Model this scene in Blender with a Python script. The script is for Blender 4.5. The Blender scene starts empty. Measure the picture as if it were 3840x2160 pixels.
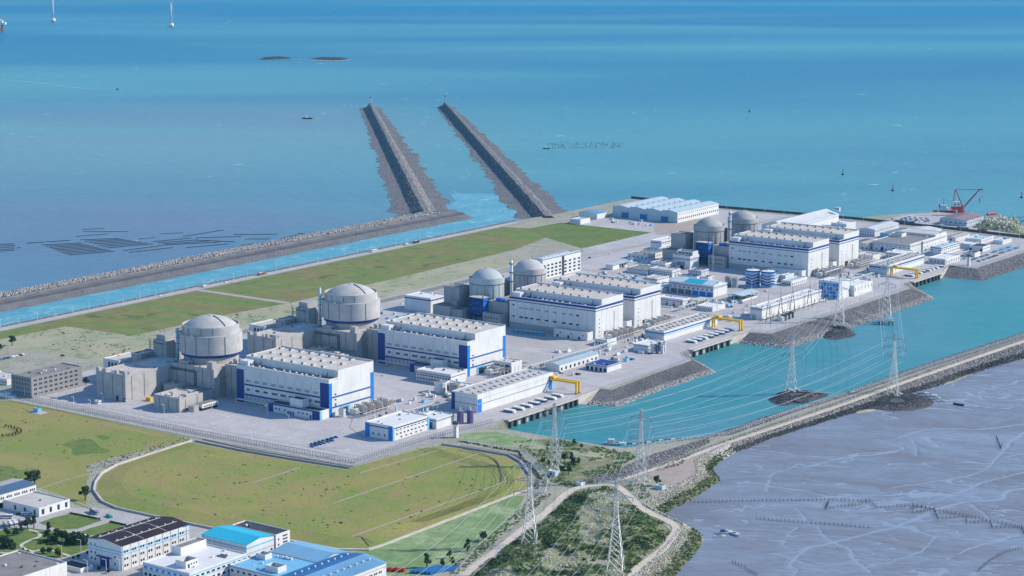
import bpy, math, random
import numpy as np
from mathutils import Vector, noise as mnoise

scene = bpy.context.scene
# ------------------------------------------------------------------ camera
FPX, PCX, PCY, HOR, CAMH = 8270.0, 1920.0, 1080.0, -424.0, 478.0   # focal length and horizon of a 3840 px wide frame
TH = math.atan((PCY - HOR) / FPX)
cam_data = bpy.data.cameras.new('camera')
cam_data.sensor_width = 36.0
cam_data.lens = FPX / 3840.0 * 36.0
cam_data.clip_start = 5.0
cam_data.clip_end = 200000.0
cam = bpy.data.objects.new('camera', cam_data)
cam.location = (0, 0, CAMH)
cam.rotation_euler = (math.pi / 2 - TH, 0, 0)
scene.collection.objects.link(cam)
scene.camera = cam
# ------------------------------------------------------------------ sky and sun
SUN_EL, SUN_AZ = math.radians(33), math.radians(7)      # azimuth counted from +X towards +Y
world = bpy.data.worlds.new('World'); scene.world = world; world.use_nodes = True
wn = world.node_tree.nodes; wl = world.node_tree.links
sky = wn.new('ShaderNodeTexSky'); sky.sky_type = 'NISHITA'; sky.sun_disc = False
sky.sun_elevation = SUN_EL; sky.sun_rotation = math.pi / 2 - SUN_AZ
sky.altitude = 100; sky.air_density = 1.0; sky.dust_density = 0.0; sky.ozone_density = 6.0
bg = wn['Background']; bg.inputs['Strength'].default_value = 0.15
wl.new(sky.outputs['Color'], bg.inputs['Color'])
sd = bpy.data.lights.new('sun', 'SUN'); sd.energy = 4.0; sd.angle = math.radians(0.53); sd.color = (1.0, 0.89, 0.74)
so = bpy.data.objects.new('sun', sd)
so.rotation_euler = Vector((math.cos(SUN_EL) * math.cos(SUN_AZ), math.cos(SUN_EL) * math.sin(SUN_AZ), math.sin(SUN_EL))).to_track_quat('Z', 'Y').to_euler()
so.location = (3000, 2000, 3000); scene.collection.objects.link(so)
vs = scene.view_settings; vs.view_transform = 'Standard'; vs.look = 'None'; vs.exposure = 0.58; vs.gamma = 1.0; vs.use_curve_mapping = False
HAZE = 1.7e-5                                            # density of the sea air
scene.cycles.use_denoising = True; scene.cycles.volume_bounces = 0
scene.cycles.max_bounces = 4; scene.cycles.diffuse_bounces = 2; scene.cycles.glossy_bounces = 2; scene.cycles.transparent_max_bounces = 6
scene.cycles.caustics_reflective = False; scene.cycles.caustics_refractive = False

# ------------------------------------------------------------------ plant frame: a runs from the reactors to the intake basin, b along the row of units
OX, OY = -290.632, 2069.249
AX, AY = 0.8101531553, -0.5862182742
ANG = math.atan2(AY, AX)
ZW, ZM = -8.0, -4.0                                     # water level at low tide, mudflat level
def W(a, b, z=0.0): return (OX + a * AX - b * AY, OY + a * AY + b * AX, z)
def AB(X, Y): X -= OX; Y -= OY; return (X * AX + Y * AY, -X * AY + Y * AX)
KT = 960 / 2576
TILES = {1: (0, 900, KT), 2: (800, 900, KT), 3: (1600, 900, KT), 4: (2400, 720, KT), 5: (2880, 640, KT), 6: (0, 1300, KT), 7: (0, 1620, KT),
         8: (900, 1620, KT), 9: (1700, 1620, KT), 10: (1300, 1300, KT), 11: (2200, 1100, KT), 12: (2880, 1100, KT), 13: (2400, 1500, 1440 / 2576),
         14: (0, 0, 1280 / 2576), 15: (1200, 300, KT), 16: (0, 700, 1440 / 2576), 'D': (0, 0, 3840 / 2576)}
def pk(t, x, y, z=0.0):
    """survey point: sighting (x, y) of crop t meets the level z; returns plant coordinates"""
    o = TILES[t]; vx = (o[0] + x * o[2] - PCX) / FPX; vy = (o[1] + y * o[2] - PCY) / FPX
    c, s = math.cos(TH), math.sin(TH)
    k = (z - CAMH) / (-s - vy * c)
    return AB(vx * k, (c - vy * s) * k)
def pks(t, pts, z=0.0): return [pk(t, x, y, z) for x, y in pts]
rnd = random.Random(11)

# ------------------------------------------------------------------ materials
MATS = {}
def _mat(name):
    m = bpy.data.materials.new(name); m.use_nodes = True
    n = m.node_tree.nodes; MATS[name] = m
    return m, n, m.node_tree.links, n['Principled BSDF']
def _noise(n, l, vec, scale, detail=4, rough=0.55, dist=0.0):
    t = n.new('ShaderNodeTexNoise'); t.inputs['Scale'].default_value = scale; t.inputs['Detail'].default_value = detail
    t.inputs['Roughness'].default_value = rough; t.inputs['Distortion'].default_value = dist
    l.new(vec, t.inputs['Vector']); return t.outputs['Fac']
def _ramp(n, l, fac, stops):
    r = n.new('ShaderNodeValToRGB'); e = r.color_ramp.elements
    while len(e) < len(stops): e.new(0.5)
    for i, (p, c) in enumerate(stops):
        e[i].position = p; e[i].color = (c, c, c, 1) if isinstance(c, (int, float)) else (*c, 1)
    l.new(fac, r.inputs['Fac']); return r.outputs['Color']
def _mix(n, l, fac, A, B, mode='MIX'):
    m = n.new('ShaderNodeMix'); m.data_type = 'RGBA'; m.blend_type = mode
    for s, v in ((m.inputs[0], fac), (m.inputs[6], A), (m.inputs[7], B)):
        if isinstance(v, (int, float)): s.default_value = v
        elif isinstance(v, tuple): s.default_value = (*v, 1)
        else: l.new(v, s)
    return m.outputs[2]
def _pos(n, l, scale=None, rot=None):
    g = n.new('ShaderNodeNewGeometry')
    if scale is None and rot is None: return g.outputs['Position']
    m = n.new('ShaderNodeMapping'); m.vector_type = 'POINT'
    if rot is not None: m.inputs['Rotation'].default_value = (0, 0, rot)
    if scale is not None:
        if rot is not None:                     # rotate first, then stretch
            l.new(g.outputs['Position'], m.inputs['Vector'])
            m2 = n.new('ShaderNodeMapping'); m2.inputs['Scale'].default_value = scale
            l.new(m.outputs['Vector'], m2.inputs['Vector']); return m2.outputs['Vector']
        m.inputs['Scale'].default_value = scale
    l.new(g.outputs['Position'], m.inputs['Vector']); return m.outputs['Vector']
def _bump(n, l, b, h, strength, dist=0.3):
    k = n.new('ShaderNodeBump'); k.inputs['Strength'].default_value = strength; k.inputs['Distance'].default_value = dist
    l.new(h, k.inputs['Height']); l.new(k.outputs['Normal'], b.inputs['Normal'])
def flat(name, col, rough=0.6, var=0.12, scale=0.25, metal=0.0, streak=0.0, spec=0.3):
    """painted or bare surface: base colour with mottling and, if asked, rain streaks running down it"""
    m, n, l, b = _mat(name)
    f = _noise(n, l, _pos(n, l), scale, 5)
    f2 = _noise(n, l, _pos(n, l), scale * 9, 3)
    lo = tuple(c * (1 - var) for c in col); hi = tuple(min(c * (1 + var * 0.6), 0.95) for c in col)
    c = _ramp(n, l, f, [(0.3, lo), (0.7, hi)])
    c = _mix(n, l, 0.25, c, _ramp(n, l, f2, [(0.35, lo), (0.65, hi)]))
    if streak:
        s = _noise(n, l, _pos(n, l, (1.1, 1.1, 0.05)), 1.0, 4, 0.7)
        c = _mix(n, l, _ramp(n, l, s, [(0.48, 0.0), (0.72, streak)]), c, tuple(x * 0.55 for x in col))
    l.new(c, b.inputs['Base Color'])
    b.inputs['Roughness'].default_value = rough; b.inputs['Metallic'].default_value = metal; b.inputs['Specular IOR Level'].default_value = spec
    return m
flat('white_wall', (0.63, 0.64, 0.64), 0.55, 0.11, 0.07, streak=0.62)
flat('old_white', (0.66, 0.66, 0.64), 0.6, 0.10, 0.15, streak=0.35)
flat('navy', (0.012, 0.035, 0.20), 0.5, 0.15)
flat('bright_blue', (0.01, 0.17, 0.58), 0.5, 0.12)
flat('light_blue', (0.16, 0.42, 0.62), 0.5, 0.12)
flat('stripe_blue', (0.03, 0.10, 0.32), 0.5, 0.15)
flat('slate_stripe', (0.07, 0.13, 0.22), 0.5, 0.15)
flat('louvre', (0.30, 0.34, 0.36), 0.5, 0.2, 2.0)
flat('glass', (0.02, 0.032, 0.05), 0.15, 0.4, 0.3, spec=0.6)
flat('dark', (0.02, 0.022, 0.03), 0.7, 0.3)
flat('grey_wall', (0.16, 0.165, 0.18), 0.7, 0.12, 0.1, streak=0.2)
flat('office_grey', (0.24, 0.24, 0.25), 0.7, 0.10, 0.1, streak=0.2)
flat('light_roof', (0.47, 0.45, 0.42), 0.8, 0.16, 0.08)
flat('beige_roof', (0.50, 0.46, 0.41), 0.8, 0.16, 0.07)
flat('white_roof', (0.63, 0.64, 0.64), 0.7, 0.08, 0.06)
flat('grey_roof', (0.22, 0.21, 0.20), 0.85, 0.25, 0.10)
flat('dark_roof', (0.055, 0.055, 0.06), 0.85, 0.35, 0.12)
flat('maroon_roof', (0.032, 0.020, 0.026), 0.7, 0.35, 0.10)
flat('blue_roof', (0.15, 0.33, 0.50), 0.5, 0.12, 0.06)
flat('deep_blue_roof', (0.03, 0.16, 0.38), 0.5, 0.12, 0.06)
flat('cyan_roof', (0.012, 0.36, 0.52), 0.5, 0.10, 0.06)
flat('pale_roof', (0.40, 0.50, 0.54), 0.5, 0.10, 0.06)
flat('steel', (0.47, 0.49, 0.50), 0.45, 0.12, 0.6, metal=0.3)
flat('pale_steel', (0.60, 0.62, 0.62), 0.5, 0.10, 0.6)
flat('dark_steel', (0.10, 0.11, 0.12), 0.55, 0.2, 0.6)
flat('pipe_blue', (0.32, 0.48, 0.56), 0.45, 0.08, 0.3)
flat('yellow', (0.75, 0.45, 0.02), 0.5, 0.12)
flat('red', (0.42, 0.035, 0.04), 0.5, 0.15)
flat('faded_red', (0.36, 0.10, 0.10), 0.6, 0.15)
flat('purple', (0.10, 0.08, 0.22), 0.45, 0.15)
flat('green_paint', (0.02, 0.28, 0.20), 0.5, 0.12)
flat('rust', (0.16, 0.09, 0.06), 0.7, 0.3, 1.0)
flat('pink_roof', (0.33, 0.23, 0.235), 0.6, 0.2, 0.1)
flat('stake', (0.10, 0.10, 0.115), 0.9, 0.3, 0.5)
flat('timber', (0.045, 0.04, 0.042), 0.9, 0.3, 0.5)
flat('rubber', (0.015, 0.015, 0.016), 0.9, 0.2)
flat('car_white', (0.72, 0.73, 0.74), 0.25, 0.04, spec=0.5)
flat('car_grey', (0.22, 0.23, 0.25), 0.25, 0.08, spec=0.5)
flat('car_dark', (0.03, 0.03, 0.04), 0.25, 0.08, spec=0.5)
flat('car_blue', (0.03, 0.10, 0.28), 0.25, 0.08, spec=0.5)
flat('bark', (0.06, 0.045, 0.035), 0.9, 0.3, 1.0)

def concrete(name, col, lift=3.0):
    """cast concrete: pour lines every few metres, blotches and vertical stains"""
    m, n, l, b = _mat(name)
    c = _ramp(n, l, _noise(n, l, _pos(n, l), 0.12, 6, 0.65), [(0.28, tuple(x * 0.78 for x in col)), (0.72, tuple(x * 1.12 for x in col))])
    sp = n.new('ShaderNodeSeparateXYZ'); l.new(_pos(n, l), sp.inputs[0])
    md = n.new('ShaderNodeMath'); md.operation = 'PINGPONG'; md.inputs[1].default_value = lift / 2; l.new(sp.outputs['Z'], md.inputs[0])
    line = _ramp(n, l, md.outputs[0], [(0.0, 0.55), (0.10, 0.0)])
    c = _mix(n, l, line, c, tuple(x * 0.62 for x in col))
    s = _noise(n, l, _pos(n, l, (0.9, 0.9, 0.04)), 1.0, 5, 0.7)
    c = _mix(n, l, _ramp(n, l, s, [(0.50, 0.0), (0.80, 0.40)]), c, tuple(x * 0.65 for x in col))
    l.new(c, b.inputs['Base Color']); b.inputs['Roughness'].default_value = 0.85
concrete('concrete', (0.385, 0.375, 0.365))
concrete('dome_concrete', (0.43, 0.425, 0.415), 2.2)
concrete('grey_concrete', (0.33, 0.335, 0.34), 2.6)
concrete('quay_concrete', (0.50, 0.46, 0.41), 2.0)

def ground(name, c1, c2, c3, s1=0.012, s2=0.15, rough=0.95, stretch=None, rot=None, dark=None, bump=0.0):
    """patchy ground: three colours over two sizes of noise, fine grain on top"""
    m, n, l, b = _mat(name)
    P = _pos(n, l, stretch, rot); Q = _pos(n, l)
    big = _noise(n, l, P, s1, 6, 0.62, 0.4); mid = _noise(n, l, Q, s2, 6, 0.65)
    c = _mix(n, l, _ramp(n, l, big, [(0.42, 0.0), (0.58, 1.0)]), c1, c2)
    c = _mix(n, l, _ramp(n, l, mid, [(0.45, 0.0), (0.68, 0.85)]), c, c3)
    fine = _noise(n, l, Q, 0.55, 5, 0.75)
    c = _mix(n, l, 1.0, c, _ramp(n, l, fine, [(0.25, 0.62), (0.75, 1.24)]), 'MULTIPLY')
    if dark:
        d = _noise(n, l, Q, dark[1], 3, 0.6, 1.0)
        c = _mix(n, l, _ramp(n, l, d, [(dark[2], 0.0), (dark[2] + 0.08, 0.8)]), c, dark[0])
    if name == 'paving':                        # slab joints in the plant grid and long tyre stains
        br = n.new('ShaderNodeTexBrick'); br.offset = 0.0; br.inputs['Scale'].default_value = 1.0; br.inputs['Brick Width'].default_value = 18.0; br.inputs['Row Height'].default_value = 18.0; br.inputs['Mortar Size'].default_value = 0.35
        l.new(_pos(n, l, None, -ANG), br.inputs['Vector']); c = _mix(n, l, _ramp(n, l, br.outputs['Fac'], [(0.0, 0.0), (1.0, 0.45)]), c, (0.27, 0.265, 0.27))
        st = _noise(n, l, _pos(n, l, (0.16, 1.0, 1), -ANG), 0.12, 5, 0.7, 0.8); c = _mix(n, l, _ramp(n, l, st, [(0.54, 0.0), (0.72, 0.55)]), c, (0.29, 0.285, 0.285))
    l.new(c, b.inputs['Base Color']); b.inputs['Roughness'].default_value = rough; b.inputs['Specular IOR Level'].default_value = 0.15
    if bump: _bump(n, l, b, mid, bump, 0.6)
ground('lawn', (0.275, 0.265, 0.080), (0.195, 0.250, 0.060), (0.285, 0.225, 0.105), 0.012, 0.05, dark=((0.095, 0.120, 0.040), 0.16, 0.64))
ground('field_grass', (0.125, 0.205, 0.050), (0.195, 0.170, 0.068), (0.225, 0.230, 0.078), 0.008, 0.045, stretch=(1, 3.2, 1), rot=0.35, dark=((0.07, 0.11, 0.03), 0.03, 0.60))
ground('pale_field', (0.36, 0.35, 0.24), (0.27, 0.31, 0.19), (0.42, 0.36, 0.27), 0.016, 0.09, dark=((0.15, 0.22, 0.10), 0.045, 0.57))
ground('mint_field', (0.185, 0.275, 0.115), (0.30, 0.38, 0.20), (0.13, 0.22, 0.075), 0.03, 0.14, dark=((0.09, 0.15, 0.05), 0.22, 0.66))
ground('tuft', (0.135, 0.150, 0.045), (0.115, 0.155, 0.045), (0.16, 0.15, 0.06), 0.03, 0.3)
ground('garden_grass', (0.115, 0.185, 0.045), (0.165, 0.200, 0.055), (0.085, 0.145, 0.04), 0.03, 0.12)
ground('gravel_ground', (0.34, 0.33, 0.27), (0.27, 0.28, 0.20), (0.40, 0.38, 0.33), 0.03, 0.25, dark=((0.09, 0.11, 0.06), 0.12, 0.62))
ground('paving', (0.48, 0.465, 0.475), (0.43, 0.42, 0.43), (0.39, 0.38, 0.385), 0.014, 0.045, dark=((0.32, 0.31, 0.315), 0.03, 0.60))
ground('light_paving', (0.46, 0.45, 0.445), (0.42, 0.41, 0.41), (0.38, 0.375, 0.375), 0.02, 0.08)
ground('road_concrete', (0.44, 0.43, 0.42), (0.40, 0.39, 0.385), (0.35, 0.345, 0.34), 0.02, 0.10)
ground('asphalt', (0.17, 0.17, 0.175), (0.20, 0.20, 0.20), (0.15, 0.15, 0.155), 0.02, 0.10)
ground('dirt_road', (0.60, 0.54, 0.45), (0.55, 0.49, 0.41), (0.48, 0.43, 0.35), 0.03, 0.15)
ground('bare_soil', (0.38, 0.31, 0.27), (0.34, 0.29, 0.26), (0.42, 0.36, 0.31), 0.02, 0.10)
ground('scrub_ground', (0.20, 0.21, 0.11), (0.11, 0.16, 0.05), (0.36, 0.34, 0.27), 0.035, 0.12, bump=0.4)
ground('riprap_bed', (0.145, 0.147, 0.16), (0.19, 0.188, 0.19), (0.098, 0.10, 0.112), 0.05, 0.5, bump=0.6)
ground('dark_bed', (0.085, 0.087, 0.096), (0.115, 0.112, 0.115), (0.065, 0.068, 0.072), 0.05, 0.4, bump=0.6)
ground('weed_bed', (0.17, 0.17, 0.09), (0.10, 0.11, 0.06), (0.24, 0.23, 0.14), 0.05, 0.3)
ground('pale_rock', (0.52, 0.49, 0.44), (0.42, 0.40, 0.37), (0.60, 0.57, 0.52), 0.2, 0.9)
ground('grey_rock', (0.24, 0.23, 0.23), (0.17, 0.165, 0.17), (0.32, 0.31, 0.30), 0.2, 0.9)
ground('dark_rock', (0.055, 0.055, 0.058), (0.09, 0.085, 0.085), (0.04, 0.042, 0.04), 0.2, 0.9)
ground('armour_rock', (0.37, 0.35, 0.33), (0.30, 0.285, 0.275), (0.44, 0.42, 0.39), 0.2, 0.9)
ground('block_slope', (0.20, 0.195, 0.20), (0.165, 0.16, 0.17), (0.26, 0.25, 0.24), 0.06, 0.6)
ground('shell_sand', (0.42, 0.39, 0.26), (0.36, 0.36, 0.20), (0.47, 0.43, 0.33), 0.04, 0.2)

def leaf(name, c1, c2):
    m, n, l, b = _mat(name)
    oi = n.new('ShaderNodeObjectInfo')
    f = _noise(n, l, _pos(n, l), 0.35, 3)
    c = _mix(n, l, _ramp(n, l, f, [(0.35, 0.0), (0.65, 1.0)]), c1, c2)
    r = n.new('ShaderNodeMath'); r.operation = 'MULTIPLY'; r.inputs[1].default_value = 0.35; l.new(oi.outputs['Random'], r.inputs[0])
    c = _mix(n, l, r.outputs[0], c, (c2[0] * 1.3, c2[1] * 1.05, c2[2]))
    l.new(c, b.inputs['Base Color']); b.inputs['Roughness'].default_value = 0.7; b.inputs['Specular IOR Level'].default_value = 0.2
leaf('leaf_dark', (0.024, 0.044, 0.016), (0.050, 0.076, 0.024))
leaf('leaf_green', (0.030, 0.062, 0.018), (0.062, 0.100, 0.030))
leaf('leaf_scrub', (0.058, 0.125, 0.030), (0.130, 0.215, 0.056))
leaf('leaf_shore', (0.055, 0.110, 0.034), (0.110, 0.175, 0.060))
leaf('leaf_dry', (0.10, 0.10, 0.045), (0.07, 0.085, 0.03))

# --- water
def water(name, shades, bands, rough, ripple, foam=None):
    m, n, l, b = _mat(name)
    c = shades(n, l)
    P = _pos(n, l, (1.0, 2.6, 1.0))
    r1 = _noise(n, l, P, 0.055, 5, 0.7); r2 = _noise(n, l, P, 0.30, 3, 0.7)
    c = _mix(n, l, 1.0, c, _ramp(n, l, r1, [(0.3, 0.86), (0.7, 1.12)]), 'MULTIPLY')
    c = _mix(n, l, 1.0, c, _ramp(n, l, r2, [(0.3, 1.0 - bands), (0.7, 1.0 + bands)]), 'MULTIPLY')
    if foam: c = foam(n, l, c)
    l.new(c, b.inputs['Base Color']); b.inputs['Roughness'].default_value = rough
    b.inputs['IOR'].default_value = 1.33; b.inputs['Specular IOR Level'].default_value = 0.03
    _bump(n, l, b, _mix(n, l, 0.5, r1, r2), ripple, 0.8)
def sea_shades(n, l):
    g = _pos(n, l); sp = n.new('ShaderNodeSeparateXYZ'); l.new(g, sp.inputs[0])
    w = _noise(n, l, _pos(n, l, (1, 1.6, 1)), 0.0009, 4, 0.5)
    def rng(src, a, b_, amp):       # distance along an axis, wandering with the big noise
        mr = n.new('ShaderNodeMapRange'); mr.inputs[1].default_value = a; mr.inputs[2].default_value = b_; l.new(src, mr.inputs[0])
        ad = n.new('ShaderNodeMath'); ad.operation = 'MULTIPLY_ADD'; ad.inputs[1].default_value = amp; ad.inputs[2].default_value = -amp / 2; l.new(w, ad.inputs[0])
        s = n.new('ShaderNodeMath'); s.operation = 'ADD'; s.use_clamp = True; l.new(mr.outputs[0], s.inputs[0]); l.new(ad.outputs[0], s.inputs[1])
        return s.outputs[0]
    far = rng(sp.outputs['Y'], 3000, 8600, 0.7)                       # deep clear water offshore
    silt = rng(sp.outputs['X'], 120, -480, 0.9)                       # silt stirred up over the western flats
    near = rng(sp.outputs['Y'], 5600, 3200, 0.6)
    c = _mix(n, l, _ramp(n, l, far, [(0.0, 0.0), (1.0, 1.0)]), (0.100, 0.295, 0.325), (0.006, 0.180, 0.325))
    sm = n.new('ShaderNodeMath'); sm.operation = 'MULTIPLY'; l.new(silt, sm.inputs[0]); l.new(near, sm.inputs[1])
    c = _mix(n, l, sm.outputs[0], c, (0.205, 0.245, 0.300))
    bands = _noise(n, l, _pos(n, l, (0.00026, 0.0010, 1)), 1.0, 2.5, 0.45, 0.5)
    c = _mix(n, l, _ramp(n, l, bands, [(0.36, 0.0), (0.72, 0.85)]), c, (0.030, 0.150, 0.275))
    b2 = _noise(n, l, _pos(n, l, (0.0004, 0.0015, 3)), 1.0, 2, 0.45, 0.4)
    return _mix(n, l, _ramp(n, l, b2, [(0.42, 0.0), (0.76, 0.65)]), c, (0.120, 0.325, 0.355))
def sea_foam(n, l, c):
    s = _noise(n, l, _pos(n, l, (0.55, 1, 1)), 0.055, 2, 0.5, 0.5)
    s2 = _noise(n, l, _pos(n, l), 0.004, 2)
    k = _mix(n, l, 1.0, _ramp(n, l, s, [(0.735, 0.0), (0.76, 1.0)]), _ramp(n, l, s2, [(0.45, 0.0), (0.6, 1.0)]), 'MULTIPLY')
    return _mix(n, l, k, c, (0.55, 0.62, 0.66))
water('sea_water', sea_shades, 0.14, 0.42, 0.20, sea_foam)
def basin_shades(n, l):
    f = _noise(n, l, _pos(n, l), 0.006, 4, 0.5)
    return _mix(n, l, _ramp(n, l, f, [(0.35, 0.0), (0.65, 1.0)]), (0.038, 0.225, 0.255), (0.070, 0.225, 0.275))
water('basin_water', basin_shades, 0.09, 0.30, 0.10)
def channel_shades(n, l):
    f = _noise(n, l, _pos(n, l, (0.3, 1, 1), ANG), 0.05, 5, 0.6)
    return _mix(n, l, _ramp(n, l, f, [(0.35, 0.0), (0.65, 1.0)]), (0.075, 0.285, 0.380), (0.110, 0.330, 0.400))
def channel_foam(n, l, c):
    P = _pos(n, l, (1, 0.35, 1), -ANG)
    s = _noise(n, l, P, 0.09, 6, 0.75, 1.6)
    patch = _noise(n, l, _pos(n, l, (1, 0.4, 1), -ANG), 0.010, 3)
    k = _mix(n, l, 1.0, _ramp(n, l, s, [(0.53, 0.0), (0.66, 1.0)]), _ramp(n, l, patch, [(0.38, 0.0), (0.60, 0.85)]), 'MULTIPLY')
    return _mix(n, l, k, c, (0.50, 0.62, 0.68))
water('channel_water', channel_shades, 0.08, 0.35, 0.25, channel_foam)

def mud_material():
    m, n, l, b = _mat('mud')
    P = _pos(n, l, (0.55, 1.2, 1), 0.12)
    f = _noise(n, l, P, 0.012, 6, 0.6, 1.2); g = _noise(n, l, P, 0.11, 6, 0.7, 0.8)
    c = _mix(n, l, _ramp(n, l, f, [(0.36, 0.0), (0.64, 1.0)]), (0.150, 0.162, 0.195), (0.200, 0.242, 0.305))
    c = _mix(n, l, _ramp(n, l, g, [(0.45, 0.0), (0.68, 0.55)]), c, (0.150, 0.155, 0.180))
    rp = _noise(n, l, _pos(n, l, (0.22, 1.3, 1), 0.2), 0.30, 4, 0.7, 0.6)
    c = _mix(n, l, 1.0, c, _ramp(n, l, rp, [(0.3, 0.80), (0.7, 1.18)]), 'MULTIPLY')
    fk = _noise(n, l, _pos(n, l, (0.22, 1.1, 1), 0.15), 0.22, 3, 0.6)
    c = _mix(n, l, _ramp(n, l, fk, [(0.63, 0.0), (0.72, 0.6)]), c, (0.105, 0.11, 0.13))
    k = _noise(n, l, _pos(n, l, (0.30, 1.0, 1), 0.22), 0.06, 5, 0.6, 2.2)          # thin winding rills
    d = n.new('ShaderNodeMath'); d.operation = 'SUBTRACT'; d.inputs[1].default_value = 0.5; l.new(k, d.inputs[0])
    e = n.new('ShaderNodeMath'); e.operation = 'ABSOLUTE'; l.new(d.outputs[0], e.inputs[0])
    msk = _mix(n, l, 1.0, _ramp(n, l, e.outputs[0], [(0.0, 0.75), (0.012, 0.0)]), _ramp(n, l, _noise(n, l, _pos(n, l), 0.006, 3), [(0.42, 0.0), (0.60, 1.0)]), 'MULTIPLY')
    c = _mix(n, l, msk, c, (0.31, 0.34, 0.40))
    l.new(c, b.inputs['Base Color'])
    l.new(_ramp(n, l, f, [(0.3, 0.60), (0.7, 0.40)]), b.inputs['Roughness'])
    b.inputs['Specular IOR Level'].default_value = 0.3
    _bump(n, l, b, g, 0.25, 0.5)
mud_material()
flat('creek_water', (0.225, 0.26, 0.315), 0.35, 0.10, 0.05, spec=0.6)
flat('outfall_foam', (0.34, 0.48, 0.54), 0.6, 0.1, 0.3)

def tank_wave():
    """painted tank shell: navy and white wave bands running round it"""
    m, n, l, b = _mat('tank_wave')
    tc = n.new('ShaderNodeTexCoord'); sp = n.new('ShaderNodeSeparateXYZ'); l.new(tc.outputs['Object'], sp.inputs[0])
    at = n.new('ShaderNodeMath'); at.operation = 'ARCTAN2'; l.new(sp.outputs['Y'], at.inputs[0]); l.new(sp.outputs['X'], at.inputs[1])
    k = n.new('ShaderNodeMath'); k.operation = 'MULTIPLY'; k.inputs[1].default_value = 4.0; l.new(at.outputs[0], k.inputs[0])
    sn = n.new('ShaderNodeMath'); sn.operation = 'SINE'; l.new(k.outputs[0], sn.inputs[0])
    ma = n.new('ShaderNodeMath'); ma.operation = 'MULTIPLY_ADD'; ma.inputs[1].default_value = 0.8; l.new(sn.outputs[0], ma.inputs[0]); l.new(sp.outputs['Z'], ma.inputs[2])
    dv = n.new('ShaderNodeMath'); dv.operation = 'DIVIDE'; dv.inputs[1].default_value = 20.0; l.new(ma.outputs[0], dv.inputs[0])
    pale, navy, white, mid = (0.30, 0.50, 0.64), (0.012, 0.05, 0.22), (0.70, 0.74, 0.76), (0.10, 0.26, 0.48)
    st = [(0.0, pale), (0.14, mid), (0.20, navy), (0.265, navy), (0.27, white), (0.31, white), (0.315, navy), (0.42, navy), (0.425, white), (0.50, pale), (0.505, navy),
          (0.60, navy), (0.605, white), (0.645, white), (0.65, navy), (0.74, mid), (0.86, pale), (1.0, white)]
    l.new(_ramp(n, l, dv.outputs[0], st), b.inputs['Base Color']); b.inputs['Roughness'].default_value = 0.45
tank_wave()
M = MATS
# ------------------------------------------------------------------ mesh helpers
COL = scene.collection
class MB:
    """collects simple solids and links them as ONE mesh object"""
    def __init__(s): s.v = []; s.f = []
    def add(s, vs, fs):
        o = len(s.v); s.v += vs; s.f += [tuple(i + o for i in f) for f in fs]; return s
    def box(s, x0, x1, y0, y1, z0, z1):
        return s.add([(x0, y0, z0), (x1, y0, z0), (x1, y1, z0), (x0, y1, z0), (x0, y0, z1), (x1, y0, z1), (x1, y1, z1), (x0, y1, z1)],
                     [(3, 2, 1, 0), (4, 5, 6, 7), (0, 1, 5, 4), (1, 2, 6, 5), (2, 3, 7, 6), (3, 0, 4, 7)])
    def prism(s, pts, z0, z1):
        n = len(pts)
        if sum(pts[i - 1][0] * pts[i][1] - pts[i][0] * pts[i - 1][1] for i in range(n)) < 0: pts = pts[::-1]
        return s.add([(x, y, z0) for x, y in pts] + [(x, y, z1) for x, y in pts],
                     [tuple(range(n - 1, -1, -1)), tuple(range(n, 2 * n))] + [(i, (i + 1) % n, n + (i + 1) % n, n + i) for i in range(n)])
    def cyl(s, cx, cy, z0, z1, r0, r1=None, n=16):
        r1 = r0 if r1 is None else r1
        c = [(math.cos(2 * math.pi * i / n), math.sin(2 * math.pi * i / n)) for i in range(n)]
        return s.add([(cx + r0 * x, cy + r0 * y, z0) for x, y in c] + [(cx + r1 * x, cy + r1 * y, z1) for x, y in c],
                     [tuple(range(n - 1, -1, -1)), tuple(range(n, 2 * n))] + [(i, (i + 1) % n, n + (i + 1) % n, n + i) for i in range(n)])
    def lathe(s, cx, cy, prof, n=48):
        k = len(prof); vs = []
        for r, z in prof:
            for i in range(n): vs.append((cx + r * math.cos(2 * math.pi * i / n), cy + r * math.sin(2 * math.pi * i / n), z))
        fs = [(j * n + i, j * n + (i + 1) % n, (j + 1) * n + (i + 1) % n, (j + 1) * n + i) for j in range(k - 1) for i in range(n)]
        return s.add(vs, fs)
    def tube(s, p, q, r, n=4, r2=None):
        p, q = Vector(p), Vector(q); d = q - p
        if d.length < 1e-6: return s
        d.normalize(); u = d.orthogonal().normalized(); w = d.cross(u); r2 = r if r2 is None else r2
        c = [(math.cos(2 * math.pi * (i + .5) / n), math.sin(2 * math.pi * (i + .5) / n)) for i in range(n)]
        return s.add([tuple(p + (u * x + w * y) * r) for x, y in c] + [tuple(q + (u * x + w * y) * r2) for x, y in c],
                     [tuple(range(n - 1, -1, -1)), tuple(range(n, 2 * n))] + [(i, (i + 1) % n, n + (i + 1) % n, n + i) for i in range(n)])
    def path(s, pts, r, n=8):
        for p, q in zip(pts, pts[1:]): s.tube(p, q, r, n)
        return s
    def mesh(s, name, mat, smooth=False):
        me = bpy.data.meshes.new(name); me.from_pydata(s.v, [], s.f); me.materials.append(M[mat])
        if smooth: me.polygons.foreach_set('use_smooth', [True] * len(me.polygons))
        me.update(); return me
def link(name, me, parent=None, loc=(0, 0, 0), rz=0.0):
    o = bpy.data.objects.new(name, me); COL.objects.link(o); o.location = loc; o.rotation_euler = (0, 0, rz)
    if parent is not None: o.parent = parent
    return o
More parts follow.
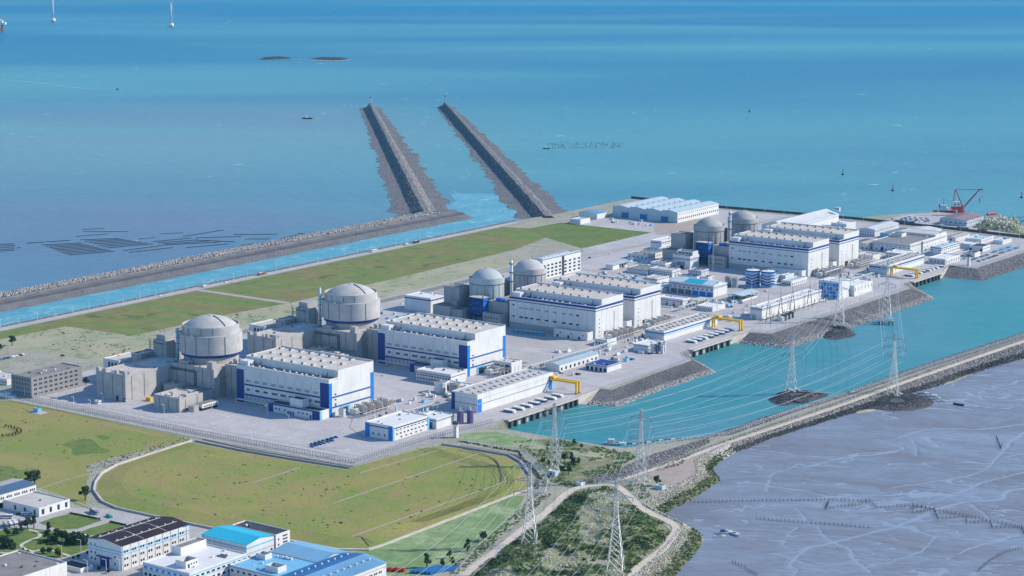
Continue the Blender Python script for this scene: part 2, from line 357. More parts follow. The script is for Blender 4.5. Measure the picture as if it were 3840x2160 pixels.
def part(mb, name, mat, parent, loc=(0, 0, 0), rz=0.0, smooth=False, kind=None):
    o = link(name, mb.mesh(name, mat, smooth), parent, loc, rz)
    if kind: o['kind'] = kind
    return o
def tag(o, label, cat, group=None, kind=None):
    o['label'] = label; o['category'] = cat
    if group: o['group'] = group
    if kind: o['kind'] = kind
    return o
def thing(name, label, cat, a, b, z=0.0, rot=0.0, group=None):
    return tag(link(name, None, None, W(a, b, z), ANG + rot), label, cat, group)
def single(mb, name, mat, label, cat, a, b, z=0.0, rot=0.0, group=None, smooth=False):
    return tag(link(name, mb.mesh(name, mat, smooth), None, W(a, b, z), ANG + rot), label, cat, group)
def structure(name, mb, mat, kind='structure', label=None):
    """mesh given in plant coordinates, part of the setting"""
    mb.v = [W(*p) for p in mb.v]
    o = link(name, mb.mesh(name, mat)); o['kind'] = kind
    if label: o['label'] = label
    return o
def copy_tree(o, a, b, z=0.0, rot=0.0, label=None, group=None):
    r = o.copy(); COL.objects.link(r); r.location = W(a, b, z); r.rotation_euler = (0, 0, ANG + rot)
    if label: r['label'] = label
    if group: r['group'] = group
    for ch in o.children:
        c = ch.copy(); COL.objects.link(c); c.parent = r
        for g in ch.children:
            d = g.copy(); COL.objects.link(d); d.parent = c
    return r
BOXES = {}
def bit(parent, name, mat, x, y, z, dx, dy, dz):
    """small box part (window, panel, stripe ...), mesh data shared between alike pieces; x, y, z = its low corner"""
    k = (name, mat, round(dx, 2), round(dy, 2), round(dz, 2))
    if k not in BOXES: BOXES[k] = MB().box(0, dx, 0, dy, 0, dz).mesh(name, mat)
    return link(name, BOXES[k], parent, (x, y, z))
def sheet(name, pts, z, mat, label=None):
    p = list(pts)
    if sum(p[i - 1][0] * p[i][1] - p[i][0] * p[i - 1][1] for i in range(len(p))) < 0: p = p[::-1]
    mb = MB(); mb.add([(a, b, z) for a, b in p], [tuple(range(len(p)))]); return structure(name, mb, mat, label=label)
def smooth_line(pts, n=6):
    """Catmull-Rom through the points"""
    out = []
    P = [pts[0]] + list(pts) + [pts[-1]]
    for i in range(1, len(P) - 2):
        for k in range(n):
            t = k / n
            out.append(tuple(0.5 * (2 * P[i][j] + (P[i + 1][j] - P[i - 1][j]) * t + (2 * P[i - 1][j] - 5 * P[i][j] + 4 * P[i + 1][j] - P[i + 2][j]) * t * t
                             + (3 * P[i][j] - P[i - 1][j] - 3 * P[i + 1][j] + P[i + 2][j]) * t ** 3) for j in range(len(pts[0]))))
    out.append(tuple(pts[-1])); return out
def ribbon_mb(pts, width, z, jitter=0.0):
    mb = MB(); vs = []; n = len(pts)
    for i in range(n):
        p, q = pts[max(i - 1, 0)], pts[min(i + 1, n - 1)]
        dx, dy = q[0] - p[0], q[1] - p[1]; L = math.hypot(dx, dy) or 1
        w = (width[i] if isinstance(width, (list, tuple)) else width) / 2 * (1 + rnd.uniform(-jitter, jitter))
        zz = z[i] if isinstance(z, (list, tuple)) else z
        vs += [(pts[i][0] - dy / L * w, pts[i][1] + dx / L * w, zz), (pts[i][0] + dy / L * w, pts[i][1] - dx / L * w, zz)]
    mb.add(vs, [(2 * i + 1, 2 * i + 3, 2 * i + 2, 2 * i) for i in range(n - 1)]); return mb
def ribbon(name, pts, width, z, mat, jitter=0.0): return structure(name, ribbon_mb(pts, width, z, jitter), mat)
def np_mesh(name, V, F, mat):
    """V (n,3) plant coordinates, F (m,k) faces with k constant"""
    X = np.empty_like(V); X[:, 0] = OX + V[:, 0] * AX - V[:, 1] * AY; X[:, 1] = OY + V[:, 0] * AY + V[:, 1] * AX; X[:, 2] = V[:, 2]
    return np_raw(name, X, F, mat)
def np_raw(name, X, F, mat):
    me = bpy.data.meshes.new(name); m, k = F.shape
    me.vertices.add(len(X)); me.vertices.foreach_set('co', X.astype(np.float32).ravel())
    me.loops.add(m * k); me.loops.foreach_set('vertex_index', F.astype(np.int32).ravel())
    me.polygons.add(m); me.polygons.foreach_set('loop_start', np.arange(0, m * k, k, dtype=np.int32))
    me.update(calc_edges=True); me.materials.append(M[mat]); return me
RS = np.random.RandomState(5)
OCT = np.array([(1, 0, 0), (-1, 0, 0), (0, 1, 0), (0, -1, 0), (0, 0, 1), (0, 0, -1)], float)
OCTF = np.array([(0, 2, 4), (2, 1, 4), (1, 3, 4), (3, 0, 4), (2, 0, 5), (1, 2, 5), (3, 1, 5), (0, 3, 5)])
CUB = np.array([(-1, -1, -1), (1, -1, -1), (1, 1, -1), (-1, 1, -1), (-1, -1, 1), (1, -1, 1), (1, 1, 1), (-1, 1, 1)], float) * 0.75
CUBF = np.array([(0, 2, 1), (0, 3, 2), (4, 5, 6), (4, 6, 7), (0, 1, 5), (0, 5, 4), (1, 2, 6), (1, 6, 5), (2, 3, 7), (2, 7, 6), (3, 0, 4), (3, 4, 7)])
def rocks(name, pts, size, mat, label=None, flatten=0.75):
    """loose stones lying at the given points, joined"""
    P = np.array(pts, float); n = len(P)
    S = size[0] + (size[1] - size[0]) * RS.rand(n) ** 2
    V = CUB[None] * (1 + RS.uniform(-0.45, 0.45, (n, 8, 3))) * S[:, None, None] * np.array([1, 1, flatten])
    A = RS.rand(n) * 6.28; ca, sa = np.cos(A)[:, None], np.sin(A)[:, None]
    T = RS.uniform(-0.6, 0.6, n); ct, st = np.cos(T)[:, None], np.sin(T)[:, None]
    x, y, z = V[..., 0], V[..., 1], V[..., 2]
    y, z = y * ct - z * st, y * st + z * ct
    x, y = x * ca - y * sa, x * sa + y * ca
    V = np.stack([x, y, z], -1) + P[:, None]
    F = (CUBF[None] + 8 * np.arange(n)[:, None, None]).reshape(-1, 3)
    o = link(name, np_mesh(name, V.reshape(-1, 3), F, mat)); o['kind'] = 'stuff'
    if label: o['label'] = label
    return o
def strip_points(top, bot, n, zf=None):
    """random points on the ruled band between two polylines of (a, b, z)"""
    def at(line, t):
        L = [0.0]
        for p, q in zip(line, line[1:]): L.append(L[-1] + math.dist(p[:2], q[:2]))
        d = t * L[-1]
        for i in range(len(line) - 1):
            if d <= L[i + 1] or i == len(line) - 2:
                k = (d - L[i]) / max(L[i + 1] - L[i], 1e-6)
                return [line[i][j] + (line[i + 1][j] - line[i][j]) * k for j in range(3)]
    out = []
    for _ in range(n):
        t, s = rnd.random(), rnd.random(); p, q = at(top, t), at(bot, t)
        out.append([p[j] + (q[j] - p[j]) * s for j in range(3)])
    return out
def band(name, lines, mat, kind='structure'):
    """skin through several polylines of equal point count"""
    mb = MB(); n = len(lines[0]); vs = [tuple(p) for L in lines for p in L]
    fs = [(j * n + i, j * n + i + 1, (j + 1) * n + i + 1, (j + 1) * n + i) for j in range(len(lines) - 1) for i in range(n - 1)]
    mb.add(vs, fs); return structure(name, mb, mat, kind)
def inside(x, y, poly):
    c = False; j = len(poly) - 1
    for i in range(len(poly)):
        if (poly[i][1] > y) != (poly[j][1] > y) and x < (poly[j][0] - poly[i][0]) * (y - poly[i][1]) / (poly[j][1] - poly[i][1]) + poly[i][0]: c = not c
        j = i
    return c
def scatter_in(poly, n, keep=None):
    xs = [p[0] for p in poly]; ys = [p[1] for p in poly]; out = []
    for _ in range(n * 20):
        if len(out) >= n: break
        x, y = rnd.uniform(min(xs), max(xs)), rnd.uniform(min(ys), max(ys))
        if inside(x, y, poly) and (keep is None or keep(x, y)): out.append((x, y))
    return out
def leaves_np(centres, radii, per, size):
    """leaf quads filling small lumps: returns vertices and faces"""
    C = np.repeat(np.array(centres, float), per, 0); R = np.repeat(np.array(radii, float), per)
    n = len(C); D = RS.normal(size=(n, 3)); D /= np.linalg.norm(D, axis=1)[:, None]
    P = C + D * (R * (0.55 + 0.5 * RS.rand(n)))[:, None] * np.array([1, 1, 0.8])
    U = RS.normal(size=(n, 3)); U /= np.linalg.norm(U, axis=1)[:, None]
    Nn = D + 0.6 * RS.normal(size=(n, 3)); Vv = np.cross(Nn, U); Vv /= np.linalg.norm(Vv, axis=1)[:, None] + 1e-9
    U = np.cross(Vv, Nn); U /= np.linalg.norm(U, axis=1)[:, None] + 1e-9
    S = (size * (0.6 + 0.8 * RS.rand(n)))[:, None]
    V = np.stack([P - U * S - Vv * S * .7, P + U * S - Vv * S * .7, P + U * S + Vv * S * .7, P - U * S + Vv * S * .7], 1).reshape(-1, 3)
    return V, np.arange(4 * n).reshape(-1, 4)
ORD = ['first', 'second', 'third', 'fourth', 'fifth', 'sixth', 'seventh', 'eighth', 'ninth', 'tenth', 'eleventh', 'twelfth', 'thirteenth', 'fourteenth', 'fifteenth', 'sixteenth', 'seventeenth', 'eighteenth', 'nineteenth', 'twentieth']
# ================================================================== THE SETTING
sea = MB(); sea.add([(-60000, -4000, ZW), (60000, -4000, ZW), (60000, 70000, ZW), (-60000, 70000, ZW)], [(0, 1, 2, 3)])
o = link('sea', sea.mesh('sea', 'sea_water')); o['kind'] = 'structure'; o['label'] = 'blue and turquoise sea reaching to the top of the view'

# land: top edge (level 0), toe of its slope, slope material up to the next corner
RING = [((-408, -1200), (-442, -1200, -8.6), 'riprap_bed'), ((-408, 1085), (-442, 1085, -8.6), 'riprap_bed'), ((-400, 1150), (-432, 1165, -8.6), 'riprap_bed'),
 ((-400, 1370), (-412, 1402, -8.6), 'dark_bed'), ((-232, 1362), (-234, 1392, -8.6), 'dark_bed'), ((-20, 1376), (-24, 1406, -8.6), 'dark_bed'), ((-8, 1420), (-22, 1430, -8.6), 'pale_rock'),
 ((20, 1470), (4, 1480, -8.6), 'pale_rock'), ((50, 1512), (44, 1526, -8.6), 'dark_bed'), ((148, 1512), (156, 1528, -8.6), 'dark_bed'), ((178, 1470), (196, 1480, -8.6), 'dark_bed'),
 ((226, 1388), (246, 1398, -8.6), 'dark_bed'), ((262, 1356), (280, 1376, -8.6), 'dark_bed'), ((305, 1345), (337, 1362, -8.6), 'riprap_bed'), ((305, 1082), (333, 1042, -8.6), 'riprap_bed'),
 ((268, 1082), (279, 1039, -8.6), 'quay_concrete'), ((280, 1037), (280, 1037, -9), 'quay_concrete'), ((280, 943), (280, 943, -9), 'block_slope'), ((282, 928), (290, 944, -8.6), 'block_slope'),
 ((300, 905), (336, 898, -8.6), 'block_slope'), ((301, 738), (338, 735, -8.6), 'block_slope'), ((298, 562), (336, 540, -8.6), 'block_slope'), ((276, 556), (277, 529, -8.6), 'quay_concrete'),
 ((272, 527), (272, 527, -9), 'quay_concrete'), ((272, 436), (272, 436, -9), 'block_slope'), ((280, 418), (277, 434, -8.6), 'block_slope'), ((300, 396), (333, 391, -8.6), 'block_slope'),
 ((303, 313), (329, 303, -8.6), 'block_slope'), ((308, 236), (334, 204, -8.6), 'block_slope'), ((296, 232), (306, 194, -8.6), 'quay_concrete'), ((297, 190), (297, 190, -9), 'quay_concrete'),
 ((297, 72), (297, 72, -9), 'weed_bed'), ((309, 48), (309, 67, -8.6), 'weed_bed'), ((365, 48), (365, 68, -8.6), 'weed_bed'), ((422, 50), (422, 71, -8.6), 'weed_bed'), ((440, 54), (446, 79, -8.6), 'riprap_bed'),
 ((492, 150), (461, 163, -8.6), 'riprap_bed'), ((496, 263), (465, 263, -8.6), 'riprap_bed'), ((505, 354), (478, 354, -8.6), 'riprap_bed'), ((513, 502), (482, 502, -8.6), 'riprap_bed'),
 ((528, 700), (497, 720, -8.6), 'riprap_bed'), ((545, 900), (514, 900, -8.6), 'riprap_bed'), ((570, 1300), (540, 1300, -8.6), 'riprap_bed'),
 ((582, 1300), (612, 1300, -4.6), 'dark_bed'), ((557, 900), (592, 900, -4.6), 'dark_bed'), ((540, 690), (573, 640, -4.6), 'dark_bed'), ((530, 520), (553, 510, -4.6), 'dark_bed'),
 ((524, 430), (551, 439, -4.6), 'dark_bed'), ((521, 400), (545, 412, -4.6), 'dark_bed'), ((518, 330), (536, 305, -4.6), 'dark_bed'), ((515, 250), (527, 229, -4.6), 'dark_bed'), ((509, 182), (520, 172, -4.6), 'dark_bed'),
 ((506, 120), (520, 110, -4.6), 'pale_rock'), ((509, 82), (525, 80, -4.6), 'weed_bed'), ((516, 50), (533, 50, -4.6), 'weed_bed'), ((538, 18), (558, 23, -4.6), 'weed_bed'), ((546, -46), (570, -46, -4.6), 'weed_bed'),
 ((552, -88), (572, -88, -4.6), 'weed_bed'), ((606, -116), (626, -121, -4.6), 'weed_bed'), ((622, -160), (643, -151, -4.6), 'weed_bed'), ((640, -218), (660, -206, -4.6), 'weed_bed'),
 ((652, -280), (676, -262, -4.6), 'weed_bed'), ((690, -420), (716, -400, -4.6), 'weed_bed'), ((700, -1200), (730, -1200, -4.6), 'weed_bed')]
mb = MB(); top = [(p[0][0], p[0][1], 0.0) for p in RING]
if sum(top[i - 1][0] * top[i][1] - top[i][0] * top[i - 1][1] for i in range(len(top))) < 0: top = top[::-1]
mb.add(top, [tuple(range(len(top)))]); structure('ground', mb, 'gravel_ground', label='made ground of the coastal plant site')
i = 0
while i < len(RING) - 1:
    j = i
    while j < len(RING) - 1 and RING[j][2] == RING[i][2]: j += 1
    band({'quay_concrete': 'quay_face', 'block_slope': 'revetment_slope', 'weed_bed': 'shore_slope'}.get(RING[i][2], 'embankment_slope'),
         [[(*RING[k][0], 0.0) for k in range(i, j + 1)], [RING[k][1] for k in range(i, j + 1)]], RING[i][2])
    i = j
sheet('basin_water', [(262, 60), (262, 1050), (290, 1400), (700, 1700), (700, 1310), (575, 1300), (550, 900), (532, 700), (515, 502), (505, 354), (495, 263), (490, 150), (440, 50)], ZW + 0.06, 'basin_water', 'turquoise water of the cooling intake basin')
sheet('discharge_channel', [(-520, -1200), (-520, 1080), (-600, 1150), (-640, 1230), (-700, 1290), (-640, 1330), (-600, 1300), (-560, 1350), (-500, 1290), (-410, 1170), (-425, 1080), (-425, -1200)], ZW + 0.06, 'channel_water', 'fast light blue discharge channel streaked with foam')
MUDP = [(576, 1300), (551, 900), (534, 690), (518, 412), (512, 300), (503, 182), (500, 60), (520, 0), (535, -60), (540, -95), (592, -132), (615, -200), (635, -300), (670, -500), (690, -1200), (3000, -1200), (3000, 1300)]
sheet('mudflat', MUDP, ZM - .45, 'mud', 'grey wet tidal mudflat cut by creeks')
# paved plant platform
sheet('plant_pavement', [(-165, -126), (286, -123), (287, -10), (294, 60), (295, 188), (294, 234), (300, 240), (299, 395), (270, 420), (270, 528), (275, 560), (296, 565), (298, 905), (280, 925), (278, 1040), (266, 1080), (303, 1084), (303, 1340), (-20, 1352),
      (-230, 1340), (-300, 1300), (-330, 1050), (-172, 900), (-160, 640), (-165, 34)], 0.05, 'paving', 'pale concrete paving of the power station')
sheet('spit_yard', [(20, 1380), (30, 1465), (56, 1500), (140, 1500), (168, 1462), (215, 1380), (250, 1352), (40, 1372)], 0.05, 'light_paving', 'concrete yard on the spit by the crane')
# fields north-west of the units
sheet('meadow', [(-389, -500), (-389, 385), (-246, 385), (-254, 300), (-254, 149), (-353, 142), (-357, 51), (-378, -500)], 0.06, 'field_grass', 'green and brown meadow between channel road and bare lot')
sheet('far_meadow', [(-389, 396), (-389, 1010), (-300, 1040), (-258, 860), (-250, 640), (-247, 547), (-243, 396)], 0.06, 'field_grass', 'long green meadow beyond the cross path')
sheet('bare_lot', [(-355, -80), (-353, 142), (-254, 149), (-254, 300), (-243, 396), (-247, 547), (-252, 660), (-250, 800), (-180, 800), (-175, 600), (-172, 460), (-183, 244), (-170, 40), (-276, 28), (-330, 24), (-340, -80)], 0.045, 'pale_field', 'pale sparse grass lot behind the first two reactors')
sheet('north_lawn', pks('D', [(1330, 575), (1410, 560), (1640, 585), (1465, 625), (1380, 600)]), 0.08, 'garden_grass', 'green lawn beside the fence in the far north')
sheet('bare_soil', pks('D', [(1640, 560), (1700, 545), (1800, 555), (1720, 590), (1650, 590)]), 0.09, 'bare_soil', 'bare brown soil in front of the far warehouse')
sheet('channel_road', [(-405, -1200), (-405, 1060), (-392, 1060), (-392, -1200)], 0.09, 'road_concrete', 'narrow concrete road along the discharge channel')
ribbon('cross_path', [(-392, 391), (-330, 390), (-236, 392)], 4.5, 0.10, 'road_concrete')
ribbon('lot_track', [(-186, 60), (-184, 244), (-173, 460), (-178, 640), (-200, 900)], 5.0, 0.11, 'light_paving')
ribbon('lot_edge_strip', [(-254, 149), (-254, 300), (-244, 390), (-248, 560)], 2.0, 0.10, 'bare_soil')
# fields south of the fence
lawn_left = [(-620, -142), (-134, -142), (-112, -134), (104, -143), (116, -150)] + pks(7, [(1180, 250), (1020, 292), (880, 335), (868, 380), (905, 425), (870, 520), (890, 620), (860, 700), (885, 775), (400, 575), (0, 605)]) + [(40, -420), (-620, -700)]
sheet('south_lawn', lawn_left, 0.06, 'lawn', 'broad dry yellow green lawn outside the perimeter fence')
for nm, pts in (('dark_grass_patch', [(610, 130), (780, 80), (920, 75), (1010, 150), (1110, 185), (1060, 210), (880, 222), (740, 235), (720, 170)]), ('fresh_grass_patch', [(960, 45), (1030, 32), (1110, 60), (1050, 85)]),
                ('low_grass_patch', [(-40, 335), (120, 350), (190, 385), (330, 370), (400, 380), (250, 450), (90, 520), (-40, 560)])):
    sheet(nm, smooth_line(pks(7, pts + pts[:1]), 4)[:-1], 0.075, 'garden_grass')
ribbon('lawn_kerb', pks(7, [(400, 570), (640, 490), (900, 420), (1180, 345)]), 1.0, 0.10, 'road_concrete')
ribbon('lawn_kerb', pks(7, [(400, 570), (620, 650), (880, 745), (1000, 760)]), 1.2, 0.10, 'road_concrete')
ribbon('lawn_seam', pks(6, [(0, 598), (700, 720), (1200, 810), (1720, 915)]), 0.8, 0.09, 'bare_soil')
MOUND = [(121, -154), (124, -200), (129, -246), (139, -272), (153, -292), (171, -311), (200, -329), (224, -336), (263, -335), (322, -332), (376, -322), (430, -318), (445, -308), (450, -290), (449, -200), (447, -102), (428, -76), (395, -44), (374, -31), (324, -33), (307, -36), (296, -143), (240, -149), (180, -153)]
cen = (290, -190)
inner = [(cen[0] + (x - cen[0]) * 0.90, cen[1] + (y - cen[1]) * 0.86) for x, y in MOUND]
mb = MB(); n = len(MOUND); mb.add([(x, y, 0.15) for x, y in MOUND] + [(x, y, 2.2) for x, y in inner], [(i, n + i, n + (i + 1) % n, (i + 1) % n) for i in range(n)] + [tuple(range(2 * n - 1, n - 1, -1))])
structure('mown_field', mb, 'lawn', label='large mown dry grass field with thin white lines')
def curve_wall(name, pts, w, h, mat, label, cat, z=0.0):
    mb = MB()
    for p, q in zip(pts, pts[1:]):
        L = math.dist(p, q); ux, uy = (q[0] - p[0]) / L, (q[1] - p[1]) / L; hx, hy = -uy * w / 2, ux * w / 2
        p2 = (p[0] - ux * w * .3, p[1] - uy * w * .3); q2 = (q[0] + ux * w * .3, q[1] + uy * w * .3)
        mb.prism([(p2[0] + hx, p2[1] + hy), (p2[0] - hx, p2[1] - hy), (q2[0] - hx, q2[1] - hy), (q2[0] + hx, q2[1] + hy)], z - 0.3, z + h + rnd.uniform(0, .05))
    return tag(structure(name, mb, mat, kind='thing'), label, cat)
for k, (p, q) in enumerate([((120, 515), (610, 355)), ((930, 720), (2390, 220)), ((1130, 1050), (2680, 495)), ((1210, 410), (2080, 160))]):
    ribbon('field_line', [pk(8, *p, 2.2), pk(8, *q, 2.2)], 1.0, 2.26, 'light_paving')
ribbon('field_ditch', smooth_line(pks(9, [(60, 160), (300, 225), (430, 290), (470, 400), (485, 510)], 2.2), 4), 1.6, 2.27, 'dark_bed')
ribbon('field_drain', pks(8, [(1140, 1050), (1220, 1065), (1340, 1130)], 1.5), 1.2, 2.25, 'dark_bed')
sheet('mint_field', pks(8, [(1130, 1215), (1380, 1165), (2000, 925), (2680, 650)]) + pks(9, [(720, 640), (640, 820), (420, 1060), (140, 1230), (0, 1330)]) + [(520, -345), (470, -345)], 0.06, 'mint_field', 'pale mint green cropped field beside the wire fence')
curve_wall('ditch_wall', [(121, -151), (127, -246), (137, -273), (152, -294), (170, -313), (199, -332), (224, -339), (263, -338), (330, -335)], 1.2, 1.6, 'quay_concrete', 'curved pale concrete ditch wall on the west side of the mown field', 'wall')
curve_wall('ditch_wall', [(376, -325), (432, -321), (452, -308), (453, -290), (452, -200), (450, -100)], 2.4, 1.0, 'quay_concrete', 'straight white concrete ditch wall along the mint green field', 'wall')
curve_wall('ditch_wall', [(450, -100), (431, -73), (397, -40), (375, -27), (324, -29), (306, -31)], 1.4, 1.5, 'grey_concrete', 'grey ditch wall round the basin end of the mown field', 'wall')
curve_wall('ditch_wall', [(296, -139), (240, -145), (180, -149), (124, -148)], 1.2, 1.5, 'grey_concrete', 'grey ditch wall between perimeter fence and mown field', 'wall')
ribbon('ditch', [(455, -100), (436, -70), (401, -36), (377, -22), (320, -24)], 4, 0.12, 'dark_bed')
ribbon('ditch', [(124, -139), (180, -142), (296, -134)], 3, 0.12, 'dark_bed')
# foreground yard, lawns and garden paths
sheet('works_yard', pks(7, [(-400, 590), (240, 650), (600, 760), (900, 765), (1170, 775), (1590, 875), (2200, 1000), (2600, 1080), (3300, 1240), (3700, 1700)]) + [(560, -420), (420, -700), (-100, -800)], 0.05, 'road_concrete', 'concrete yard and roads of the works compound')
sheet('yard_lawn', pks(7, [(390, 915), (540, 860), (700, 825), (860, 850), (1030, 890), (900, 935), (780, 975), (640, 985), (500, 955)]), 0.10, 'garden_grass', 'leaf shaped lawn between the compound roads')
sheet('yard_lawn', pks(7, [(815, 1005), (900, 970), (1110, 910), (1240, 945), (1150, 990), (1000, 1045), (850, 1035)]), 0.10, 'garden_grass', 'small lawn behind the dark roofed workshop')
sheet('garden_lawn', pks(7, [(-160, 1010), (120, 975), (330, 970), (640, 1010), (880, 1065), (890, 1180), (700, 1250), (560, 1275), (330, 1265), (150, 1215), (-160, 1195)]), 0.10, 'garden_grass', 'garden lawn with trees and winding path')
sheet('garden_lawn', pks(7, [(-100, 1260), (180, 1262), (350, 1300), (150, 1420), (-100, 1470)]), 0.10, 'garden_grass', 'corner lawn beside the grey flat roof')
ribbon('garden_path', smooth_line(pks(7, [(290, 985), (375, 1005), (400, 1050), (290, 1095), (215, 1140), (260, 1180), (340, 1200), (440, 1182), (560, 1200), (720, 1255)]), 6), 2.6, 0.14, 'dirt_road')
ribbon('garden_path', smooth_line(pks(7, [(330, 1200), (310, 1240), (200, 1300), (110, 1340)]), 6), 2.4, 0.15, 'dirt_road')
# tracks on the shore
TRACK = smooth_line(pks(9, [(40, 1490), (330, 1270), (700, 985), (940, 805), (1120, 640), (1240, 570), (1420, 540), (1600, 535), (1700, 585), (1800, 680), (1880, 755), (2000, 830), (2160, 900), (2240, 960), (2215, 1040), (2100, 1190), (1960, 1290), (1830, 1390), (1790, 1500)]), 6)
ribbon('shore_track', TRACK, 6.5, 0.30, 'dirt_road', 0.12)
DY = [(492, -48), (500, 40), (502, 110), (508, 186), (516, 300), (521, 420), (529, 560), (538, 700), (552, 900), (577, 1300)]
ribbon('dyke_track', smooth_line([(x + 2, y) for x, y in DY], 6), 5.5, 0.32, 'dirt_road', 0.10)
sheet('gravel_patch', pks(9, [(1960, 420), (2200, 300), (2420, 260), (2460, 420), (2300, 560), (2050, 480)]), 0.09, 'bare_soil')
sheet('clearing', pks(9, [(560, 100), (1000, 140), (1480, 210), (1700, 230), (1500, 265), (1300, 240), (1000, 190), (640, 150)]), 0.10, 'pale_field')
# ------------------------------------------------------------------ breakwaters and riprap
BW = [b for b in range(-1200, 1101, 100)]
bw = thing('outer_breakwater', 'long straight breakwater of pale armour blocks beyond the discharge channel', 'breakwater', 0, 0)
L = [[(-566, b, 0.2) for b in BW], [(-541, b, 0.9) for b in BW], [(-539, b, 0.9) for b in BW], [(-537.8, b, -0.9) for b in BW], [(-528, b, -1.6) for b in BW]]
def child_band(parent, name, lines, mat):
    mb = MB(); n = len(lines[0]); mb.add([tuple(p) for q in lines for p in q], [(j * n + i, j * n + i + 1, (j + 1) * n + i + 1, (j + 1) * n + i) for j in range(len(lines) - 1) for i in range(n - 1)])
    return part(mb, name, mat, parent)
child_band(bw, 'sea_slope', [[(-576, b, -8.6) for b in BW], [(-566, b, 0.2) for b in BW]], 'dark_bed')
child_band(bw, 'crest', L, 'riprap_bed')
child_band(bw, 'inner_berm', [[(-528, b, -1.6) for b in BW], [(-522, b, -3.4) for b in BW]], 'dark_bed')
child_band(bw, 'inner_slope', [[(-522, b, -3.4) for b in BW], [(-504, b, -8.6) for b in BW]], 'riprap_bed')
TOPB = lambda a, z, b0, b1: [(a, b0, z), (a, b1, z)]
rocks('armour_blocks', strip_points(TOPB(-541, 1.4, 100, 1060), TOPB(-567, .8, 100, 1060), 6500) + strip_points(TOPB(-566, 1.0, 100, 1060), TOPB(-575, -7, 100, 1060), 500), (0.7, 1.4), 'armour_rock', 'pale concrete armour blocks heaped on the seaward breakwater slope', 1.0)
rocks('breakwater_stones', strip_points(TOPB(-523, -3.2, 60, 1080), TOPB(-506, -8, 60, 1080), 3500), (0.35, 0.8), 'grey_rock', 'small grey stones on the inner breakwater slope')
rocks('verge_stones', strip_points(TOPB(-411.5, .1, 60, 1070), TOPB(-406, .3, 60, 1070), 2600), (0.35, 0.8), 'grey_rock', 'grey stone verge between channel and road')
rocks('channel_bank_stones', strip_points(TOPB(-410, -0.3, 60, 1080), TOPB(-440, -8, 60, 1080), 3000), (0.5, 1.1), 'grey_rock', 'grey stones on the road side channel bank')
def jetty(name, base, tip, wb, wt, label, seed):
    rr = random.Random(seed); n = 90
    root = thing(name, label, 'breakwater', 0, 0)
    dx, dy = tip[0] - base[0], tip[1] - base[1]; Ld = math.hypot(dx, dy); ex, ey = dy / Ld, -dx / Ld      # e points to the right of the run
    prof = [(-1.0, -7.85, 'riprap_bed'), (-0.42, -7.0, 'dark_bed'), (-0.12, 2.2, 'grey_rock'), (0.06, 2.6, 'grey_rock'), (0.36, -6.6, 'riprap_bed'), (1.0, -7.8, None)]  # shaded left slope and sunlit right slope are put into the rock colours
    lines = []
    for k, (o, z, m_) in enumerate(prof):
        ln = []
        for i in range(n + 1):
            t = i / n; w = wb + (wt - wb) * t; edge = k in (0, 5)
            j = (rr.uniform(-0.26, 0.10) + 0.18 * mnoise.noise((i * .11, k * 3.0, seed))) if edge else rr.uniform(-0.02, 0.02)
            taper = 1.0 if i < n - 1 else 0.45
            q = (o + (j if o > 0 else -j)) * w * taper; zz = z if i < n - 1 else min(z, -3.0 if i == n - 1 else -8.3)
            ln.append((base[0] + dx * t + ex * q, base[1] + dy * t + ey * q, zz + rr.uniform(-.2, .2) * (not edge)))
        lines.append(ln)
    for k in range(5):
        child_band(root, ['rubble_flat', 'shade_toned_slope', 'crest', 'sun_toned_slope', 'rubble_flat'][k], lines[k:k + 2], prof[k][2])
    P = []
    for k, num in ((0, 900), (1, 1800), (2, 1200), (3, 1900), (4, 1200)): P += strip_points(lines[k], lines[k + 1], num)
    V = rocks('rubble', P, (0.5, 1.3), 'grey_rock'); V.parent = root; V.matrix_parent_inverse = root.matrix_basis.inverted()
    b = thing('jetty_beacon', 'black and white striped beacon pole on the tip of the ' + ('left' if seed == 3 else 'right') + ' jetty', 'beacon', tip[0] - dx * 0.02, tip[1] - dy * 0.02, 1.0)
    for z in range(5): part(MB().cyl(0, 0, z * 3, z * 3 + 3, 0.9, n=8), 'pole_band', 'white_wall' if z % 2 else 'dark', b)
    part(MB().cyl(0, 0, 15, 17, 1.3, 0.6, 8), 'lantern', 'dark', b)
    return root
jl = jetty('jetty', (-548, 1042), (-1715, 2320), 50, 25, 'left rubble jetty with a shade toned slope and pale crest reaching out to sea', 3)
jr = jetty('jetty', (-385, 1122), (-1597, 2440), 46, 20, 'right rubble jetty reaching out to sea from the plant corner', 4)
# foam drifting out between the jetties
for k in range(13):
    t = rnd.random() ** 1.3; a = -520 - t * 950 + rnd.uniform(-60, 60); b = 1190 + t * 1000 + rnd.uniform(-60, 60)
    pts = [(a, b)]
    for _ in range(7): a += rnd.uniform(-16, 4); b += rnd.uniform(-2, 16); pts.append((a + rnd.uniform(-5, 5), b))
    ribbon('foam_streak', smooth_line(pts, 3), [rnd.uniform(0.4, 1.6) for _ in range(22)], ZW + 0.12, 'outfall_foam', 0.5)
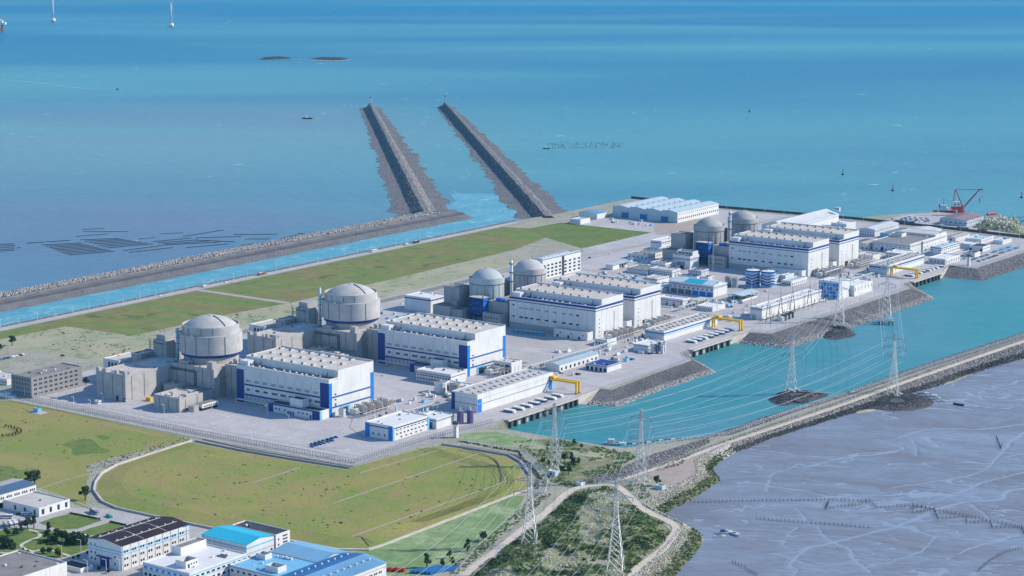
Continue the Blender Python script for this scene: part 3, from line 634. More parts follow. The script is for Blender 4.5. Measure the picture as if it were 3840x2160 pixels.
# stones along dykes and basin
def ring_lines(i0, i1, f0=0.0, f1=1.0):
    T, Bm = [], []
    for k in range(i0, i1 + 1):
        (a, b), (c, d, z), _ = RING[k]
        T.append((a + (c - a) * f0, b + (d - b) * f0, z * f0)); Bm.append((a + (c - a) * f1, b + (d - b) * f1, z * f1))
    return T, Bm
IX = {p[0]: i for i, p in enumerate(RING)}
i0 = IX[(440, 54)]; i1 = IX[(545, 900)]
rocks('dyke_stones', strip_points(*ring_lines(i0, i1), 7500), (0.45, 1.1), 'grey_rock', 'grey riprap stones on the basin side of the dyke')
rocks('dyke_top_stones', [(a - rnd.uniform(3, 9), b, rnd.uniform(0, .5)) for a, b in [DY[0]] for _ in range(1)] + strip_points([(488, -40, .2), (496, 100, .2), (500, 186, .2), (508, 300, .2), (520, 560, .2), (530, 700, .2), (544, 900, .2)], [(496, -40, .4), (499, 100, .4), (504, 186, .4), (512, 300, .4), (525, 560, .4), (534, 700, .4), (548, 900, .4)], 2800), (0.35, .8), 'armour_rock', 'pale stones edging the dyke track')
i2 = IX[(557, 900)]; i3 = IX[(506, 120)]
rocks('mudside_stones', strip_points(*ring_lines(i2, i3, 0.0, 0.5), 4200), (0.4, .95), 'armour_rock', 'pale stones on the mud side of the dyke')
rocks('tidal_stones', strip_points(*ring_lines(i2, i3, 0.45, 1.1), 5200), (0.4, 1.0), 'dark_rock', 'dark weed covered stones at the foot of the dyke')
rocks('shore_stones', strip_points(*ring_lines(IX[(506, 120)], IX[(690, -420)], -0.15, 0.4), 5200), (0.25, .7), 'pale_rock', 'pale stones round the scrubby headland')
rocks('revetment_stones', strip_points(*ring_lines(IX[(305, 1345)], IX[(305, 1082)]), 2200) + strip_points(*ring_lines(IX[(305, 1082)], IX[(268, 1082)]), 700), (0.5, 1.0), 'grey_rock', 'grey stones on the far revetment by the watch tower')
rocks('revetment_toe_stones', strip_points(*ring_lines(IX[(282, 928)], IX[(276, 556)], 0.72, 1.08), 1800) + strip_points(*ring_lines(IX[(280, 418)], IX[(296, 232)], 0.72, 1.08), 1800), (0.5, 1.2), 'armour_rock', 'loose pale stones at the foot of the block revetments')
rocks('spit_stones', strip_points(*ring_lines(IX[(178, 1470)], IX[(305, 1345)], 0.1, 1.1), 900), (0.8, 1.8), 'dark_rock', 'dark boulders round the far spit')
# concrete blocks set in the revetments
P = []
for i0, i1 in ((IX[(280, 943)], IX[(276, 556)]), (IX[(272, 436)], IX[(296, 232)])):
    T, Bm = ring_lines(i0, i1, 0.06, 0.70)
    for k in range(len(T) - 1):
        m_ = max(2, int(math.dist(T[k][:2], T[k + 1][:2]) / 2.4))
        for i in range(m_):
            for j in range(11):
                s, t = (i + (j % 2) * .5) / m_, j / 11
                p = [T[k][c] + (T[k + 1][c] - T[k][c]) * s for c in range(3)]; q = [Bm[k][c] + (Bm[k + 1][c] - Bm[k][c]) * s for c in range(3)]
                P.append([p[c] + (q[c] - p[c]) * t for c in range(3)])
rocks('revetment_blocks', P, (0.75, 0.95), 'block_slope', 'rows of small concrete blocks set in the basin revetments', 0.8)
# rubble islands carrying the line towers
def islet(name, pts, z0, top, mat, label, n, size, cat='islet', stone='dark_rock'):
    pts = smooth_line(pts + pts[:1], 4)[:-1]; cx = sum(p[0] for p in pts) / len(pts); cy = sum(p[1] for p in pts) / len(pts)
    inn = [(cx + (x - cx) * .55, cy + (y - cy) * .55) for x, y in pts]; k = len(pts)
    mb = MB(); mb.add([(x, y, z0) for x, y in pts] + [(x, y, top) for x, y in inn], [(i, (i + 1) % k, k + (i + 1) % k, k + i) for i in range(k)] + [tuple(range(k, 2 * k))])
    mb.v = [W(*p) for p in mb.v]
    o = tag(link(name, mb.mesh(name, mat)), label, cat)
    P = []
    for _ in range(n):
        i = rnd.randrange(k); s = rnd.random() ** .7; t = rnd.random()
        x, y = pts[i][0] + (pts[(i + 1) % k][0] - pts[i][0]) * t, pts[i][1] + (pts[(i + 1) % k][1] - pts[i][1]) * t
        f = 1.03 - s * .8; P.append((cx + (x - cx) * f, cy + (y - cy) * f, z0 + (top - z0) * min(1, (1 - f) / .45 if f < 1 else 0)))
    r = rocks('islet_stones', P, size, stone); r.parent = o
    return o
islet('tower_islet', pks(12, [(900, 1180), (1000, 1120), (1060, 1060), (1180, 990), (1420, 1000), (1600, 1040), (1690, 1090), (1620, 1150), (1330, 1195), (1060, 1170)], ZM), ZM - .3, -2.0, 'dark_bed', 'dark rubble mound in the mudflat under a line tower', 2200, (0.3, .8))
islet('tower_islet', pks(12, [(-10, 1075), (130, 985), (330, 985), (500, 990), (620, 1030), (420, 1090), (160, 1135), (40, 1110)], ZW), ZW - .3, -4.6, 'dark_bed', 'dark rubble mound in the basin under a line tower', 1500, (0.3, .8))
islet('tower_islet', pks(12, [(540, 400), (620, 330), (760, 320), (900, 420), (720, 470), (560, 460)], ZW), ZW - .3, -6.0, 'dark_bed', 'low dark mud bank under the tower by the switchyard', 700, (0.3, .8))
sheet('sand_fringe', smooth_line(pks(12, [(890, 1210), (900, 1110), (1010, 1040), (1000, 1130), (1090, 1170), (960, 1215)], ZM), 4), ZM + .06, 'shell_sand')
sheet('sand_fringe', smooth_line(pks(12, [(1420, 1000), (1700, 900), (1900, 830), (2050, 745), (2300, 690), (2620, 600), (2620, 690), (2300, 730), (2080, 800), (1900, 880), (1700, 950), (1560, 1010)], ZM), 4), ZM + .07, 'shell_sand')
sheet('sand_fringe', smooth_line(pks(13, [(470, 430), (560, 390), (540, 480), (500, 470), (545, 520), (420, 620), (330, 680), (420, 560)], ZM), 3), ZM + .06, 'shell_sand')
sheet('sand_fringe', smooth_line(pks(13, [(330, 930), (420, 920), (420, 990), (330, 1090), (200, 1181), (120, 1181), (300, 1020)], ZM), 3), ZM + .06, 'shell_sand')
# far islet, split in two reefs
for nm, pts, lab in (('reef', [(1952, 448), (1990, 434), (2100, 428), (2170, 432), (2200, 444), (2090, 449), (2000, 452)], 'left dark reef of the small far islet'),
                     ('reef', [(2325, 446), (2400, 432), (2560, 434), (2640, 442), (2600, 452), (2480, 456), (2390, 454)], 'right dark reef of the small far islet with a pale beach')):
    islet(nm, pks(14, pts, ZW), ZW - .3, -6.3, 'dark_bed', lab, 300, (.8, 2.2), 'reef')
ribbon('sand_spit', smooth_line(pks(14, [(2180, 447), (2260, 450), (2340, 450), (2480, 458), (2600, 456), (2640, 448)], ZW), 5), 10, ZW + .3, 'shell_sand', 0.4)
# relief of the mudflat: rippled surface with drainage channels cut into it, water standing in the channels
TAB = RS.rand(512, 512)
def vn(x, y):
    xi, yi = np.floor(x).astype(int), np.floor(y).astype(int); fx, fy = x - xi, y - yi; fx, fy = fx * fx * (3 - 2 * fx), fy * fy * (3 - 2 * fy); g = lambda i, j: TAB[(xi + i) % 512, (yi + j) % 512]
    return (g(0, 0) * (1 - fx) + g(1, 0) * fx) * (1 - fy) + (g(0, 1) * (1 - fx) + g(1, 1) * fx) * fy
def fb(x, y, o=4): return sum(vn(x * 2 ** k + 17 * k, y * 2 ** k + 31 * k) * .5 ** k for k in range(o)) / (2 - .5 ** (o - 1))
CREEKS = (([(1010, 1181), (1060, 1140), (1020, 1100), (1100, 1000), (1250, 970), (1450, 910), (1700, 850), (1920, 770), (2000, 730), (2150, 690), (2400, 670), (2440, 620), (2580, 590)], 3.6),
               ([(850, 620), (880, 500), (980, 465), (1080, 430), (1140, 440), (1270, 410), (1420, 380), (1640, 355), (1760, 320), (1680, 290)], 2.0), ([(1190, 850), (1220, 890), (1290, 955), (1380, 990), (1430, 1060), (1540, 1160)], 2.2),
               ([(1040, 720), (1090, 770), (1140, 830)], 1.8), ([(490, 745), (560, 735), (600, 750), (640, 725), (660, 745), (720, 710), (760, 725), (840, 700)], 1.5), ([(1500, 1130), (1700, 1085), (1850, 1030), (1980, 920), (1860, 880), (1740, 840)], 1.8),
               ([(1830, 250), (1840, 300), (1860, 370)], 1.5), ([(1750, 250), (1900, 200), (2100, 190), (2320, 195), (2576, 160)], 2.2), ([(1690, 590), (1900, 560), (2200, 510), (2380, 420), (2480, 290), (2580, 220)], 2.0),
               ([(1900, 690), (2100, 640), (2300, 560), (2576, 480)], 2.0), ([(2080, 1060), (2200, 1000), (2400, 950), (2576, 900)], 2.4), ([(2220, 700), (2330, 790), (2400, 840)], 1.8))
xs = np.arange(488, 1060, 2.1); ys = np.arange(-420, 760, 2.1); GA, GB = np.meshgrid(xs, ys, indexing='ij')
X_ = OX + GA * AX - GB * AY; Y_ = OY + GA * AY + GB * AX                          # rills run with the fall of the flat, roughly along world X
wx = X_ + 46 * (fb(X_ / 70, Y_ / 70) - .5) + 12 * (fb(X_ / 17 + 9, Y_ / 17) - .5); wy = Y_ + 60 * (fb(X_ / 90 + 40, Y_ / 60) - .5) + 14 * (fb(X_ / 15 + 70, Y_ / 15) - .5)
dens = np.clip((fb(X_ / 160 + 5, Y_ / 130 + 3, 3) - .36) / .16, 0, 1) * np.clip((X_ - 120) / 140, .25, 1)
def rid(u, v, w): return np.clip(1 - np.abs(fb(u, v, 3) - .5) / w, 0, 1)
depth = np.maximum(rid(wx / 130, wy / 46, .030) * .85, np.maximum(rid(wx / 70 + 50, wy / 24 + 20, .050) * dens * .80, rid(wx / 40 + 11, wy / 14 + 60, .075) * dens ** 2 * .66))
JA = 7 * (fb(X_ / 22, Y_ / 22, 3) - .5); JB = 9 * (fb(X_ / 22 + 80, Y_ / 22, 3) - .5)
for pts, w in CREEKS:
    L_ = smooth_line(pks(13, pts, ZM), 4); nL = len(L_)
    for k, (p, q) in enumerate(zip(L_, L_[1:])):
        ww = w * (.3 + .5 * k / nL); m = (GA > min(p[0], q[0]) - 9) & (GA < max(p[0], q[0]) + 9) & (GB > min(p[1], q[1]) - 9) & (GB < max(p[1], q[1]) + 9)
        if not m.any(): continue
        ax, ay = GA[m] + JA[m] - p[0], GB[m] + JB[m] - p[1]; bx_, by_ = q[0] - p[0], q[1] - p[1]; t = np.clip((ax * bx_ + ay * by_) / (bx_ * bx_ + by_ * by_ + 1e-9), 0, 1)
        d = np.hypot(ax - t * bx_, ay - t * by_); depth[m] = np.maximum(depth[m], np.clip(1.35 - d / (ww * .8 + 1.0), 0, 1) * .9)
GZ = ZM + .13 - depth * .42 + .07 * (fb(wx / 9, wy / 3.2) - .5) + .14 * (fb(X_ / 50 + 3, Y_ / 34) - .5)
V = np.stack([GA.ravel(), GB.ravel(), GZ.ravel()], 1); nb_ = len(ys); ok = np.array([[inside(x, y, MUDP) for y in ys[::6]] for x in xs[::6]]); ok = np.kron(ok, np.ones((6, 6), bool))[:len(xs), :len(ys)]
I, J = np.nonzero(ok[:-1, :-1]); K = I * nb_ + J; F = np.stack([K, K + nb_, K + nb_ + 1, K + 1], 1)
me = np_mesh('mud_surface', V, F, 'mud'); me.polygons.foreach_set('use_smooth', [True] * len(me.polygons)); o = link('mud_surface', me); o['kind'] = 'structure'; o['label'] = 'rippled grey mud with winding drainage channels'
sheet('creek_water', [p for p in MUDP[:-2]] + [(1070, -1200), (1070, 1300)], ZM - .12, 'creek_water', 'shallow water standing in the mud channels')
# ================================================================== BUILDINGS
def shell(la, lb, h, par=0.9, t=0.45):
    """walls of a flat roofed block with a parapet standing above the roof"""
    mb = MB(); z1 = h
    o = [(0, 0), (la, 0), (la, lb), (0, lb)]; q = [(t, t), (la - t, t), (la - t, lb - t), (t, lb - t)]
    mb.add([(x, y, -0.5) for x, y in o] + [(x, y, z1) for x, y in o] + [(x, y, z1) for x, y in q] + [(x, y, z1 - par) for x, y in q],
           [f for i in range(4) for f in ((i, (i + 1) % 4, 4 + (i + 1) % 4, 4 + i), (4 + i, 4 + (i + 1) % 4, 8 + (i + 1) % 4, 8 + i), (8 + i, 8 + (i + 1) % 4, 12 + (i + 1) % 4, 12 + i))])
    return mb
def windows(root, la, lb, specs, name='window'):
    """(face, first, last, count, sill, width, height[, material]); face L looks along -b, R along +a"""
    for sp in specs:
        face, s0, s1, n, z, w, h = sp[:7]; m = sp[7] if len(sp) > 7 else 'glass'; nm = sp[8] if len(sp) > 8 else name
        for i in range(n):
            s = s0 + (s1 - s0) * (i / (n - 1) if n > 1 else 0.5)
            if face == 'L': bit(root, nm, m, s - w / 2, -0.10, z, w, 0.22, h)
            else: bit(root, nm, m, la - 0.12, s - w / 2, z, 0.22, w, h)
def stripes(root, la, lb, specs):
    for z0, z1, m in specs: part(MB().box(-0.07, la + 0.07, -0.07, lb + 0.07, z0, z1), 'stripe', m, root)
def roof_gear(root, la, lb, z, n, seed, mat='pale_steel'):
    rr = random.Random(seed)
    for _ in range(n):
        w, d, h = rr.uniform(0.8, 2.4), rr.uniform(0.8, 2.0), rr.uniform(0.6, 1.6)
        bit(root, 'roof_unit', mat if rr.random() < .6 else 'dark_steel', rr.uniform(1.5, la - 3.5), rr.uniform(1.5, max(2, lb - 3.5)), z, round(w, 1), round(d, 1), round(h, 1))
SEED = [0]
def building(name, label, a0, a1, b0, b1, h, wall='white_wall', roof='light_roof', str_=(), win=(), par=0.9, gear=3, gable=None, rise=2.0, cat='building', group=None, z=0.0):
    SEED[0] += 1; la, lb = a1 - a0, b1 - b0
    root = thing(name, label, cat, a0, b0, z, 0, group)
    if gable is None:
        part(shell(la, lb, h, par), 'wall', wall, root)
        part(MB().box(0.4, la - 0.4, 0.4, lb - 0.4, h - par - 0.6, h - par + 0.02), 'roof', roof, root)
        roof_gear(root, la, lb, h - par, gear, SEED[0])
    else:
        mb = MB(); e = 0.5
        if gable == 'b':            # ridge runs along b
            m = la / 2; mb.add([(0, 0, -.5), (la, 0, -.5), (la, lb, -.5), (0, lb, -.5), (0, 0, h), (la, 0, h), (la, lb, h), (0, lb, h), (m, 0, h + rise), (m, lb, h + rise)], [(0, 1, 5, 8, 4), (1, 2, 6, 5), (2, 3, 7, 9, 6), (3, 0, 4, 7), (4, 8, 9, 7), (8, 5, 6, 9)])
            part(mb, 'wall', wall, root)
            s = rise / m
            for sg in (0, 1):
                xs = (-e, m) if sg == 0 else (m, la + e); zs = (h - e * s, h + rise) if sg == 0 else (h + rise, h - e * s)
                part(MB().add([(xs[0], -e, zs[0] + .05), (xs[1], -e, zs[1] + .05), (xs[1], lb + e, zs[1] + .05), (xs[0], lb + e, zs[0] + .05), (xs[0], -e, zs[0] + .3), (xs[1], -e, zs[1] + .3), (xs[1], lb + e, zs[1] + .3), (xs[0], lb + e, zs[0] + .3)],
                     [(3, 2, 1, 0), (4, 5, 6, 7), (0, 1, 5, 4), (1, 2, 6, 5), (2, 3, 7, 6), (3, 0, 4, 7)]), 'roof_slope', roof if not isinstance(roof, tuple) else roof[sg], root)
        else:
            m = lb / 2; mb.add([(0, 0, -.5), (la, 0, -.5), (la, lb, -.5), (0, lb, -.5), (0, 0, h), (la, 0, h), (la, lb, h), (0, lb, h), (0, m, h + rise), (la, m, h + rise)], [(0, 1, 5, 4), (1, 2, 6, 9, 5), (2, 3, 7, 6), (3, 0, 4, 8, 7), (4, 5, 9, 8), (8, 9, 6, 7)])
            part(mb, 'wall', wall, root); s = rise / m
            for sg in (0, 1):
                ys = (-e, m) if sg == 0 else (m, lb + e); zs = (h - e * s, h + rise) if sg == 0 else (h + rise, h - e * s)
                part(MB().add([(-e, ys[0], zs[0] + .05), (la + e, ys[0], zs[0] + .05), (la + e, ys[1], zs[1] + .05), (-e, ys[1], zs[1] + .05), (-e, ys[0], zs[0] + .3), (la + e, ys[0], zs[0] + .3), (la + e, ys[1], zs[1] + .3), (-e, ys[1], zs[1] + .3)],
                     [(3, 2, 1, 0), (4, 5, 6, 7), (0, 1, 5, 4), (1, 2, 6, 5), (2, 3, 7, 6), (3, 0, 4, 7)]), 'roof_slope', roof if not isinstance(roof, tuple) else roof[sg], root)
        sm = MB(); step = 2.4
        if gable == 'b':
            for i in range(1, int(lb / step)):
                y = i * step; m = la / 2
                for x0, z0, x1, z1 in ((-.4, h + .28, m, h + rise + .28), (m, h + rise + .28, la + .4, h + .28)): sm.tube((x0, y, z0), (x1, y, z1), .11, 3)
        else:
            for i in range(1, int(la / step)):
                x = i * step; m = lb / 2
                for y0, z0, y1, z1 in ((-.4, h + .28, m, h + rise + .28), (m, h + rise + .28, lb + .4, h + .28)): sm.tube((x, y0, z0), (x, y1, z1), .11, 3)
        part(sm, 'roof_seams', roof if not isinstance(roof, tuple) else roof[0], root, kind='stuff')
    stripes(root, la, lb, str_); windows(root, la, lb, win)
    return root
def row(face, L, n, z, w, h, m='glass', margin=2.5, name='window'): return (face, margin, L - margin, n, z, w, h, m, name)

# ------------------------------------------------------------------ turbine halls
def roof_vents(root, la, y0, lb, z, rows, n, mat):
    hood = MB().box(-2.2, 2.2, -0.7, 0.7, 0.0, 1.3).mesh('roof_vent', mat); cowl = MB().cyl(0, 0, 0, 1.7, 1.1, n=8).mesh('cowl', 'dark_steel')
    for r in range(rows):
        for i in range(n):
            x = 6 + (la - 14) * (i + (r % 2) * .5) / n + rnd.uniform(-.5, .5); y = y0 + 6 + (lb - y0 - 12) * r / max(1, rows - 1)
            v = link('roof_vent', hood, root, (x, y, z), 1.2); link('cowl', cowl, v, (-2.9, 0, 0.2))
def low_roof_gear(root, la, z, seed):
    rr = random.Random(seed)
    for i in range(12):
        x = 18 + (la - 26) * i / 12 + rr.uniform(-2, 2); y = rr.uniform(2.5, 9)
        v = part(MB().cyl(0, 0, 0, 0.5, 1.3, n=10).cyl(0, 0, .5, 1.1, 1.3, 0.3, 10), 'roof_fan', 'pale_steel', root, (x, y, z))
        if rr.random() < .6: part(MB().cyl(0, 0, 0, rr.uniform(1.5, 3), 0.25, n=6), 'vent_pipe', 'dark_steel' if rr.random() < .5 else 'white_wall', root, (x + rr.uniform(2, 4), rr.uniform(2, 8), z))
    part(MB().box(0, 11, 0, 8, 0, 4.5), 'stair_house', 'white_wall', root, (2, 2, z))
    bit(root, 'door', 'dark', 12.9, 4.5, z, 0.2, 1.6, 2.4)
    for x in (22, la - 10):
        mb = MB()
        for k in range(6): mb.tube((x, 10.5 - k * .8, z), (x, 10.5 - k * .8, z + 6.5 - k), 0.16)
        for k in range(4): mb.tube((x, 10.5, z + k * 1.6), (x, 7.5, z + k * 1.0), 0.14)
        part(mb, 'roof_stair', 'dark_steel', root)
def hall_body(root, la, lb, zl, zh, step, wall, roof):
    mb = MB(); mb.add([(0, 0, -.5), (0, 0, zl), (0, step, zl - 1.0), (0, step, zh), (0, lb, zh), (0, lb, -.5), (la, 0, -.5), (la, 0, zl), (la, step, zl - 1.0), (la, step, zh), (la, lb, zh), (la, lb, -.5)],
        [(0, 1, 2, 3, 4, 5), (11, 10, 9, 8, 7, 6), (0, 6, 7, 1), (2, 8, 9, 3), (4, 10, 11, 5), (1, 7, 8, 2), (3, 9, 10, 4)])
    part(mb, 'wall', wall, root)
    part(MB().box(0.6, la - 0.6, 0.7, step - 0.05, zl - 1.0, zl - 0.35), 'low_roof', 'grey_roof', root)
    part(MB().box(0, la, 0, 0.6, zl, zl + .55).box(0, .6, .6, step, zl - .4, zl + .5).box(la - .6, la, .6, step, zl - .4, zl + .5), 'parapet', wall, root)
    part(MB().box(0.7, la - 0.7, step + .7, lb - .7, zh, zh + .12), 'roof', roof, root)
    part(MB().box(0, la, step, step + .6, zh, zh + .7).box(0, la, lb - .6, lb, zh, zh + 1.7).box(0, .6, step + .6, lb - .6, zh, zh + .8).box(la - .6, la, step + .6, lb - .6, zh, zh + .8), 'roof_kerb', wall, root)
def hall_c(b0, label):
    la, lb = 114, 54; root = thing('turbine_hall', label, 'turbine hall', 47, b0, 0, 0, 'turbine halls with navy bands')
    hall_body(root, la, lb, 35, 41, 12, 'white_wall', 'beige_roof')
    part(MB().box(-.1, la + .1, -.1, 12, 32.6, 34.9).box(la - .4, la + .12, 12, lb + .1, 32.6, 34.9), 'stripe', 'navy', root)
    part(MB().box(-.1, la + .1, -.1, 12, 30.0, 31.0).box(la - .4, la + .1, 12, lb + .1, 30.0, 31.0), 'stripe', 'slate_stripe', root)
    part(MB().box(-.14, la * .62, -.14, 2, 0, 6.5), 'plinth', 'louvre', root)
    for i in range(11): bit(root, 'panel', 'white_wall', .3 + i * 10.35, -.1, 6.8, 10.15, .3, 23.0)
    for i in range(1, 11): bit(root, 'joint', 'louvre', i * 10.35 + .08, -.16, 6.8, .26, .2, 23.0)
    for i in range(5): bit(root, 'panel', 'white_wall', la - .15, .3 + i * 10.75, 7, .25, 10.55, 22.8)
    xs = [16, 23, 30, 39, 50, 61, 73, 82]
    for x in xs:
        bit(root, 'louvre', 'louvre', x - 2.6, -.2, 22.5, 5.2, .3, 1.9)
        bit(root, 'window', 'glass', x - 2.5, -.2, 12.2, 5.0, .3, 1.8)
    for z in (25.2, 12.5): bit(root, 'window', 'glass', 4, -.2, z, 3, .3, 1.6)
    for z in (22.5, 12.2): bit(root, 'window', 'glass', 89, -.2, z, 3.6, .3, 1.9)
    for x in (27, 44, 47, 64, 78, 90): bit(root, 'pipe_outlet', 'dark', x, -.2, 9.5, .7, .3, .7)
    for z in (20, 15.5, 11, 6.5): bit(root, 'window', 'glass', la - .02, 7, z, .25, 1.2, 1.2)
    bit(root, 'gate', 'dark', la - .1, 17, 0, .3, 8, 6)
    part(MB().tube((la + .3, 36, 0), (la + .3, 36, 26), .25, 6), 'downpipe', 'dark_steel', root)
    part(shell(44, 12, 9), 'annex', 'white_wall', root, (68, -12.2, 0)); part(MB().box(.4, 43.6, .4, 11.6, 7.6, 8.2), 'annex_roof', 'light_roof', root, (68, -12.2, 0))
    for x in (72, 86, 100): bit(root, 'door', 'dark', x, -12.4, 0.0, 2.2, .3, 3.2)
    for x in (76, 90, 105): bit(root, 'window', 'glass', x, -12.4, 4.6, 1.6, .3, 1.2)
    roof_vents(root, la, 12, lb, 41, 2, 9, 'light_roof'); low_roof_gear(root, la, 35, int(b0))
    return root
def hall_h(b0, label):
    la, lb = 114, 64; root = thing('turbine_hall', label, 'turbine hall', 47, b0, 0, 0, 'turbine halls with blue corners')
    hall_body(root, la, lb, 35, 41, 13, 'white_wall', 'beige_roof')
    bit(root, 'corner_band', 'navy', -.1, -.25, 0, 9, .5, 31.5); bit(root, 'corner_band', 'navy', 103.5, -.25, 0, 10.4, .5, 31.5)
    bit(root, 'corner_band', 'bright_blue', la - .2, -.2, 0, .45, 4.2, 31.5); bit(root, 'corner_band', 'bright_blue', la - .2, 59.5, 0, .45, 4.6, 31.5)
    n = 9; w = 94 / n
    for i in range(n):
        x = 9.4 + i * w
        bit(root, 'panel', 'white_wall', x + .12, -.16, 18.4, w - .24, .3, 13.0); bit(root, 'panel', 'white_wall', x + .12, -.16, 8.9, w - .24, .3, 7.8)
        bit(root, 'joint', 'louvre', x - .14, -.2, 8.9, .28, .2, 22.4); bit(root, 'stripe', 'navy', x + .08, -.14, 16.8, w - .16, .3, 1.5); bit(root, 'louvre', 'louvre', x + w * .5 - 3.1, -.3, 20.0, 6.2, .3, 2.5)
        k = 2 if i == 0 else 3 if i < 3 else 4
        for j in range(k): bit(root, 'window', 'glass', x + w * .38 + j * 1.6, -.3, 12.0, 1.3, .3, 2.0)
        if i < 5:
            for j in (0, 1): bit(root, 'louvre', 'louvre', x + .8 + j * 5, -.25, 3.4, 4.0, .3, 3.4)
        if i < 8: bit(root, 'pipe_outlet', 'dark', x + w * .3, -.3, 12.4, .8, .3, .8)
    part(MB().box(9.4, 103.4, -.14, .2, 7.1, 8.7), 'stripe', 'navy', root)
    for z in (17, 7.6): part(MB().box(la - .2, la + .16, 4.4, 59.3, z, z + 1.5), 'stripe', 'stripe_blue', root)
    for z in (20, 15, 11, 9.3): bit(root, 'window', 'glass', la - .1, 8, z - .5, .25, 2.2, 1.3)
    part(MB().box(la - .2, la + .3, 15, 18, 0, 7.2).box(la - .2, la + .3, 26, 29, 0, 7.2).box(la - .2, la + .3, 18, 26, 6, 7.2), 'gate_frame', 'light_blue', root); bit(root, 'gate', 'dark', la - .1, 18, 0, .3, 8, 6)
    # low annex with blue ends
    part(shell(62, 13, 8.5), 'annex', 'white_wall', root, (52, -13.3, 0)); part(MB().box(.4, 61.6, .4, 12.6, 7.2, 7.7), 'annex_roof', 'dark_roof', root, (52, -13.3, 0))
    bit(root, 'corner_band', 'navy', 51.9, -13.5, 0, 5.5, .5, 8.3); bit(root, 'corner_band', 'navy', 105, -13.5, 0, 9.2, .5, 8.3); bit(root, 'corner_band', 'light_blue', 113.8, -13.4, 0, .45, 3, 8.3); part(MB().box(57.4, 105, -13.46, -13.2, 6.9, 8.3), 'stripe', 'navy', root)
    part(shell(15, 10, 8), 'stair_house', 'white_wall', root, (76, -11, 7.7)); part(MB().box(.4, 14.6, .4, 9.6, 6, 7), 'stair_house_roof', 'dark_roof', root, (76, -11, 7.7))
    for x in (60, 64, 71, 88, 93, 98): bit(root, 'window', 'glass', x, -13.5, 3.0, 1.6, .3, 1.5)
    for x in (75, 78, 81, 102): bit(root, 'door', 'navy', x, -13.5, 0, 1.8, .3, 3.4)
    part(MB().box(2, 51, -5, 0, 3.0, 3.5).box(2, 2.5, -5, -4.5, 0, 3).box(26, 26.5, -5, -4.5, 0, 3).box(50, 50.5, -5, -4.5, 0, 3).box(2, 51, -5, -4.7, .4, 1.0), 'canopy', 'white_wall', root)
    for i, x in enumerate(range(8, 110, 12)): part(MB().box(0, 1.5, 0, lb - 16, 0, .1), 'roof_seam', 'light_roof', root, (x, 15, 41.14)) if i % 3 == 1 else None
    roof_vents(root, la, 13, lb, 41, 3, 8, 'white_roof'); low_roof_gear(root, la, 35, int(b0) + 5)
    return root
hall_h(-12, 'white turbine hall with navy corners, nearest to the empty plaza'); hall_h(198, 'white turbine hall with navy corners, behind the second domed reactor from the front')
hall_c(426, 'white navy banded turbine hall just behind the blue cornered halls'); hall_c(503, 'white navy banded turbine hall beside the first pair of wave painted tanks')
hall_c(902, 'far white navy banded turbine hall facing the wave painted tank pair'); hall_c(984, 'farthest white navy banded turbine hall of the row')

# ------------------------------------------------------------------ reactors
def ribs(root, r, z0, z1, angs, mat='dark_steel'):
    for a in angs:
        mb = MB().tube((r * math.cos(a), r * math.sin(a), z0), (r * math.cos(a), r * math.sin(a), z1), .25, 6); part(mb, 'ladder', mat, root)
def reactor_c(b0, label, mat, a0=0, stack=None):
    root = thing('reactor_building', label, 'reactor', a0, b0, 0, 0, 'cylindrical reactor buildings')
    part(MB().lathe(0, 0, [(19.5, -.5), (19.5, 41.2), (20.0, 41.5), (20.0, 47.6), (19.4, 47.6), (19.4, 46.4), (17.9, 46.2)], 64), 'cylinder_wall', mat, root, smooth=False)
    prof = [(18.2 * (1 - i / 14), 46.6 + math.sqrt(21.1 ** 2 - (18.2 * (1 - i / 14)) ** 2) - 10.6) for i in range(14)] + [(0.8, 57.1)]
    part(MB().lathe(0, 0, [(18.2, 45.8)] + prof + [(0.01, 57.2)], 64), 'dome', mat, root, smooth=True)
    part(MB().lathe(0, 0, [(19.6, 40.6), (19.95, 40.6), (19.95, 41.1), (19.6, 41.1)], 64), 'ring_beam', 'dark_steel', root)
    ribs(root, 19.7, 4, 45, [math.radians(d) for d in (-112, -88, -70, -48, -30, -8, 14, 170, 200)], 'grey_concrete'); ribs(root, 19.8, 12, 40, [math.radians(-60)], 'dark_steel')
    part(MB().box(-1, 1, -1, 1, 0, 1), 'dome_cap', mat, root, (0, 0, 56.8))
    return root
def fuel_block(a0, b0, mat, label, h1=36):
    root = thing('fuel_building', label, 'building', a0, b0)
    part(shell(22, 20, h1, 1.0), 'wall', mat, root, (-44, -22, 0)); part(MB().box(.4, 21.6, .4, 19.6, h1 - 2, h1 - .9), 'roof', 'grey_roof', root, (-44, -22, 0))
    part(shell(24, 20, 17, .8), 'lower_block', mat, root, (-45, -41, 0)); part(MB().box(.4, 23.6, .4, 19.6, 15, 16.3), 'lower_roof', 'grey_roof', root, (-45, -41, 0))
    part(shell(15, 16, 14.5, .8), 'side_block', mat, root, (-20.8, -39, 0)); part(MB().box(.4, 14.6, .4, 15.6, 13, 13.8), 'side_roof', 'grey_roof', root, (-20.8, -39, 0))
    part(MB().box(0, 7, 0, 5, 0, 5), 'penthouse', mat, root, (-29, -27.2, 16.5)); part(MB().box(0, 8, -.3, 0, 0, 20), 'duct', mat, root, (-41, -22.0, 14))
    for x in (-42, -36, -30, -18, -12): part(MB().box(0, 5, 0, 5, 0, 4.5).box(.5, 4, .5, 4, 4.5, 6), 'plant_room', 'grey_concrete', root, (x, -48, 0)); bit(root, 'door', 'dark', x + 1.5, -48.15, 0, 2, .3, 3)
    return root
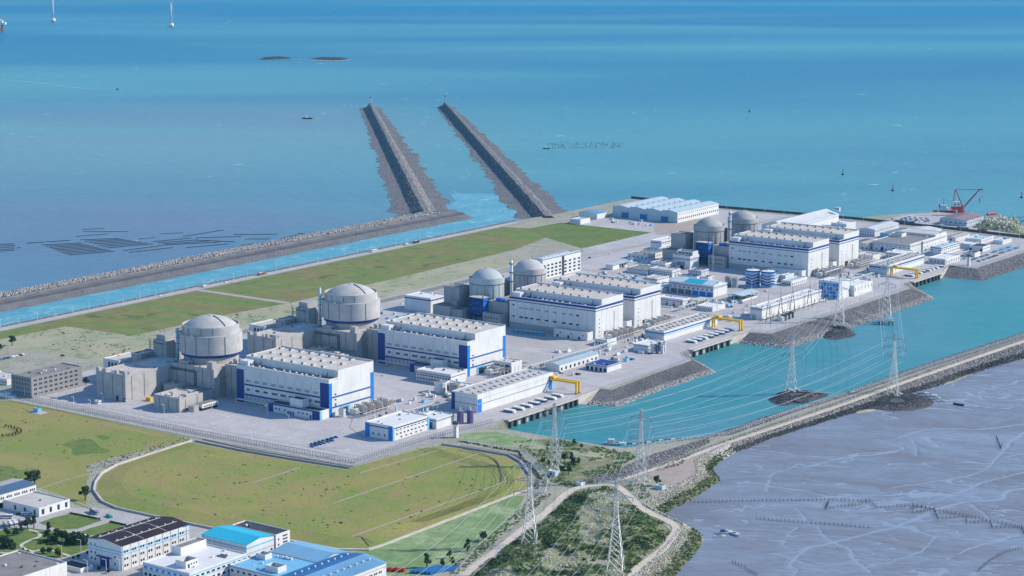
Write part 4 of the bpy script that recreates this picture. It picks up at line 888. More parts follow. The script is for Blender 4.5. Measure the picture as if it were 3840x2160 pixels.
def electrical_block(a0, b0, mat, label):
    root = thing('electrical_building', label, 'building', a0, b0)
    part(shell(26, 46, 26, 1.0), 'wall', mat, root, (20.2, -24, 0)); part(MB().box(.4, 25.6, .4, 45.6, 24, 25.1), 'roof', 'grey_roof', root, (20.2, -24, 0))
    part(shell(24, 12, 15, .8), 'lower_block', mat, root, (21, -36.2, 0)); part(MB().box(.4, 23.6, .4, 11.6, 13, 14.3), 'lower_roof', 'grey_roof', root, (21, -36.2, 0))
    for i in range(5):
        for z in (4, 9): bit(root, 'window', 'glass', 24 + i * 4, -36.4, z, 1.6, .3, 1.8)
    part(MB().box(0, 8, 0, 6, 0, 3.5), 'penthouse', 'bright_blue', root, (26, -18, 25.2))
    return root
def blue_platform(a0, b0, label):
    root = thing('steel_platform', label, 'steel platform', a0 + 1, b0 - 33)
    for x in (0, 18):
        for y in (0, 11): part(MB().box(-.5, .5, -.5, .5, 0, 30 if x == 0 else 32), 'post', 'navy', root, (x, y, 0))
    part(MB().box(0, 18, .2, .6, 12, 29), 'screen', 'navy', root); part(MB().box(17.6, 18.1, .5, 11, 10, 29), 'screen', 'bright_blue', root); part(MB().box(-.2, .2, .5, 11, 8, 29), 'screen', 'navy', root)
    for z in (8, 14, 20, 26, 29.5): part(MB().box(-1, 19, -1, 12, z, z + .4), 'deck', 'navy' if z < 29 else 'light_roof', root)
    for z in (9, 15, 21): part(MB().tube((1, -.3, z), (17, -.3, z + 5), .3).tube((17, -.3, z), (1, -.3, z + 5), .3), 'brace', 'bright_blue', root)
    return root
U = [(453, -4, 'dome_concrete', 'first'), (531, -1, 'dome_concrete', 'second'), (931, 0, 'grey_concrete', 'third'), (1013, 3, 'grey_concrete', 'fourth')]
flat('pale_green_dome', (0.36, 0.42, 0.43), 0.7, 0.1, 0.1, streak=0.25)
reactor_c(453, 'pale blue green cylindrical reactor with shallow dome and blue platform', 'pale_green_dome', -4)
reactor_c(531, 'grey concrete cylindrical reactor beside the white office block', 'dome_concrete', -1)
reactor_c(931, 'grey cylindrical reactor in front of the far row with a blue platform', 'grey_concrete', 0)
reactor_c(1013, 'farthest grey cylindrical reactor of the row', 'grey_concrete', 3)
fuel_block(-4, 453, 'grey_concrete', 'tall grey concrete block left of the pale green reactor'); fuel_block(0, 931, 'concrete', 'tall brown grey concrete block left of the far reactor pair')
fuel_block(-1, 531, 'grey_concrete', 'grey concrete block hidden between the middle reactor pair', 30); fuel_block(3, 1013, 'concrete', 'brown grey concrete block between the far reactor pair', 32)
electrical_block(-4, 453, 'grey_concrete', 'grey block between pale green reactor and its turbine hall'); electrical_block(0, 931, 'concrete', 'brown grey block between the third reactor and its turbine hall')
electrical_block(-1, 531, 'grey_concrete', 'grey block between the office side reactor and its turbine hall'); electrical_block(3, 1013, 'concrete', 'brown grey block beside the farthest reactor')
blue_platform(-4, 453, 'dark blue steel platform against the pale green reactor'); blue_platform(0, 931, 'dark blue steel platform against the far reactor')
for a, b, lab in ((12, 478, 'white ventilation stack between the middle reactor pair'), (16, 957, 'white ventilation stack between the far reactor pair')):
    r = thing('vent_stack', lab, 'chimney', a, b)
    part(MB().cyl(0, 0, 0, 64, 1.7, n=14), 'flue', 'white_wall', r, smooth=True)
    for z in (40, 50, 60): part(MB().lathe(0, 0, [(1.8, z), (2.9, z), (2.9, z + 1), (1.8, z + .3)], 14), 'gallery', 'dark_steel', r)
    part(MB().tube((2.4, 0, 26), (2.4, 0, 63), .2), 'ladder', 'steel', r)
BLU = thing('equipment_hatch_house', 'bright blue box beside the office side reactor', 'building', 27, 540, 26)
part(MB().box(0, 7, 0, 8, 0, 9), 'wall', 'bright_blue', BLU); part(MB().box(7, 20, 1, 3, 0, 2).box(9, 10, 1, 3, 2, 4), 'pipe_rack', 'navy', BLU)
building('blue_roof_house', 'small blue roofed house beside the farthest reactor', 30, 46, 1026, 1046, 27, 'bright_blue', 'bright_blue', gear=1)

def reactor_h(a0, b0, label, first):
    root = thing('reactor_building', label, 'reactor', a0, b0, 0, 0, 'domed double walled reactor buildings')
    part(MB().lathe(0, 0, [(26.5, -.5), (26.5, 36)], 72), 'lower_wall', 'concrete', root)
    part(MB().lathe(0, 0, [(26.6, 36.5), (30.4, 36.0), (30.4, 54.2), (27.6, 54.4)], 96), 'water_tank_ring', 'dome_concrete', root)
    part(MB().lathe(0, 0, [(26.7, 32.6), (28.6, 33.0), (28.6, 36.0), (26.7, 36.2)], 72), 'blue_gallery', 'navy', root)
    part(MB().lathe(0, 0, [(27.6, 54.3), (27.6, 62.4), (27.0, 62.4), (27.0, 60.6), (24.6, 60.4)], 96), 'upper_wall', 'dome_concrete', root)
    R = 25.4; Q = (R * R + 9.2 ** 2) / 18.4; prof = [(R * (1 - i / 16), 61.0 + math.sqrt(Q * Q - (R * (1 - i / 16)) ** 2) - Q + 9.2) for i in range(16)] + [(.01, 70.2)]
    part(MB().lathe(0, 0, [(R, 60.2)] + prof, 96), 'dome', 'dome_concrete', root, smooth=True)
    part(MB().cyl(0, 0, 70.0, 70.7, 2.4, n=16), 'dome_cap', 'light_roof', root)
    mb = MB(); A = math.radians(-10)
    pr = [(r_, z_ + .35) for r_, z_ in prof[1:-3]]
    for (r1, z1), (r2, z2) in zip(pr, pr[1:]): mb.tube((r1 * math.cos(A), r1 * math.sin(A), z1), (r2 * math.cos(A), r2 * math.sin(A), z2), .55, 4)
    part(mb, 'dome_stair', 'dark_steel', root)
    ribs(root, 30.6, 36.5, 53.5, [math.radians(d) for d in (-125, -100, -74, -50, -20, -160)]); ribs(root, 27.8, 55, 61.5, [math.radians(d) for d in (-118, -96, -66, -42)]); ribs(root, 26.8, 10, 35, [math.radians(d) for d in (-118, -92)])
    part(MB().cyl(0, 0, 0, 1.6, 1.6, .6, 10), 'ring_hatch', 'white_wall', root, (3, -29, 54.2))
    # vent duct standing beside the ring and bending onto the low roof
    d = part(MB().tube((-26, -19.5, 27), (-26, -19.5, 57 if first else 66), 1.55, 12), 'vent_duct', 'pipe_blue', root, smooth=True)
    part(MB().path([(-26, -19.5, 27), (-27, -21.5, 25.4), (-29, -28, 25), (-33, -36, 24.8), (-41, -37.5, 25.4), (-44, -38, 24.2), (-45, -38.5, 22.5)], 1.55, 12), 'duct_bend', 'pipe_blue', root, smooth=True)
    for z in (31, 36.5, 42.5, 48, 53.5): part(MB().lathe(-26, -19.5, [(1.5, z), (1.8, z), (1.8, z + .5), (1.5, z + .5)], 12), 'duct_band', 'dark_steel', d)
    part(MB().tube((-26, -19.5, 55), (-19, -14, 55), .3).tube((-26, -19.5, 50), (-19, -14, 55), .3).tube((-26, -19.5, 57), (-19, -14, 58), .3), 'duct_bracket', 'dark_steel', d)
    return root
def nuclear_annexes(b0, w):
    o = b0 - 21
    def blk(name, label, a0, a1, y0, y1, h, gear=4, mat='concrete', extra=None):
        r = building(name, label, a0, a1, y0 + o, y1 + o, h, mat, 'beige_roof', par=1.0, gear=gear)
        la, lb = a1 - a0, y1 - y0
        for i in range(max(1, int(la / 11))): part(MB().tube((la * (i + .7) / max(1, int(la / 11)), -.3, 1), (la * (i + .7) / max(1, int(la / 11)), -.3, h - 1.5), .16, 6), 'downpipe', 'dark_steel', r)
        for i in range(max(1, int(lb / 14))): part(MB().tube((la + .3, lb * (i + .5) / max(1, int(lb / 14)), 1), (la + .3, lb * (i + .5) / max(1, int(lb / 14)), h - 2), .16, 6), 'downpipe', 'dark_steel', r)
        return r, la, lb
    r, la, lb = blk('safeguard_building', 'pale concrete block with notched parapet before the ' + w + ' domed reactor', -73, -34, -78, 4, 26, 5)
    for x, y in ((0, 0), (9, 0), (24, 0), (35, 0)): part(MB().box(0, 4, 0, 3, 0, 3.2), 'parapet_block', 'concrete', r, (x, y + .02, 25.99))
    for x, y in ((6, 0), (16, 3), (20, 8)): part(MB().box(0, 3, 0, 2, 0, 2.6), 'roof_house', 'white_wall', r, (x, y + 1.5, 25))
    part(MB().box(0, 14, 0, 5, 0, 2.2), 'roof_house', 'concrete', r, (22, 8, 25)); part(MB().box(0, 16, 0, 1, 0, 3.0), 'roof_screen', 'concrete', r, (10, 40, 25))
    for z in (0,): bit(r, 'door', 'navy', 26, -.2, 0, 3.2, .3, 5); bit(r, 'door', 'navy', 36, -.2, 0, 2.0, .3, 4); bit(r, 'porch', 'grey_concrete', -3, 2, 14, 3, 5, 2)
    r, la, lb = blk('safeguard_building', 'tall concrete block with a roof tower beside the ' + w + ' domed reactor', -33.8, 22, -17, 20, 28, 3)
    part(MB().box(0, 7, 0, 6, 0, 7), 'roof_tower', 'concrete', r, (46, 1, 27)); part(MB().box(0, 11, 0, 8, 0, 4), 'roof_house', 'concrete', r, (8, 2, 27))
    bit(r, 'door', 'dark', 18.9, 5, 27, .3, 1.6, 2.4)
    mb = MB()
    for z in (23.5, 22.2): mb.tube((-2, -.6, z), (33, -.6, z), .35, 6)
    mb.tube((33, -.6, 23.5), (33, -.6, 8), .4, 6).tube((31, -.6, 22.2), (31, -.6, 9), .35, 6)
    for x in range(0, 33, 3): mb.tube((x, -.3, 21.5), (x, -.9, 24.6), .2, 4)
    part(mb, 'pipe_rack', 'dark_steel', r)
    for k in range(4): part(MB().box(0, .4, 0, 11, 0, 2.0), 'balcony', 'concrete', r, (la + 1.4, 9, 6 + k * 4.4)); part(MB().box(0, 1.5, 0, 11, -.4, 0), 'balcony_floor', 'concrete', r, (la, 9, 6 + k * 4.4))
    r, la, lb = blk('access_building', 'concrete block joining the ' + w + ' domed reactor to its turbine hall', 22.4, 46.6, -2, 50, 31, 3)
    for i in range(4): part(MB().cyl(0, 0, 0, 5, 1.8, n=10), 'steam_vent', 'concrete', r, (4 + i * 4.6, 10 + i * 2.5, 30))
    r, la, lb = blk('diesel_building', 'low concrete block with rooftop vents on the plaza by the ' + w + ' domed reactor', 4, 37, -79, -48, 13.5, 5)
    part(MB().box(0, 5, 0, 4, 0, 1.2).box(1.5, 3.5, 1, 3, -2.6, 0), 'roof_hood', 'light_roof', r, (24, 18, 16)); part(MB().box(0, 5, 0, 4, 0, 1.2).box(1.5, 3.5, 1, 3, -2.6, 0), 'roof_hood', 'light_roof', r, (14, 6, 15.5))
    part(MB().box(0, 2.5, 0, 16, 0, 1.6), 'louvre_hood', 'light_roof', r, (28, 12, 13))
    for y in (17, 20, 23, 26): bit(r, 'louvre', 'dark', 27.9, y, 12.9, .3, 2.2, 1.2)
    r, la, lb = blk('pump_house', 'low grey concrete house in the yard below the ' + w + ' domed reactor', -28, -10, -34, -17.4, 11, 2, 'grey_concrete')
    r = thing('curved_wall_house', 'low curved grey concrete house beneath the ' + w + ' domed reactor', 'building', 6, -30 + o)
    part(MB().prism([(-14, 10), (-12, 3), (-5, -2), (4, -4), (16, -4), (16, 12), (-14, 12)], 0, 9), 'wall', 'grey_concrete', r); part(MB().prism([(-12, 10), (-10, 5), (-4, 0), (5, -2.6), (15, -2.6), (15, 11), (-12, 11)], 9, 9.4), 'roof', 'grey_roof', r)
    r = thing('service_annex', 'low white lean to with a dark window band near the ' + w + ' domed reactor', 'building', 40.5, -62 + o)
    part(MB().box(0, 9, 0, 22, 2.8, 6.2), 'wall', 'old_white', r); part(MB().box(.5, 8, .5, 21.5, 0, 2.8), 'undercroft', 'dark', r); part(MB().box(.3, 8.7, .3, 21.7, 6.2, 6.4), 'roof', 'grey_roof', r)
    for y in range(2, 20, 3): bit(r, 'window', 'glass', 8.9, y, 3.6, .25, 2.2, 1.1)
    part(MB().prism([(0, -1), (0, -9), (3, -10), (6, -8), (7, -3), (6, -1)], 0, 6), 'vent_tower', 'concrete', r)
    r, la, lb = blk('fuel_building', 'stepped concrete tower left of the ' + w + ' domed reactor', -79.5, -62, 5, 26, 41, 2, 'grey_concrete')
    part(MB().box(0, 12, 0, 16, 0, 6), 'upper_block', 'grey_concrete', r, (0.5, 4, 40)); part(MB().box(0, 14, 0, 1.0, 0, .8), 'pipe_rack', 'dark_steel', r, (.5, -1, 38))
    r, la, lb = blk('fuel_building', 'low concrete block under the vent duct of the ' + w + ' domed reactor', -93, -80, -12, 8, 29, 2, 'grey_concrete')
    part(MB().box(0, 14, 0, 4, 0, 4.0), 'blue_screen', 'navy', r, (-2, 20.3, 25))
    for k in range(3): part(MB().tube((4, 21 + k, 25), (4, 21 + k, 42 - k * 2), .25).tube((4, 21, 38 - k * 3), (13, 21, 38 - k * 3), .2), 'stair_frame', 'dark_steel', r)
    r, la, lb = blk('service_building', 'white house with three tall dark windows behind the ' + w + ' domed reactor annexes', -122, -100, -22, 16, 22, 1, 'white_wall')
    for x in (7, 11.5, 16): bit(r, 'window', 'glass', x, -.2, 5, 2.6, .3, 14)
reactor_h(-17, 21, 'great domed concrete reactor nearest to the front of the plant', True); nuclear_annexes(21, 'front')
reactor_h(-17, 232, 'great domed concrete reactor with a tall pale blue vent pipe, second from the front', False); nuclear_annexes(232, 'second')
# ------------------------------------------------------------------ other plant buildings
NV, SL = 'navy', 'slate_stripe'
building('grey_office_block', 'dark grey four storey office block at the corner of the plaza', -146, -118, -119, -54, 20, 'office_grey', 'grey_roof', win=[('L', 4, 24, 6, z, 1.4, 1.6) for z in (3, 7.5, 12, 16.2)] + [('R', 4 + 6.5 * i, 6 + 6.5 * i, 2, z, 1.5, 1.8) for i in range(9) for z in (2.6, 7.2, 11.6, 15.8)], gear=8)
building('gate_canopy', 'low white gate shelter beside the grey office block', -150, -139, -131, -125, 3.5, 'old_white', 'white_roof', gear=0)
g = building('guard_hut', 'blue and white guard hut beside the grey office block', -138, -131, -131, -126, 3.6, 'white_wall', 'blue_roof', str_=[(2.6, 3.2, 'bright_blue')], gear=0)
building('guard_hut', 'small white guard hut on the plaza before the front reactor', -54, -49, -99, -95, 3.4, 'white_wall', 'white_roof', gear=0, win=[('R', 1, 3, 2, 1, 1, 1)])
building('monitor_hut', 'lone blue sided hut on a slab in the dry lawn', -75, -69, -156, -151.5, 4.0, 'light_blue', 'white_roof', gear=0)
structure('hut_slab', MB().box(-79, -62, -160, -149, 0, .25), 'light_paving')
building('low_white_house', 'long low white house behind the grey office block', -215, -180, -95, -70, 6, 'white_wall', 'light_roof', win=[row('L', 35, 9, 2, 1.6, 1.6)], gear=4)
bx_ = thing('yellow_container', 'yellow container standing in the yard of the front reactor', 'container', -24, -62)
part(MB().box(0, 6, 0, 3, .1, 3.4), 'body', 'yellow', bx_); [bit(bx_, 'rib', 'yellow', x, -.1, .3, .25, .15, 2.9) for x in (.5, 1.7, 2.9, 4.1, 5.3)]
# row north of the second reactor
building('white_store', 'white store with a navy line left of the pale green reactor', -112, -74, 440, 470, 17, 'white_wall', 'white_roof', [(13.5, 14.8, NV)])
building('white_store', 'white store with navy line left of the far grey reactors', -106, -89, 958, 1004, 14.5, 'white_wall', 'white_roof', [(11.2, 12.2, NV)], [row('L', 16, 3, 2.2, 2.6, 1.0), ('R', 6, 40, 8, 8.6, 1.6, 1.2)])
building('small_lean_to', 'small pale house beside the far white store', -88.5, -78, 948, 975, 6.5, 'white_wall', 'pale_roof')
of = building('office_block', 'white five storey office block with open roof frame beside the reactors', -112, -94, 690, 774, 24, 'white_wall', 'pale_roof', win=[('R', 4, 38, 5, z, 4.6, 2.2) for z in (2.6, 7, 11.4, 15.8)] + [('R', 50, 80, 4, z, 4.6, 2.2) for z in (2.6, 7, 11.4, 15.8)], gear=0)
part(MB().box(0, .5, 0, 5, 0, 24), 'stair_shaft', 'dark_roof', of, (17.8, 42, 0))
for y in range(2, 82, 8): part(MB().tube((2, y, 24), (9, y + 4, 27.5), .25).tube((9, y + 4, 27.5), (16, y, 24), .25), 'roof_truss', 'white_wall', of)
part(MB().box(1, 17, 1, 1.6, 24, 26.6).box(16.5, 17.2, 1, 83, 25.6, 26.4), 'roof_frame', 'white_wall', of)
cn = thing('carport', 'open pale blue roofed shelter by the fence near the office block', 'shelter', -74, 800)
part(MB().box(0, 12, 0, 40, 6, 6.6), 'roof', 'pale_roof', cn); part(MB().box(.5, 11, .5, 16, 0, 6), 'wall', 'old_white', cn)
for y in (20, 26, 32, 39): part(MB().box(10.6, 11.2, y - .3, y + .3, 0, 6), 'post', 'white_wall', cn); bit(cn, 'bay', 'dark', 6, y - 3, 0, .4, 4, 4.5)
building('flat_roof_house', 'white house with dark flat roof and a row of roof units near the fence', -98, -67, 890, 928, 7, 'white_wall', 'grey_roof', win=[row('L', 31, 5, 1.5, 2, 2.2), row('R', 38, 6, 2, 1.6, 2.4)], gear=7)
building('blue_line_house', 'white house with navy line and arcade behind the workshops', -30, -8, 838, 862, 9, 'white_wall', 'grey_roof', [(5.5, 6.3, NV)], [('R', 3, 20, 4, 1, 2.6, 3.4, 'dark')])
building('low_line_house', 'long white house with a dark line and eleven windows', -6, 27, 798, 818, 9.2, 'white_wall', 'light_roof', [(5.4, 6.1, SL)], [row('L', 33, 11, 1.8, 1.4, 2.2), ('R', 8, 14, 2, 1, 2, 2.4)])
building('low_line_house', 'low white house with a dark sunken roof beside the eleven window house', -40, -9, 798, 826, 6.5, 'white_wall', 'grey_roof', [(4.4, 5.0, SL)])
building('twin_roof_works', 'white works with long dark parapets behind the turbine hall vents', -20, 28, 640, 690, 11, 'white_wall', 'grey_roof', gear=6)
building('twin_roof_works', 'white stair tower block beside the first wave painted tank', 30, 47, 655, 690, 14, 'white_wall', 'grey_roof', win=[('R', 6, 14, 2, 3, 2, 2)])
t2 = building('switch_building', 'tall white house with clerestory and four tall windows', -12, 14, 862, 884, 17, 'white_wall', 'grey_roof', [(12.3, 13.3, 'stripe_blue'), (10.8, 11.4, SL)], [('L', 8, 17, 4, 4, 1.8, 5.2)])
part(shell(24, 13, 5, .6), 'clerestory', 'white_wall', t2, (1, 8, 16.6)); [bit(t2, 'window', 'glass', 4 + i * 5, 7.85, 18, 4, .3, 2) for i in range(4)]; bit(t2, 'gate', 'navy', 11, -.2, 0, 6, .3, 4)
building('terrace_office', 'white three storey office with terrace and dark stripe', 44, 63, 808, 826, 11, 'white_wall', 'grey_roof', [(8.8, 9.6, 'stripe_blue'), (7.6, 8.0, SL)], [row('L', 19, 4, 5, 1.6, 1.6), row('R', 18, 3, 5, 1.8, 1.6), row('R', 18, 3, 1.6, 1.8, 1.6), row('L', 19, 4, 1.6, 1.6, 1.6)])
building('terrace_wing', 'low white terrace wing of the three storey office', 36, 62.8, 798, 807.8, 5, 'white_wall', 'light_roof', win=[row('L', 26, 6, 1.5, 1.3, 1.8)])
building('terrace_wing', 'small white end wing of the three storey office', 63.2, 74, 806, 820, 4.5, 'white_wall', 'grey_roof', win=[row('R', 14, 2, 1.2, 1.6, 1.6)])
bw_ = building('blue_roof_workshop', 'white workshop with bright blue roof panels and navy lines', 75, 137, 713, 745, 13.5, 'white_wall', ('pale_roof', 'pale_roof'), [(10.8, 11.5, NV), (9.6, 10.0, SL)], [row('L', 62, 10, 7.2, 2.6, 1.4)], gable='a', rise=3.2)
part(MB().add([(20, 1, 14.2), (46, 1, 14.2), (46, 15, 17.05), (20, 15, 17.05)], [(0, 1, 2, 3)]), 'roof_panel', 'cyan_roof', bw_, (0, -.2, 0.0))
for i in range(6): bit(bw_, 'bay', 'grey_wall' if i < 3 else 'bright_blue', 3 + i * 10, -.3, 0, 8.2, .4, 5.5)
building('parking_house', 'small white house with navy line above a row of parked cars', 108, 142, 636, 652, 9.5, 'white_wall', 'white_roof', [(6.6, 7.2, NV)], [row('L', 34, 4, 4.6, 2.6, .9), row('L', 34, 4, .8, 2.2, 2.6), ('R', 8, 8, 1, 1, 2, 3, 'bright_blue')])
rk = thing('pipe_gantry', 'open concrete frame beside the small navy line house', 'frame', 144, 650)
for i in range(4): part(MB().box(0, .6, i * 7, i * 7 + .6, 0, 7).box(9, 9.6, i * 7, i * 7 + .6, 0, 7), 'column', 'old_white', rk); part(MB().tube((2, i * 7 + 1, 0), (8, i * 7 + 4, 5), .5, 6), 'pipe', 'dark_steel', rk)
part(MB().box(-.5, 10, -.5, 22.2, 7, 7.7), 'roof', 'light_roof', rk)
building('low_white_house', 'single storey white house beside the small transformer yard', 161, 183, 634, 662, 5.4, 'white_wall', 'white_roof', win=[row('L', 22, 7, 1.6, 1.2, 1.4)])
cp = thing('open_pavilion', 'open pavilion with pale blue pitched roof and low white walls', 'shelter', 160, 708)
part(MB().box(0, 19, 0, .4, 0, 2.2).box(18.6, 19, 0, 36, 0, 2.4).box(0, .4, 0, 36, 0, 2.2).box(0, 19, 35.6, 36, 0, 2.2), 'low_wall', 'white_wall', cp); part(MB().add([(-2, -2, 7), (21, -2, 7), (21, 38, 7), (-2, 38, 7), (9.5, -2, 8.8), (9.5, 38, 8.8)], [(0, 4, 5, 3), (4, 1, 2, 5), (0, 1, 4), (2, 3, 5)]), 'roof', 'pale_roof', cp)
for x in (.8, 18): [part(MB().box(x - .3, x + .3, y - .3, y + .3, 0, 7), 'post', 'dark_steel', cp) for y in (1, 9, 18, 27, 35)]
for k in range(5): part(MB().cyl(0, 0, 0, 3.4, 1.2, n=10), 'vessel', 'pale_steel', cp, (5 + k % 2 * 6, 5 + k * 6, 0))
building('water_plant', 'white house with pale blue roof behind the far wave painted tanks', 108, 150, 838, 862, 8.5, 'white_wall', 'pale_roof', [(6.4, 7.2, 'stripe_blue')], [('L', 22, 30, 1, 0, 6, 5, 'green_paint')])
building('water_plant', 'white box house right of the far wave painted tanks', 150.4, 158, 850, 872, 9, 'white_wall', 'white_roof')
building('low_white_house', 'low pale house with arched windows right of the far wave painted tanks', 162, 176, 832, 872, 6.2, 'white_wall', 'pale_roof', win=[row('L', 14, 4, 1, 1.6, 2.2), row('R', 40, 8, 1, 1.6, 2.2)])
sw = building('switch_house', 'long cream switch house with navy lines behind the line gantries', 238, 253, 624, 765, 14.2, 'old_white', 'white_roof', [(11.9, 12.7, NV), (10.6, 11.1, SL)], [('L', 4.5, 4.5, 1, 0, 5, 5.5, 'louvre')], gear=10)
for y in range(6, 140, 9): part(MB().tube((12, y, 13.4), (12, y, 17), .18), 'busbar_post', 'steel', sw)
part(MB().tube((12, 2, 17), (12, 138, 17), .15), 'busbar', 'steel', sw)
st = thing('valve_hall', 'blue glazed steel hall behind the switchyard tower', 'building', 238, 786)
part(MB().box(0, 27, 0, 26, 0, 21), 'wall', 'pale_steel', st); part(MB().box(.3, 26.7, .3, 25.7, 21, 21.3), 'roof', 'white_roof', st)
for i in range(6):
    for j in range(4): bit(st, 'panel', 'bright_blue' if (i + j) % 3 else 'light_blue', 2.4 + i * 4, -.2, 1 + j * 4.6, 3.4, .4, 4.0)
for i in range(4): bit(st, 'louvre', 'dark', -.1, -.3, 2 + i * 5, 1.6, .4, 1.6)
building('control_house', 'white house beside the blue glazed hall with wall mounted units', 252, 270, 815, 862, 13, 'white_wall', 'white_roof', win=[row('R', 47, 6, 6, 1, 4)])
# intake pump houses
def pump_house(a0, a1, b0, b1, h, label, kind):
    lb = b1 - b0; la = a1 - a0
    r = building('pump_house', label, a0, a1, b0, b1, h, 'white_wall', 'light_roof', gear=0, par=.6)
    if kind == 0:
        bit(r, 'corner_band', 'navy', -.1, -.2, 0, 4, .4, h - 1); bit(r, 'corner_band', 'bright_blue', la - .2, .5, 0, .45, 6, h * .42); bit(r, 'corner_band', 'bright_blue', la - .2, .5, h * .48, .45, 6, h * .25)
        bit(r, 'corner_band', 'bright_blue', la - .2, lb - 7, 0, .45, 6, h * .8); part(MB().box(-.08, la + .08, -.08, lb + .08, h * .42, h * .45), 'stripe', 'slate_stripe', r)
        part(MB().box(-.09, la + .09, -.09, lb + .09, h * .72, h * .735), 'seam', 'louvre', r)
    else:
        part(MB().box(-.08, la + .08, -.08, lb + .08, h * .66, h * .8), 'stripe', 'stripe_blue' if kind == 1 else 'navy', r); part(MB().box(-.07, la + .07, -.07, lb + .07, h * .5, h * .58), 'stripe', 'light_blue', r)
    for i in range(int(lb / 9)):
        for x in (la * .3, la * .7): v = part(MB().cyl(0, 0, 0, 1, .8, n=8), 'roof_vent', 'dark_steel', r, (x + rnd.uniform(-1, 1), 4 + i * 9, h - .6)); part(MB().box(0, 3.5, -.4, .4, 0, .8), 'hood', 'white_roof', v, (.6, 0, .1))
    return r
pump_house(230, 260, 82, 204, 17, 'long white pump house with blue corners on the near intake quay', 0)
pump_house(201, 225, 462, 574, 10.5, 'long white pump house with blue bands on the middle intake quay', 1)
pump_house(210, 235, 972, 1078, 12, 'long pale pump house with navy bands on the far intake quay', 2)
def forebay(a0, b0, b1, label, step, seed):
    rr = random.Random(seed); r = thing('intake_deck', label, 'quay deck', a0, b0)
    part(MB().box(-3, 4.5, 0, b1 - b0, -1.0, .6), 'walkway', 'quay_concrete', r)
    part(MB().box(4.2, 4.5, 0, b1 - b0, .6, 1.5), 'railing', 'grey_concrete', r)
    y = 5
    while y < b1 - b0 - 3: part(MB().box(0.2, 3.6, y, y + 2.6, -9, -1.0), 'pier', 'dark_bed', r); y += step * rr.uniform(.7, 1.3)
    part(MB().box(.1, .5, -2, b1 - b0 + 2, -9, -1.2), 'curtain_wall', 'quay_concrete', r)
    return r
forebay(297, 74, 190, 'near intake deck on dark piers below the blue cornered pump house', 11, 1); forebay(272, 438, 527, 'middle intake deck on dark piers below the blue banded pump house', 11, 2); forebay(280, 945, 1036, 'far intake deck on dark piers in front of the navy banded pump house', 11, 3)
def skids(a, b, n, step, label):
    for i in range(n):
        r = thing('trash_rake', ORD[i] + ' ' + label + ', counted from the near end', 'machine', a + rnd.uniform(-1, 1), b + i * step, 0, 0, label)
        part(MB().box(0, 11, 0, 5, 1.6, 2.6), 'hood', 'white_roof', r); part(MB().box(.5, 10, .4, 4.6, 0, 1.6), 'frame', 'dark_steel', r); part(MB().box(10.2, 12.5, .6, 4.2, 0, 2.0), 'motor', rnd.choice(['car_blue', 'dark_steel', 'pale_steel']), r)
skids(247, 470, 8, 11.5, 'white hooded intake screen machine on the middle quay'); skids(255, 978, 8, 12, 'white hooded intake screen machine on the far quay'); skids(276, 100, 7, 13, 'hooded intake screen machine on the near quay')
def tank(a, b, r, h, label, mat='tank_wave', name='storage_tank'):
    t = thing(name, label, 'tank', a, b); prof = [(r, -.3), (r, h)]
    part(MB().lathe(0, 0, prof, 48), 'shell', mat, t, smooth=True)
    part(MB().lathe(0, 0, [(r + .15, h - 1.6), (r + .35, h - 1.6), (r + .35, h + .1), (r * .98, h + .15)], 48), 'rim_band', 'navy' if mat == 'tank_wave' else mat, t)
    part(MB().lathe(0, 0, [(r, h), (r * .5, h + .7), (.01, h + 1.1)], 48), 'roof', 'white_roof' if mat == 'tank_wave' else 'grey_roof', t, smooth=True)
    part(MB().cyl(0, 0, h + 1, h + 3, .6, n=8), 'vent', 'white_wall', t)
    part(MB().tube((r * .8, -r * .75, 0), (r * .8, -r * .75, h + 1), .2), 'ladder', 'steel', t)
    return t
tank(136, 808, 8.6, 19.5, 'left wave painted tank of the far pair'); tank(155, 812, 8.6, 19.5, 'right wave painted tank of the far pair'); tank(60, 640, 9, 23, 'white lidded tank with navy rim standing behind its wave painted twin'); tank(80, 648, 9, 22, 'wave painted tank next to the middle turbine hall')
for a, b, k in ((112, 790, 'left'), (124, 786, 'right')): tank(a, b, 4, 11, k + ' small grey steel tank beside the far wave painted pair', 'louvre')
tank(166, 918, 3.4, 8, 'small grey tank at the corner of the far turbine hall', 'louvre'); tank(168, -2, 3.2, 7, 'small pale grey tank at the gate of the front turbine hall', 'pale_steel')
tank(180, 130, 6, 10, 'pale round tank beside the second turbine hall', 'pale_steel'); tank(196, 132, 5, 10, 'dark round tank beside the second turbine hall', 'grey_concrete')
for k, (a, b) in enumerate(((272, 40), (278, 47))): tank(a, b, 3, 12, ('left', 'right')[k] + ' purple steel vessel behind the near watch tower', 'purple', 'pressure_vessel')
